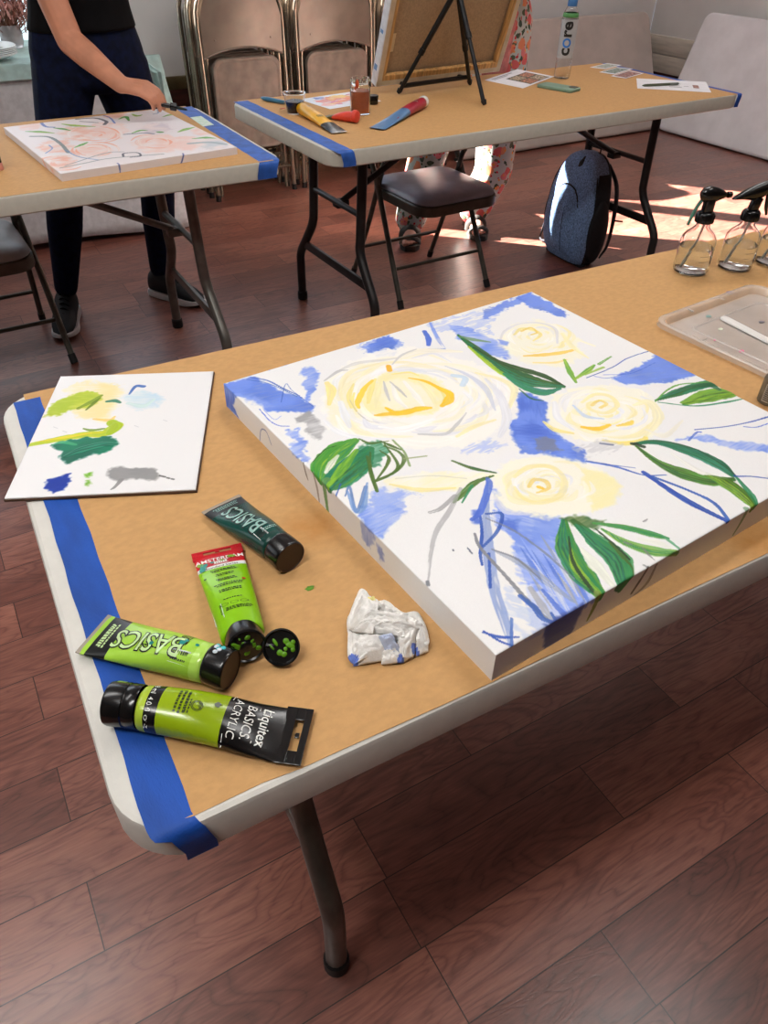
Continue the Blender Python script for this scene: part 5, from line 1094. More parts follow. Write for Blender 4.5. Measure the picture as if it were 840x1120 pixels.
m_paper = M('white_paper', (236, 236, 240), .7, var=.02)
m_dkg = M('print_foliage', (70, 80, 62), .6, rgb2=(28, 34, 28), scale=140); m_flow = M('print_blooms', (224, 196, 170), .6, rgb2=(70, 84, 60), scale=110); m_pk = M('print_pink_blooms', (226, 150, 120), .6, rgb2=(60, 70, 56), scale=110)
m_brn = M('print_brown', (190, 140, 130), .6, rgb2=(92, 60, 50), scale=90); m_ltx = M('print_text_grey', (170, 172, 176), .6)
printed('white sheet printed with four small flower photos beside the water bottle', [(530, 88), (572, 97), (606, 84), (566, 76)],
        [(.30, .94, .30, .92, 1), (.33, .60, .34, .60, 2), (.64, .92, .34, .60, 3), (.33, .60, .63, .90, 3), (.64, .92, .63, .90, 2), (.08, .12, .1, .7, 4), (.15, .18, .1, .5, 4)], [m_paper, m_dkg, m_flow, m_pk, m_ltx])
printed('small pale print nearest the back corner of the back right table', [(645, 74), (662, 76), (680, 71.5), (664, 69.5)], [(.1, .9, .12, .88, 1)], [m_paper, M('print_pale_green', (190, 200, 190), .6, rgb2=(140, 150, 140), scale=90)])
printed('small print of a grey green picture between two other prints', [(655, 79.5), (672, 82), (692, 76), (675, 74)], [(.1, .9, .1, .9, 1)], [m_paper, M('print_grey_green', (170, 180, 172), .6, rgb2=(90, 110, 96), scale=90)], z=.0018)
printed('small print of a brown picture nearest the sheet with the pen', [(668, 84), (684, 86.5), (704, 81), (688, 78)], [(.08, .92, .08, .92, 1)], [m_paper, m_brn], z=.0025)
printed('white sheet of notes with a pen lying on it', [(697, 97), (778, 101.5), (772, 90), (696, 86)], [(.45, .62, .30, .36, 1), (.45, .60, .45, .50, 1), (.45, .62, .60, .65, 1), (.78, .86, .30, .60, 2), (.65, .72, .4, .44, 1)], [m_paper, m_ltx, m_brn])
a, b = T2P(702, 94, .005), T2P(742, 92, .005); d = b-a; t = thing('pen', 'slim olive green pen lying on the sheet of notes', 'pen', (a.x, a.y, TZ+.0020), math.atan2(d.y, d.x)); L = d.length
X = Matrix.Translation((0, 0, .0048)) @ Matrix.Rotation(PI/2, 4, 'Y')
MB().lathe([(0, 0), (.0015, .002), (.0042, .012), (.0046, .02), (.0046, L*.75)], 14, 0, X).build('barrel', M('olive_barrel', (86, 92, 72), .35), t)
MB().lathe([(.0047, L*.75), (.0048, L*.98), (.003, L), (0, L)], 14, 0, X).build('pen_cap', M('grey_barrel', (120, 124, 116), .35), t)
# easel and its canvas
ft = [T2P(435, 104), T2P(514, 94), T2P(530, 117)]; apex = aty(500, -6, 2.47); m_eas = M('easel_black', (20, 20, 22), .35, var=.2, metal=.2)
t = thing('tabletop_easel', 'black tripod tabletop easel standing on the back right table', 'easel', (apex.x, apex.y-.05, TZ+.0008)); o = Vector((apex.x, apex.y-.05, TZ+.0008))
hub = apex-o
for k, f in enumerate(ft):
    q = Vector((f.x, f.y, TZ+.0008))-o; top = hub+Vector((0, 0, .02)); mid = q.lerp(top, .42)
    if k == 2: mid = q.lerp(top, .60)
    l = MB().tube([q+(top-q)*.03, mid], .0075, 0, 12); l.tube([mid, top], .0098, 0, 12); l.tube([mid-(top-q)*.02, mid+(top-q)*.03], .0115, 0, 12)
    lo = l.build('leg', m_eas, t)
    MB().tube([q+Vector((0, 0, .0068)), q+(top-q)*.045+Vector((0, 0, .003))], [.0065, .0105], 0, 12).build('rubber_foot', m_cap, lo)
h = MB(); h.box(hub+Vector((0, .0, .02)), (.05, .03, .05), .006); h.box(hub+Vector((0, .02, .13)), (.02, .012, .22), .003); h.build('head', m_eas, t)
a, b = aty(440, 94, 2.585)-o, aty(513, 84, 2.605)-o
r_ = MB(); r_.tube([a, b], .008, 0, 10); 
for q in (a.lerp(b, .08), a.lerp(b, .92)): r_.box(q+Vector((0, .03, .0)), (.014, .07, .012), .003)
r_.build('ledge', m_eas, t)
# canvas seen from behind
bl, br_ = aty(411, 95, 2.63), aty(546, 78, 2.645); tlp = aty(437, -8, 2.53)
u = (br_-bl); CWd = u.length; u.normalize(); v = (tlp-bl); v = (v-u*v.dot(u)).normalized(); nn = u.cross(v).normalized()
if nn.y > 0: nn = -nn
Mx = Matrix((u.to_4d(), v.to_4d(), nn.to_4d(), (0, 0, 0, 1))).transposed(); Mx[3][3] = 1
Mx = Matrix(((u.x, v.x, nn.x, bl.x), (u.y, v.y, nn.y, bl.y), (u.z, v.z, nn.z, bl.z), (0, 0, 0, 1)))
t = thing('stretched_canvas', 'canvas seen from behind on the black easel, bare linen and wooden bars', 'canvas', (0, 0, 0)); t.matrix_world = Mx
H_ = .50; D_ = .036
b_ = MB()
for c, s in (((CWd/2, .019, -.009), (CWd-.006, .034, .018)), ((CWd/2, H_-.019, -.009), (CWd-.006, .034, .018)), ((.019, H_/2, -.009), (.034, H_-.075, .018)), ((CWd-.019, H_/2, -.009), (.034, H_-.075, .018))): b_.box(c, s, .0015)
b_.build('stretcher_bars', M('pine_bars', (206, 158, 98), .55, var=.2, scale=12, stretch=(9, 1, 9)), t)
MB().box((CWd/2, H_/2, -D_+.006), (CWd-.02, H_-.02, .002), .0003).build('linen_back', M('raw_linen', (176, 148, 116), .85, var=.08, scale=160, bump=.25, bscale=900), t)
c_ = MB(); c_.box((CWd/2, H_/2, -D_+.002), (CWd, H_, .003), .0008, 0)
for c, s in (((.0015, H_/2, -D_/2), (.003, H_, D_)), ((CWd-.0015, H_/2, -D_/2), (.003, H_, D_)), ((CWd/2, .0015, -D_/2), (CWd, .003, D_)), ((CWd/2, H_-.0015, -D_/2), (CWd, .003, D_))): c_.box(c, s, .0006, 0)
for z, w_ in ((.06, .02), (.18, .012), (.30, .03)): c_.box((-.0002, z, -D_*.6), (.0006, w_, D_*.5), .0001, 1)
for c, s in (((.012, H_/2, .0006), (.020, H_, .0008)), ((CWd-.012, H_/2, .0006), (.020, H_, .0008)), ((CWd/2, .010, .0006), (CWd, .016, .0008))): c_.box(c, s, .0002, 2)
c_.build('canvas_cloth', [M('primed_canvas', (222, 226, 232), .7, var=.04, scale=60), M('blue_edge_paint', (110, 150, 200), .6), M('folded_linen', (206, 190, 164), .8, var=.08)], t)
o = MB(); o.box((.062, .135, -D_+.0085), (.014, .062, .0006), .0002); o.build('paper_tag', M('tag_paper', (222, 200, 160), .6), t)
# ---------------------------------------------------------------- things on the left table
k = [T2P(*q, .02) for q in ((15, 138), (66, 190), (259, 161), (206, 119))]
d = k[2]-k[1]; W3 = d.length*1000; an = math.atan2(d.y, d.x); e = k[0]-k[1]; sq = Vector((-math.sin(an), math.cos(an), 0)); H3 = max(abs(e.dot(sq)), abs((k[3]-k[2]).dot(sq)))*1000
O3 = k[1]
def c3(px, py):
    q = at(px, py, TZ+.02)-O3; return ((math.cos(an)*q.x+math.sin(an)*q.y)*1000, (-math.sin(an)*q.x+math.cos(an)*q.y)*1000)
p3 = Paint(W3, H3, (234, 228, 230), 1.6, 19.2)
z1 = lambda *p: [c3(x/2.8, y/2.8) for x, y in p]
PK = (240, 200, 188); PK2 = (236, 172, 148); PO = (238, 160, 128)
for (x, y, r, c_) in ((240, 410, 60, PK2), (330, 400, 70, PK), (170, 450, 55, PK2), (290, 460, 60, PK), (180, 500, 60, PK2), (480, 440, 80, PK), (560, 440, 60, PK), (350, 350, 40, PK2), (620, 400, 40, PK), (90, 385, 40, PK), (480, 395, 50, (206, 196, 206)), (650, 440, 50, (196, 204, 210))):
    p3.area(z1((x-r, y), (x-r*.5, y-r*.35), (x+r*.5, y-r*.35), (x+r, y), (x+r*.5, y+r*.35), (x-r*.5, y+r*.35)), c_, .75, rag=14, feather=14, tex=.5, col2=(242, 224, 218))
rg = np.random.RandomState(4)
for (cx, cy) in ((290, 412), (480, 436), (290, 460), (190, 500)):
    for q in range(14):
        a0 = rg.rand()*6.28; r = 15+rg.rand()*45; p3.stroke(z1(*[(cx+r*1.4*math.cos(a0+j*.4), cy+r*.45*math.sin(a0+j*.4)) for j in range(4)]), [3, 9, 3], [(240, 222, 214), PK2, (238, 232, 230), PO][q % 4], .7, dry=.15)
for p, w_, c_ in ((((190, 380), (230, 385), (290, 388)), 12, (176, 200, 60)), (((80, 403), (120, 404), (165, 408)), 12, (140, 180, 60)), (((165, 392), (190, 395), (215, 400)), 9, (90, 160, 80)), (((230, 452), (250, 444), (268, 436)), 8, (90, 170, 80)), (((365, 365), (385, 358), (395, 370)), 9, (80, 160, 70)), (((405, 350), (420, 355), (435, 352)), 10, (150, 180, 50)), (((500, 358), (520, 352), (540, 348)), 10, (180, 204, 110)), (((545, 405), (570, 396), (595, 390)), 12, (150, 196, 90)), (((590, 425), (630, 422), (660, 424)), 12, (130, 190, 110)), (((405, 408), (430, 400), (450, 400)), 8, (120, 180, 100)), (((480, 404), (500, 406)), 10, (70, 150, 80))):
    p3.stroke(z1(*p), [5, w_*1.7, 5], c_, .95, col2=(90, 160, 70))
for p, w_, c_ in ((((235, 365), (290, 362), (325, 372), (320, 382)), 7, (70, 74, 84)), (((245, 372), (300, 376)), 4, (90, 94, 100)), (((95, 418), (150, 420), (185, 440), (210, 468)), 7, (110, 124, 126)), (((125, 375), (140, 388), (165, 390)), 6, (90, 120, 190)), (((300, 350), (335, 360), (352, 378)), 4, (90, 120, 190)), (((185, 515), (260, 500), (340, 485), (500, 472)), 4, (150, 156, 160)), (((200, 508), (320, 470), (380, 465)), 3, (140, 150, 156)), (((378, 480), (380, 470), (420, 468), (430, 478), (400, 482)), 4, (70, 76, 90)), (((380, 412), (440, 408), (470, 410)), 5, (90, 100, 130)), (((200, 460), (240, 480), (300, 490)), 3, (110, 140, 190)), (((470, 350), (485, 345), (480, 330)), 4, (150, 160, 190)), (((560, 470), (562, 478), (555, 492)), 3, (70, 90, 160)), (((360, 500), (375, 514)), 3, (90, 110, 170)), (((580, 440), (640, 436), (690, 442)), 10, (160, 178, 184)), (((150, 445), (160, 455), (140, 470)), 3, (120, 150, 200))):
    p3.stroke(z1(*p), w_*1.45, c_, .85)
o = p3.mesh('stretched_canvas', [MA('pink_canvas_paint', .55, .25, 500)], .0195); place(o, (O3.x, O3.y, TZ+.0008), an)
tag(o, 'smaller stretched canvas of soft pink flowers under the painter\'s hand', 'canvas')
c_ = [T2P(208, 128.5, .001), T2P(222, 138.5, .001), T2P(234, 136.5, .001), T2P(220, 127, .001)]
P0 = c_[0]; mb = MB(); mb.add([(q.x-P0.x, q.y-P0.y, z) for z in (0, .0004) for q in c_], [[0, 1, 2, 3][::-1], [4, 5, 6, 7], [0, 1, 5, 4], [1, 2, 6, 5], [2, 3, 7, 6], [3, 0, 4, 7]], 0, False)
tag(place(mb.build('paper_swatch', M('mint_swatch', (196, 226, 200), .6, rgb2=(226, 236, 226), scale=60)), (P0.x, P0.y, TZ+.0011)), 'pale mint paper swatch poking out behind the pink flower canvas', 'paper')
# pink and black tube standing at the left edge
p = at(-4, 186, TZ); t = thing('paint_tube', 'pink and black tube standing on its cap at the left edge of the left table', 'paint tube', (p.x, p.y, TZ+.0008), R_(-30))
R = []; ms = []
for z, a_, b_, m_ in ((.018, .0185, .0185, 1), (.03, .0188, .0180, 1), (.034, .0188, .0178, 0), (.05, .0190, .0165, 0), (.051, .019, .0164, 1), (.075, .0195, .013, 1), (.10, .021, .008, 1), (.125, .0225, .0016, 1)):
    R.append([(a_*math.cos(2*PI*j/24), b_*math.sin(2*PI*j/24), z) for j in range(24)]); ms.append(m_)
MB().loft(R, mats=ms[:-1]).build('tube_body', [M('tube_dusty_pink', (206, 150, 140), .35), K_BLK], t)
MB().lathe([(0, 0), (.0185, 0), (.019, .002), (.019, .016), (.018, .018), (0, .018)], 28).build('cap', M('pale_pink_cap', (222, 150, 136), .4), t)
# ---------------------------------------------------------------- padded folding chairs
m_pad = M('grey_vinyl_pad', (152, 152, 170), .36, var=.08, scale=14, bump=.05)
m_pad2 = M('pale_grey_vinyl_pad', (160, 162, 164), .42, var=.08, scale=14, bump=.05)
m_ch = M('olive_grey_steel', (88, 86, 78), .38, metal=.45, var=.1, scale=30)
def padded_chair(label, loc, rz, pad):
    t = thing('folding_chair', label, 'chair', loc, rz)
    for s in (-1, 1):
        lf = MB().tube([(s*.225, 0, .008), (s*.216, .13, .26), (s*.207, .245, .47), (s*.205, .36, .60), (s*.200, .43, .685)], .011, 0, 12, smooth_path=3).build('leg', m_ch, t)
        MB().tube([(s*.2255, -.003, 0), (s*.2235, .012, .03)], .0135, 0, 12).build('foot_cap', m_cap, lf)
        lr = MB().tube([(s*.208, .415, .008), (s*.199, .30, .26), (s*.192, .215, .48), (s*.19, .19, .52)], .0105, 0, 12, smooth_path=3).build('leg', m_ch, t)
        MB().tube([(s*.2085, .418, 0), (s*.2075, .406, .03)], .013, 0, 12).build('foot_cap', m_cap, lr)
        MB().tube([(s*.212, .245, .47), (s*.180, .235, .47)], .007, 0, 10).build('pivot', m_ch, t)
    MB().tube([(-.221, .07, .14), (.221, .07, .14)], .0075, 0, 10).build('stretcher', m_ch, t)
    MB().tube([(-.203, .352, .14), (.203, .352, .14)], .0075, 0, 10).build('stretcher', m_ch, t)
    R = []
    for ins, z in ((.012, .372), (.002, .374), (0, .380), (0, .408), (.004, .412)): R.append([(x, y+.125, z) for x, y in rrect(.385-2*ins, .40-2*ins, .075-ins, 8)])
    MB().loft(R).build('seat_pan', m_ch, t)
    R = []
    for ins, z in ((.004, .411), (.0, .416), (.003, .425), (.016, .436), (.05, .446), (.11, .451), (.17, .452)): R.append([(x, y+.125, z) for x, y in rrect(.375-2*ins, .39-2*ins, max(.072-ins*.4, .012), 8)])
    MB().loft(R).build('seat_pad', pad, t)
    R = []
    for y, z0, z1, w_ in ((.385, .60, .60, .36),): pass
    b = MB().slab(.385, .022, .115, .010, .004, 0, Matrix.Translation((0, .405, .575)) @ Matrix.Rotation(R_(-36), 4, 'X'))
    b.build('backrest', pad, t)
    return t
padded_chair('grey padded folding chair pushed under the back right table', (1.832, 2.392, 0), 0, m_pad)
padded_chair('grey padded folding chair at the left edge, under the left table', (.116, 2.60, 0), 0, m_pad2)
# ---------------------------------------------------------------- stacked metal chairs
m_taupe = M('taupe_enamel', (124, 111, 98), .34, var=.08, scale=10, metal=.25, spec=.6)
m_taupe2 = M('taupe_enamel_seat', (124, 111, 99), .48, var=.14, scale=16, metal=.1)
m_chr = M('chromed_taupe_tube', (150, 138, 122), .22, metal=.75, var=.08)
def steel_chair(label, loc, rz=0, group=None):
    t = thing('metal_folding_chair', label, 'chair', loc, rz, group)
    W = .226; arch = [(-W, 0, .012)]+[(-W+.002*k, .004*k, .012+.17*k) for k in range(1, 5)]
    zc = .83; r = .165; pts = [(-W-.006, 0, .012), (-W, .01, .30), (-W, .02, .60), (-W, .028, .80)]
    for k in range(1, 9):
        a = R_(180-90*k/8); pts.append((-(W-r)+r*math.cos(a), .028+.008*math.sin(a), zc+r*math.sin(a)))
    pts += [(-x, y, z) for x, y, z in pts[::-1]]
    f = MB().tube(pts, .0118, 0, 12).build('frame', m_chr, t)
    # inner leg loop
    w2 = W-.028; MB().tube([(-w2, .035, .012), (-w2, .032, .35), (-w2, .03, .62), (-w2+.004, .03, .70), (-w2+.03, .03, .735), (w2-.03, .03, .735), (w2-.004, .03, .70), (w2, .03, .62), (w2, .032, .35), (w2, .035, .012)], .0100, 0, 10).build('leg_loop', m_chr, t)
    for s in (-1, 1):
        MB().tube([(s*(W+.006), 0, 0), (s*(W+.005), .001, .03)], .0145, 0, 12).build('foot_cap', m_cap, f)
    MB().tube([(-W, .004, .13), (W, .004, .13)], .0072, 0, 8).build('stretcher', m_chr, t)
    MB().tube([(-w2, .034, .19), (w2, .034, .19)], .0072, 0, 8).build('stretcher', m_chr, t)
    # back sheet: straight sides, arched top, arched-up lower edge
    o = []; n = 14
    for k in range(n+1):
        x = -W+.012+(2*W-.024)*k/n; o.append((x, .665+.045*(1-(x/W)**2)))
    top = []
    for k in range(n+1):
        x = W-.012-(2*W-.024)*k/n; q = max(abs(x)-(W-.012-.15), 0)/.15; top.append((x, .835+.15*math.sqrt(max(1-min(q, 1)**2, 0))))
    out = o+top; cx = 0
    b = MB(); ys = lambda x, z: .018-.014*math.cos(x/W*1.3)+.006*(z-.7)
    F_ = [(x, ys(x, z), z) for x, z in out]; B_ = [(x, y+.003, z) for x, y, z in F_]
    m_ = n+1; V = F_+B_; Fc = []
    for k in range(n): Fc.append([k, k+1, 2*m_-2-k, 2*m_-1-k]); Fc.append([2*m_+k+1, 2*m_+k, 4*m_-1-k, 4*m_-2-k])
    for k in range(2*m_): j = (k+1) % (2*m_); Fc.append([k, j, 2*m_+j, 2*m_+k])
    b.add(V, Fc, 0, True)
    b.tube([(x, ys(x, z)-.001, z+.001) for x, z in o], .0042, 0, 8)
    for x in (-.15, .15): b.ell((x, ys(x, .74)-.001, .745), (.005, .003, .005), 0, 10, 6)
    b.build('back_panel', m_taupe, t)
    # seat folded up against the frame
    R = []
    for ins, y in ((.006, .020), (.0, .014), (.0, .0), (.004, -.006), (.012, -.0075), (.02, -.0045)): R.append([(x, y-.002, z+.455) for x, z in rrect(.372-2*ins, .43-2*ins, .055-ins*.5, 8)])
    s_ = MB().loft(R)
    s_.build('seat', m_taupe2, t)
    rv = MB()
    for x, z in ((.07, .43), (.09, .37), (.075, .41), (.12, .46)): rv.ell((x*1.0, -.007, z), (.0045, .002, .0045), 0, 8, 5)
    rv.build('rivet', K_BLK, t)
    return t
stacks = (('left', 1.716), ('middle', 2.243), ('right', 2.77)); c0 = None
for nm, x in stacks:
    for k in range(4):
        y = 4.035+.078*k; lab = ('taupe metal folding chair %s the %s stack against the back wall' % (('at the front of', 'second in', 'third in', 'at the rear of')[k], nm))
        loc = (x+.004*k-.012*(k % 2), y, 0)
        if c0 is None: c0 = steel_chair(lab, loc, 0, 'metal folding chairs stacked against the back wall')
        else: dup(c0, loc, R_((k*1.3) % 2-.8)*.4, lab)
# ---------------------------------------------------------------- spare tables leaning on the walls
m_fold = M('greige_plastic', (178, 168, 160), .5, var=.05, scale=7)
m_foldw = M('white_grey_plastic', (228, 228, 232), .42, var=.04, scale=7)
t_ = flat_table('folded tan table leaning on its edge along the back wall behind the easel', (4.02, 4.055, 0), R_(24), 0, m_fold)
t_ = flat_table('folded white table leaning on its edge along the right hand wall', (4.965, 3.12, 0), R_(20), -PI/2, m_foldw)
# low tan skirting rail in front of which the chairs stand
tag(MB().box((2.3, 4.44, .06), (1.5, .03, .12), .004).build('wooden_rail', m_wood), 'low tan wooden rail on the floor behind the stacked chairs', 'rail')
# ---------------------------------------------------------------- backpack
def backpack():
    o = Vector((2.612, 2.472, 0)); t = thing('backpack', 'grey blue and black backpack standing on the floor under the back right table', 'backpack', (o.x, o.y, 0), R_(-5)); t.scale = (.72, 1.05, .97)
    m_h = M('heather_grey_fabric', (130, 160, 204), .85, var=.35, scale=160, bump=.3, bscale=500, spec=.2, lo=.3, hi=.7); m_b = M('black_fabric', (22, 21, 26), .7, var=.3, scale=60, bump=.2)
    # local: -x is the front face, y across, z up
    def ring(z, wd, d0, d1, n=36, r=.5, cy=0):
        o = []
        for k in range(n):
            a = 2*PI*k/n; c, s = math.cos(a), math.sin(a); x = math.copysign(abs(c)**r, c); y = math.copysign(abs(s)**r, s)
            o.append(((d0+d1)/2+x*(d1-d0)/2, cy+y*wd/2, z))
        return o
    prof = [(.000, .20, -.060, .075), (.012, .245, -.085, .095), (.06, .290, -.110, .11), (.14, .315, -.122, .112), (.24, .310, -.115, .112), (.32, .290, -.100, .110), (.38, .262, -.080, .108), (.425, .225, -.058, .104), (.455, .175, -.035, .098), (.472, .11, -.01, .088), (.478, .04, .015, .07)]
    mb = MB(); P = cat([np.array(p) for p in prof], 3); R = [ring(max(z, 0), w_, a, b, r=.62) for z, w_, a, b in P]; mb.loft(R)
    # front half wears the heather cloth, sides and back black
    for i, f in enumerate(mb.f):
        c = sum((mb.v[j] for j in f), Vector())/len(f)
        k = min(P, key=lambda q: abs(q[0]-c.z)); fx = (c.x-k[2])/(k[3]-k[2]+1e-6)
        mb.m[i] = 0 if fx < .26 else 1
        if c.z > .41 and fx < .6: mb.m[i] = 0
        if c.z < .012: mb.m[i] = 1
    mb.build('body', [m_h, m_b], t)
    fr = lambda y, z: (lambda k: (k[2]-.004+(abs(y)/(k[1]/2))**3.2*(.5*(k[3]-k[2])), y, z))(min(P, key=lambda q: abs(q[0]-z)))
    # raised front pocket
    pts = [(-.085, .03), (-.09, .12), (-.088, .22), (-.075, .29), (-.045, .335), (.0, .350), (.045, .335), (.075, .29), (.088, .22), (.09, .12), (.085, .03)]
    V = [fr(y, z) for y, z in cat(pts, 4)]; MB().tube([(x-.002, y, z) for x, y, z in V], .0038, 0, 8).build('piping', m_b, t)
    g = MB(); cy = 0; rings = []
    for sc_, lift in ((1.0, .001), (.93, .007), (.8, .012), (.5, .016), (.1, .017)):
        rings.append([(lambda q: (q[0]-lift, q[1], q[2]))(fr(y*sc_, .16+(z-.16)*sc_)) for y, z in cat(pts, 4)])
    g.loft(rings, cap=True); g.build('front_pocket', m_h, t)
    MB().tube([(lambda q: (q[0]-.017, q[1], q[2]))(fr(-.035+.004*k, .06+.05*k)) for k in range(5)], .0016, 0, 6).build('seam', m_b, t)
    # zip arch between cloth and black sides, grab loop, straps
    for s in (-1, 1):
        MB().tube([fr(s*.135, .03), (-.06, s*.158, .14), (-.055, s*.152, .26), (-.045, s*.132, .36), (-.015, s*.09, .435), (.01, s*.04, .472)], .0042, 0, 8, smooth_path=5).build('zip', m_b, t)
    MB().tube([(.055, -.035, .468), (.06, -.03, .498), (.06, .0, .508), (.06, .03, .498), (.055, .035, .468)], .007, 0, 8, smooth_path=4, flat=.5).build('grab_loop', m_b, t)
    MB().tube([(-.05, .0, .405), (-.045, -.012, .437), (-.02, -.01, .462)], [.008, .013, .006], 0, 10, smooth_path=4).build('logo_tab', m_b, t)
    MB().tube([(.085, .08, .44), (.06, .15, .40), (.05, .19, .30), (.045, .215, .18), (.03, .235, .06), (.02, .24, .012)], [.016, .024, .026, .022, .012, .009], 0, 10, smooth_path=5, flat=.45).build('shoulder_strap', m_b, t)
    MB().tube([(.02, .24, .012), (.0, .20, .012), (.03, .14, .03)], .006, 0, 8, smooth_path=5).build('strap_end', m_b, t)
    MB().tube([(.085, -.08, .44), (.11, -.13, .36), (.125, -.14, .24), (.12, -.14, .10), (.10, -.12, .03)], [.016, .022, .022, .016, .010], 0, 10, smooth_path=5, flat=.45).build('shoulder_strap', m_b, t)
    MB().tube([(.09, -.158, .22), (.10, -.185, .225), (.12, -.20, .226)], .004, 0, 6).build('zip_pull', m_b, t)
    MB().ell((.0, -.150, .17), (.075, .022, .14), 0, 20, 14).build('side_pocket', m_b, t)
    for s in (-1, 1): MB().slab(.05, .05, .012, .01, .003, 0, Matrix.Translation((-.03, s*.10, 0))).build('base_foot', m_b, t)
    return t
backpack()
# ---------------------------------------------------------------- cloth covered table at the back left
def cloth_table():
    t = thing('cloth_table', 'table under white and teal cloths behind the painter', 'table', (.235, 4.10, 0))
    w_, d_, h = 1.72, .62, .735
    MB().slab(w_-.06, d_-.06, .03, .03, .004, 0, Matrix.Translation((0, 0, h-.034))).build('tabletop', m_plastic, t)
    for sx in (-1, 1):
        for sy in (-1, 1): MB().tube([(sx*.70, sy*.22, 0), (sx*.70, sy*.22, h-.03)], .016, 0, 10).build('leg', m_leg, t)
    return t
cloth_table()
def cloth(name, label, w_, d_, h, drops, amp, mat, loc, seed=1, ncol=44, th=.0022):
    """cloth over a table top: flat top, hanging skirt with soft folds; drops = front/right/back/left hem heights"""
    base = rrect(w_, d_, .035, 8); P = np.array(cat(base, 8, True)); n = len(P); rows = 14; mb = MB(); V = []
    for k in range(rows+1):
        f = k/rows
        for i, (x, y) in enumerate(P):
            a = math.atan2(y/d_, x/w_); nx, ny = (x/(w_/2))**5, (y/(d_/2))**5; l = math.hypot(nx, ny)+1e-6; nx, ny = nx/l, ny/l
            dr = drops[0] if ny < -.7 else drops[1] if nx > .7 else drops[2] if ny > .7 else drops[3]
            cr = min(abs(nx), abs(ny))*1.4
            fo = amp*f*(.5+.5*math.sin(i*.33+seed)+.4*math.sin(i*.117+2*seed))+cr*f*.10
            z = h-(h-dr)*(f**.92)*(1+.05*cr)
            V.append((x+nx*fo, y+ny*fo, max(z, .004)))
    Fc = []
    for k in range(rows):
        for i in range(n): j = (i+1) % n; Fc.append([k*n+i, (k+1)*n+i, (k+1)*n+j, k*n+j])
    mb.add(V, Fc, 0, True); mb.add([(x, y, h) for x, y in P], [list(range(n))], 0, True)
    o = mb.build(name, mat, sharp=70); s = o.modifiers.new('solid', 'SOLIDIFY'); s.thickness = th; s.offset = 1
    return tag(place(o, loc), label, 'tablecloth')
cloth('tablecloth', 'long white cloth hanging to the floor behind the painter', 1.70, .60, .738, (.035, .035, .3, .3), .035, M('white_linen', (206, 206, 208), .85, var=.06, scale=40, bump=.2), (.235, 4.10, 0), 1)
cloth('tablecloth', 'short teal cloth laid over the white cloth behind the painter', 1.74, .64, .744, (.690, .34, .6, .6), .010, M('teal_linen', (178, 208, 204), .8, var=.08, scale=30, bump=.2), (.235, 4.10, 0), 2)
p = Vector((.53, 3.98, .748)); pl = MB().lathe([(0, .002), (.05, 0), (.085, .006), (.128, .020), (.132, .022), (.128, .024), (.085, .010), (.05, .005), (0, .005)], 44)
for k in range(5): pl.lathe([(.084, .010+.006*k), (.128, .023+.006*k), (.132, .025+.006*k), (.128, .0275+.006*k), (.084, .0135+.006*k)], 44)
tag(place(pl.build('plate', M('white_china', (232, 240, 240), .2, var=.01)), (.50, 3.93, .749)), 'stack of white plates at the far left on the teal cloth', 'plate')
def dried_flowers():
    t = thing('dried_flowers', 'bunch of pinkish brown dried flowers in front of the bright low window', 'flowers', (.67, 4.22, .748)); rg = random.Random(2)
    MB().lathe([(0, 0), (.04, 0), (.048, .02), (.05, .06), (.040, .085), (.037, .085), (.045, .058), (.04, .01), (0, .008)], 30).build('vase', M('pale_glass', (222, 214, 214), .1, trans=.6), t)
    st_ = MB(); bl = MB()
    for k in range(110):
        a = rg.uniform(0, 2*PI); sp = rg.uniform(.02, .17); h = rg.uniform(.10, .24); tip = Vector((sp*math.cos(a)*1.2, sp*math.sin(a)*.7, h)); st_.tube([(0, 0, .02), (tip.x*.4, tip.y*.4, h*.6), tip], .0016, 0, 5, smooth_path=3)
        for j in range(7):
            q = tip+Vector((rg.uniform(-.02, .02), rg.uniform(-.02, .02), rg.uniform(-.05, .02))); X = Matrix.Translation(q) @ Matrix.Rotation(rg.uniform(0, 6), 4, 'Z') @ Matrix.Rotation(rg.uniform(-.8, .8), 4, 'X')
            bl.ell((0, 0, 0), (.0045, .003, .016), rg.choice((0, 0, 1)), 6, 5, X)
    st_.build('stems', M('straw_stems', (150, 104, 84), .7), t); bl.build('flower_heads', [M('dusty_pink_petals', (206, 150, 140), .8, var=.3, scale=50), M('brown_petals', (136, 76, 60), .8, var=.3, scale=50)], t)
dried_flowers()
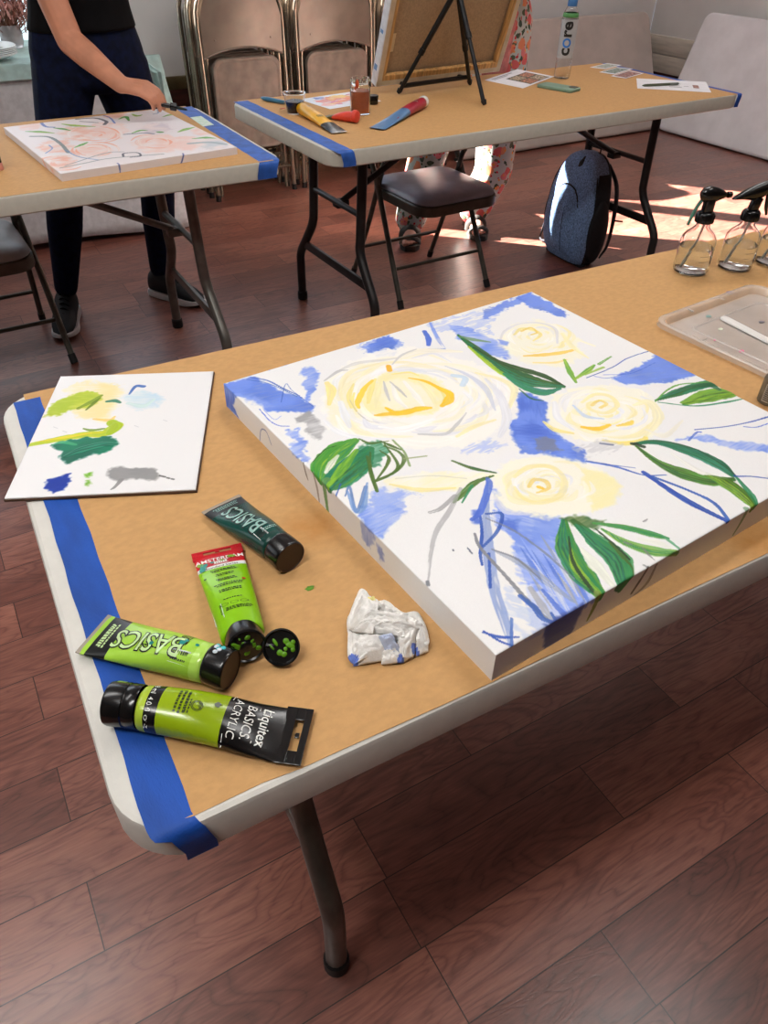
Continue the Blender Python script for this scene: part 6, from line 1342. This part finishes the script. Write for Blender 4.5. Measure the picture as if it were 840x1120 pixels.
# ---------------------------------------------------------------- people
m_skin = M('skin', (206, 142, 112), .5, var=.08, scale=12, spec=.35); m_skin2 = M('pink_skin', (206, 148, 128), .5, var=.08, scale=12, spec=.35)
m_jean = M('navy_denim', (13, 21, 48), .8, var=.3, scale=50, bump=.25, bscale=900, spec=.15); m_blk = M('black_jersey', (14, 13, 15), .85, var=.2, scale=30, bump=.1, spec=.15)
def V3(*a): return Vector(a)
def ering(c, rx, ry, z, n=28): return [(c[0]+rx*math.cos(2*PI*k/n), c[1]+ry*math.sin(2*PI*k/n), z) for k in range(n)]
def torso(mb, prof, n=28):      # stacked ellipses: (cx, cy, z, rx, ry)
    P = cat([np.array(p, float) for p in prof], 4); mb.loft([ering((p[0], p[1]), p[3], p[4], p[2], n) for p in P])
def head(mb, c, yaw=0, tilt=0, s=1.0):
    X = Matrix.Translation(c) @ Matrix.Rotation(yaw, 4, 'Z') @ Matrix.Rotation(tilt, 4, 'X')     # faces -y
    mb.ell((0, .006, .02), (.074*s, .094*s, .102*s), 0, 24, 16, X); mb.ell((0, -.022, -.05), (.055*s, .062*s, .062*s), 0, 20, 12, X)
    mb.ell((0, -.094, -.012), (.012, .018, .022), 0, 12, 8, X); mb.ell((0, -.086, .012), (.008, .012, .03), 0, 10, 8, X); mb.ell((0, -.080, -.052), (.024, .010, .008), 0, 12, 8, X); mb.ell((0, -.078, -.088), (.022, .016, .016), 0, 12, 8, X)
    for s_ in (-1, 1): mb.ell((s_*.074, .012, -.005), (.009, .018, .030), 0, 10, 8, X); mb.ell((s_*.03, -.072, -.018), (.026, .022, .022), 0, 12, 8, X); mb.ell((s_*.03, -.078, .034), (.026, .010, .008), 0, 12, 8, X)
    return X
def face_parts(X, t, hair, hm, long=False):
    for s_ in (-1, 1):
        e = MB().ell((s_*.030, -.084, .016), (.013, .008, .009), 0, 14, 10, X); e.ell((s_*.030, -.0900, .014), (.0062, .0032, .0066), 1, 12, 8, X); e.ell((s_*.030, -.0925, .014), (.003, .0012, .003), 2, 10, 6, X); e.ell((s_*.030, -.0835, .0215), (.0145, .0090, .0055), 3, 12, 8, X); e.build('eye', [M('eye_white', (214, 208, 202), .2), M('brown_iris', (78, 50, 32), .2), M('pupil_black', (10, 9, 9), .1), m_skin2], t)
    h = MB(); h.ell((0, .022, .045), (.086, .092, .090), 0, 24, 14, X); h.ell((0, .05, -.02), (.078, .062, .10 if not long else .16), 0, 24, 14, X); h.ell((-.03, -.055, .098), (.045, .03, .026), 0, 12, 8, X); h.ell((.035, -.05, .1), (.045, .03, .026), 0, 12, 8, X)
    remesh(h.build('hair', hm, t), .006, 4)
def hand(mb, wr, tip, up, side, grip=1.0, s=1.0, thumb=1):
    """palm, four bent fingers and a thumb; side = towards the little finger"""
    e1 = (tip-wr).normalized(); e3 = (up-e1*up.dot(e1)).normalized(); e2 = e3.cross(e1)
    if e2.dot(side) < 0: e2 = -e2
    W = lambda a, b, c: wr+e1*(a*s)+e2*(b*s)+e3*(c*s)
    for b in (-.024, -.008, .009, .026): mb.cone(W(.006, b*.62, 0), W(.080, b, .004), .0155*s, .0125*s, 0, 10)
    tips = []
    L = ((.040, .026, .021), (.044, .029, .022), (.041, .027, .021), (.033, .021, .019))
    for k, b in enumerate((-.029, -.0095, .0105, .030)):
        a, c = .082, .004; ang = R_(-8); p = W(a, b, c); bb = b
        for j, (l, r0, r1) in enumerate(zip(L[k], (.0100, .0090, .0080), (.0090, .0080, .0066))):
            ang -= R_((16, 34, 24)[j]*grip*(1+.12*k)); a += l*math.cos(ang); c += l*math.sin(ang); bb = bb*(.90 if grip > .8 else .98); q = W(a, bb, c); mb.cone(p, q, r0*s, r1*s, 0, 10); p = q
        tips.append(p)
    p = [W(.018, -.020, -.004), W(.048, -.044, -.014), W(.078, -.040, -.026), W(.104, -.026, -.034)]
    mb.chain(p, [.014*s, .0115*s, .0100*s, .0078*s], 0, 10)
    return tips
def sneaker(par, ank, toe_dir, name='shoe'):
    ang = math.atan2(toe_dir[1], toe_dir[0]); X = Matrix.Translation((ank[0], ank[1], 0)) @ Matrix.Rotation(ang, 4, 'Z') @ Matrix.Translation((-.065, 0, 0))   # x runs heel to toe
    prof = [(0.0, .020), (.012, .030), (.05, .035), (.11, .035), (.17, .044), (.22, .044), (.255, .034), (.272, .016)]
    o = [(x, w_) for x, w_ in cat([np.array(p) for p in prof], 3)]; out = [(x, w_) for x, w_ in o]+[(x, -w_) for x, w_ in o[::-1]]
    sl = MB(); R = []
    for g, z in ((-.003, 0), (.003, .004), (.004, .018), (.001, .028)): R.append([((x-.135)*(1+g/.135)+.135, y*(1+g/.04), z+.012*max(0, (x-.2)/.07)*(z < .01)) for x, y in out])
    sl.loft(R, X=X)
    up = MB(); R = []
    for x, w_, h in ((.002, .020, .075), (.018, .033, .104), (.05, .040, .118), (.085, .042, .116), (.12, .042, .100), (.16, .044, .080), (.21, .044, .060), (.245, .036, .042), (.268, .014, .034)):
        R.append([(x, w_*math.cos(2*PI*k/20), .018+(h-.018)*.5*(1+math.copysign(abs(math.sin(2*PI*k/20))**.8, math.sin(2*PI*k/20)))) for k in range(20)])
    up.loft(R, X=X)
    lc = MB()
    for k in range(5): x = .10+.020*k; h = .112-.0085*k-.0006*k*k; lc.tube([(x-.006, -.022, h-.010), (x, 0, h+.002), (x+.006, .022, h-.010)], .0025, 0, 6, smooth_path=3, X=X)
    so_ = up.build('shoe', M('black_shoe_mesh', (20, 24, 30), .7, var=.25, scale=120, bump=.2), par)
    sl.build('sole', M('white_sole', (222, 222, 224), .5, var=.05), so_); lc.build('laces', m_blk, so_)
    return X
# --- the painter at the left table
F1, F2 = V3(.425, 2.975, .0), V3(.812, 2.99, .0)
K1, K2 = aty(70, 205, 2.93), aty(172, 205, 2.95)
H1, H2 = V3(.603, 2.97, .86), V3(.792, 2.97, .86)
t = thing('person', 'person in a black top and navy jeans bending over the pink canvas with a brush', 'person', (.62, 2.97, 0)); O = t.location.copy(); Xo = Matrix.Translation(-O)
A1, A2 = V3(F1.x+.005, F1.y, .10), V3(F2.x, F2.y, .10)
S1, S2 = V3(.542, 2.93, 1.335), V3(.862, 2.96, 1.345); E1 = aty(77, 45, 2.80); W1 = aty(132, 92, 2.58); TIP = aty(176, 102, 2.49)
b = MB(); 
b.chain([H1, K1, A1, V3(F1.x, F1.y-.005, .07)], [.08, .05, .032, .034]); b.chain([H2, K2, A2, V3(F2.x, F2.y-.005, .07)], [.08, .05, .032, .034])
b.chain([V3(F1.x, F1.y, .05), V3(F1.x-.03, F1.y-.09, .042)], [.024, .016]); b.chain([V3(F2.x, F2.y, .05), V3(F2.x+.04, F2.y-.08, .042)], [.024, .016])
torso(b, [(.697, 2.97, .80, .13, .09), (.697, 2.97, .90, .15, .10), (.70, 2.965, 1.02, .122, .088), (.70, 2.95, 1.16, .128, .090), (.70, 2.94, 1.30, .140, .090), (.70, 2.93, 1.38, .10, .06)])
b.chain([V3(.70, 2.93, 1.36), V3(.695, 2.88, 1.48)], [.055, .048]); Xh = head(b, V3(.69, 2.845, 1.575), 0, R_(28))
b.chain([S1, E1], [.050, .041]); b.chain([E1, E1.lerp(W1, .35), W1], [.041, .039, .026]); b.chain([W1, W1+(TIP-W1)*.18], [.026, .022])
tips = hand(b, W1, TIP, V3(.15, -.62, .78), V3(.0, -.8, -.6), .92, .90)
EL, WL = V3(.945, 3.07, 1.10), V3(.78, 3.10, .97)
b.chain([S2, EL], [.048, .040]); b.chain([EL, EL.lerp(WL, .35), WL], [.040, .037, .026]); hand(b, WL, WL+V3(-.15, .02, -.04), V3(0, 1, .2), V3(0, 0, -1), .6)
b.v = [Xo @ v for v in b.v]; remesh(b.build('body', m_skin, t), .0034, 3)
b = MB()
torso(b, [(.697, 2.97, .775, .10, .085), (.697, 2.97, .81, .172, .118), (.697, 2.972, .88, .186, .124), (.697, 2.97, .95, .172, .112), (.70, 2.965, 1.02, .150, .104)])
b.chain([H1+V3(.006, 0, -.02), H1.lerp(K1, .5), K1, K1.lerp(A1, .35), K1.lerp(A1, .93)], [.104, .086, .064, .062, .043], 0, 18); b.chain([H2+V3(-.004, 0, -.02), H2.lerp(K2, .5), K2, K2.lerp(A2, .35), K2.lerp(A2, .93)], [.104, .086, .064, .062, .043], 0, 18)
b.v = [Xo @ v for v in b.v]; remesh(b.build('jeans', m_jean, t), .006, 4)
b = MB()
torso(b, [(.695, 2.966, .955, .176, .122), (.70, 2.965, 1.02, .160, .112), (.70, 2.95, 1.12, .150, .110), (.70, 2.94, 1.24, .160, .115), (.70, 2.935, 1.33, .165, .108), (.70, 2.93, 1.395, .10, .07)])
b.chain([V3(.60, 2.935, 1.335), S1, S1.lerp(E1, .42)], [.07, .066, .060], 0, 18); b.chain([V3(.80, 2.94, 1.335), S2, S2.lerp(EL, .42)], [.07, .066, .060], 0, 18)
b.v = [Xo @ v for v in b.v]; remesh(b.build('black_top', m_blk, t), .006, 4)
face_parts(Xo @ Xh, t, 0, M('brown_hair', (70, 46, 32), .6, var=.3, scale=60, stretch=(1, 1, .2)), True)
sneaker(t, F1-O, (-.36, -.93)); sneaker(t, F2-O, (.50, -.86))
# the brush she holds
q0 = tips[0]+V3(-.022, -.010, .004); q1 = q0+(V3(.9, -.25, -.22)).normalized()*.085; d = (q1-q0)
t = thing('paint_brush', 'thin dark brush with a black ferrule held in the painter\'s hand', 'brush', q0); Q = Matrix.Rotation(0, 4, 'Z') @ d.to_track_quat('Z', 'Y').to_matrix().to_4x4(); L = d.length
MB().lathe([(0, 0), (.006, .002), (.007, L*.30), (.006, L*.40), (0, L*.40)], 14, 0, Q).build('handle', K_BLK, t)
MB().lathe([(.0105, L*.38), (.0112, L*.385), (.0112, L*.58), (.0095, L*.60), (0, L*.60)], 18, 0, Q).build('ferrule', K_BLK, t)
MB().lathe([(.0042, L*.60), (.0045, L*.75), (.003, L*.93), (0, L)], 12, 0, Q).build('bristles', M('dark_green_bristle', (26, 40, 34), .6), t)
# --- the second person behind the easel
def floral():
    m = bpy.data.materials.new('floral_print'); m.use_nodes = True; nt = m.node_tree; N = nt.nodes; K = nt.links; b = N['Principled BSDF']; b.inputs['Roughness'].default_value = .8; b.inputs['Specular IOR Level'].default_value = .2
    tc = N.new('ShaderNodeTexCoord'); nz = N.new('ShaderNodeTexNoise'); nz.inputs['Scale'].default_value = 22; K.new(tc.outputs['Object'], nz.inputs[0])
    mx = N.new('ShaderNodeMix'); mx.data_type = 'VECTOR'; mx.inputs['Factor'].default_value = .035; K.new(tc.outputs['Object'], mx.inputs[4]); K.new(nz.outputs['Color'], mx.inputs[5])
    cur = None
    def vor(sc, thr, seedv, cols, base):
        v = N.new('ShaderNodeTexVoronoi'); v.inputs['Scale'].default_value = sc; v.inputs['Randomness'].default_value = .9
        ad = N.new('ShaderNodeVectorMath'); ad.operation = 'ADD'; ad.inputs[1].default_value = seedv; K.new(mx.outputs[1], ad.inputs[0]); K.new(ad.outputs[0], v.inputs[0])
        lt = N.new('ShaderNodeMath'); lt.operation = 'LESS_THAN'; lt.inputs[1].default_value = thr; K.new(v.outputs['Distance'], lt.inputs[0])
        sp = N.new('ShaderNodeSeparateColor'); K.new(v.outputs['Color'], sp.inputs[0]); rp = N.new('ShaderNodeValToRGB'); rp.color_ramp.interpolation = 'CONSTANT'
        e = rp.color_ramp.elements; e[0].position = 0; e[0].color = L3(cols[0]); e[1].position = .34; e[1].color = L3(cols[1]); k = e.new(.68); k.color = L3(cols[2]); K.new(sp.outputs[0], rp.inputs[0])
        x = N.new('ShaderNodeMix'); x.data_type = 'RGBA'; K.new(lt.outputs[0], x.inputs['Factor']); x.inputs[6].default_value = L3((190, 200, 194)) if base is None else (0, 0, 0, 1)
        if base is not None: K.new(base, x.inputs[6])
        K.new(rp.outputs[0], x.inputs[7]); return x.outputs[2]
    c = vor(30, .36, (3, 1, 2), ((92, 108, 84), (70, 90, 76), (120, 134, 110)), None)
    c = vor(19, .42, (0, 0, 0), ((218, 110, 108), (228, 146, 108), (222, 132, 132)), c)
    c = vor(46, .26, (5, 9, 1), ((206, 60, 70), (236, 160, 70), (60, 80, 52)), c)
    K.new(c, b.inputs['Base Color']); return m
m_flo = floral(); m_pnk = M('dusty_pink_knit', (206, 132, 126), .85, var=.15, scale=26, bump=.15, spec=.15)
G1, G2 = V3(2.095, 3.06, 0), V3(2.452, 3.02, 0)
J1, J2 = aty(468, 168, 3.03), aty(540, 185, 3.0)
P1, P2_ = V3(2.395, 3.06, .86), V3(2.565, 3.05, .86)
t = thing('person', 'person in floral trousers and sandals standing behind the easel', 'person', (2.40, 3.04, 0)); O = t.location.copy(); Xo = Matrix.Translation(-O)
B1, B2 = V3(G1.x, G1.y, .09), V3(G2.x, G2.y, .09)
b = MB(); b.chain([P1, J1, B1, B1-V3(0, 0, .03)], [.08, .05, .034, .036]); b.chain([P2_, J2, B2, B2-V3(0, 0, .03)], [.08, .05, .034, .036])
def foot(b, g, d):
    d = V3(d[0], d[1], 0).normalized(); s = V3(-d.y, d.x, 0)
    b.chain([g+V3(0, 0, .06), g+d*.07+V3(0, 0, .050), g+d*.12+V3(0, 0, .040)], [.036, .034, .030]); b.cone(g-d*.045+V3(0, 0, .048), g+V3(0, 0, .05), .028, .030)
    for k, (o_, l, r) in enumerate(((-.028, .182, .0115), (-.012, .180, .0095), (.003, .172, .009), (.016, .162, .0085), (.028, .150, .008))):
        b.cone(g+d*.10+s*(o_*.8)+V3(0, 0, .040), g+d*l+s*o_+V3(0, 0, .033), r*1.25, r, 0, 10)
D1, D2 = (-.55, -.83), (-.42, -.90)
foot(b, G1, D1); foot(b, G2, D2)
torso(b, [(2.48, 3.05, .80, .13, .09), (2.48, 3.05, .90, .15, .10), (2.48, 3.05, 1.05, .125, .09), (2.48, 3.04, 1.25, .14, .09), (2.48, 3.03, 1.38, .10, .06)])
b.chain([V3(2.48, 3.03, 1.36), V3(2.475, 3.0, 1.47)], [.055, .05]); Xh = head(b, V3(2.47, 2.975, 1.575), R_(-10), R_(14))
R1, R2 = V3(2.325, 3.02, 1.33), V3(2.635, 3.03, 1.33); RE, RW = V3(2.20, 2.98, 1.10), V3(2.10, 2.83, 1.06); LE_, LW_ = V3(2.70, 2.99, 1.11), V3(2.52, 2.80, 1.12)
b.chain([R1, RE, RW], [.048, .040, .026]); b.chain([R2, LE_, LW_], [.048, .040, .026]); hand(b, RW, RW+V3(-.09, -.02, .01), V3(0, .3, 1), V3(0, -1, 0), .9); hand(b, LW_, LW_+V3(-.10, -.02, .0), V3(0, .2, 1), V3(0, -1, 0), .5)
b.v = [Xo @ v for v in b.v]; remesh(b.build('body', m_skin2, t), .0045, 3)
b = MB(); torso(b, [(2.48, 3.05, .77, .11, .09), (2.49, 3.05, .81, .185, .125), (2.49, 3.05, .90, .195, .130), (2.485, 3.05, 1.00, .160, .112)])
b.chain([P1, P1.lerp(J1, .5), J1, J1.lerp(B1, .5), J1.lerp(B1, .98)], [.112, .100, .088, .084, .076], 0, 20); b.chain([P2_, P2_.lerp(J2, .5), J2, J2.lerp(B2, .5), J2.lerp(B2, .98)], [.118, .105, .092, .086, .078], 0, 20)
b.v = [Xo @ v for v in b.v]; remesh(b.build('floral_trousers', m_flo, t), .007, 4)
b = MB(); torso(b, [(2.48, 3.05, 1.00, .178, .125), (2.48, 3.05, 1.10, .160, .115), (2.48, 3.04, 1.25, .165, .115), (2.48, 3.03, 1.34, .16, .105), (2.48, 3.03, 1.395, .10, .07)])
b.chain([V3(2.39, 3.03, 1.33), R1, R1.lerp(RE, .6)], [.07, .066, .058], 0, 18); b.chain([V3(2.57, 3.03, 1.33), R2, R2.lerp(LE_, .6)], [.07, .066, .058], 0, 18)
b.chain([V3(2.43, 2.945, 1.06), V3(2.425, 2.925, .90), V3(2.405, 2.915, .74)], [.075, .068, .062], 0, 18)
b.v = [Xo @ v for v in b.v]; remesh(b.build('pink_blouse', m_pnk, t), .007, 4)
face_parts(Xo @ Xh, t, 0, M('grey_hair', (150, 140, 130), .6, var=.3, scale=60))
m_san = M('olive_grey_leather', (74, 70, 64), .6, var=.2, scale=40)
for g, d in ((G1, D1), (G2, D2)):
    g = g-O; ang = math.atan2(d[1], d[0]); X = Matrix.Translation((g.x, g.y, 0)) @ Matrix.Rotation(ang, 4, 'Z') @ Matrix.Translation((-.07, 0, 0))
    prof = [(0, .018), (.015, .032), (.07, .037), (.13, .038), (.19, .048), (.235, .044), (.262, .024)]; o_ = [(p[0], p[1]) for p in cat([np.array(p) for p in prof], 3)]; out = o_+[(x, -y) for x, y in o_[::-1]]
    s_ = MB().loft([[(x, y*k, z) for x, y in out] for k, z in ((.96, 0), (1, .004), (1, .020), (.97, .024))], X=X).build('sandal', m_san, t)
    st = MB()
    for x, h, r in ((.085, .105, .011), (.155, .082, .016), (.215, .056, .012)):
        st.tube([(x, -.046, .018), (x+.004, -.040, h*.7), (x+.008, 0, h), (x+.004, .040, h*.7), (x, .046, .018)], r, 0, 8, smooth_path=4, X=X, flat=.28)
    st.tube([(.02, -.034, .02), (-.004, 0, .075), (.02, .034, .02)], .012, 0, 8, smooth_path=4, X=X, flat=.28); st.build('strap', m_san, s_)
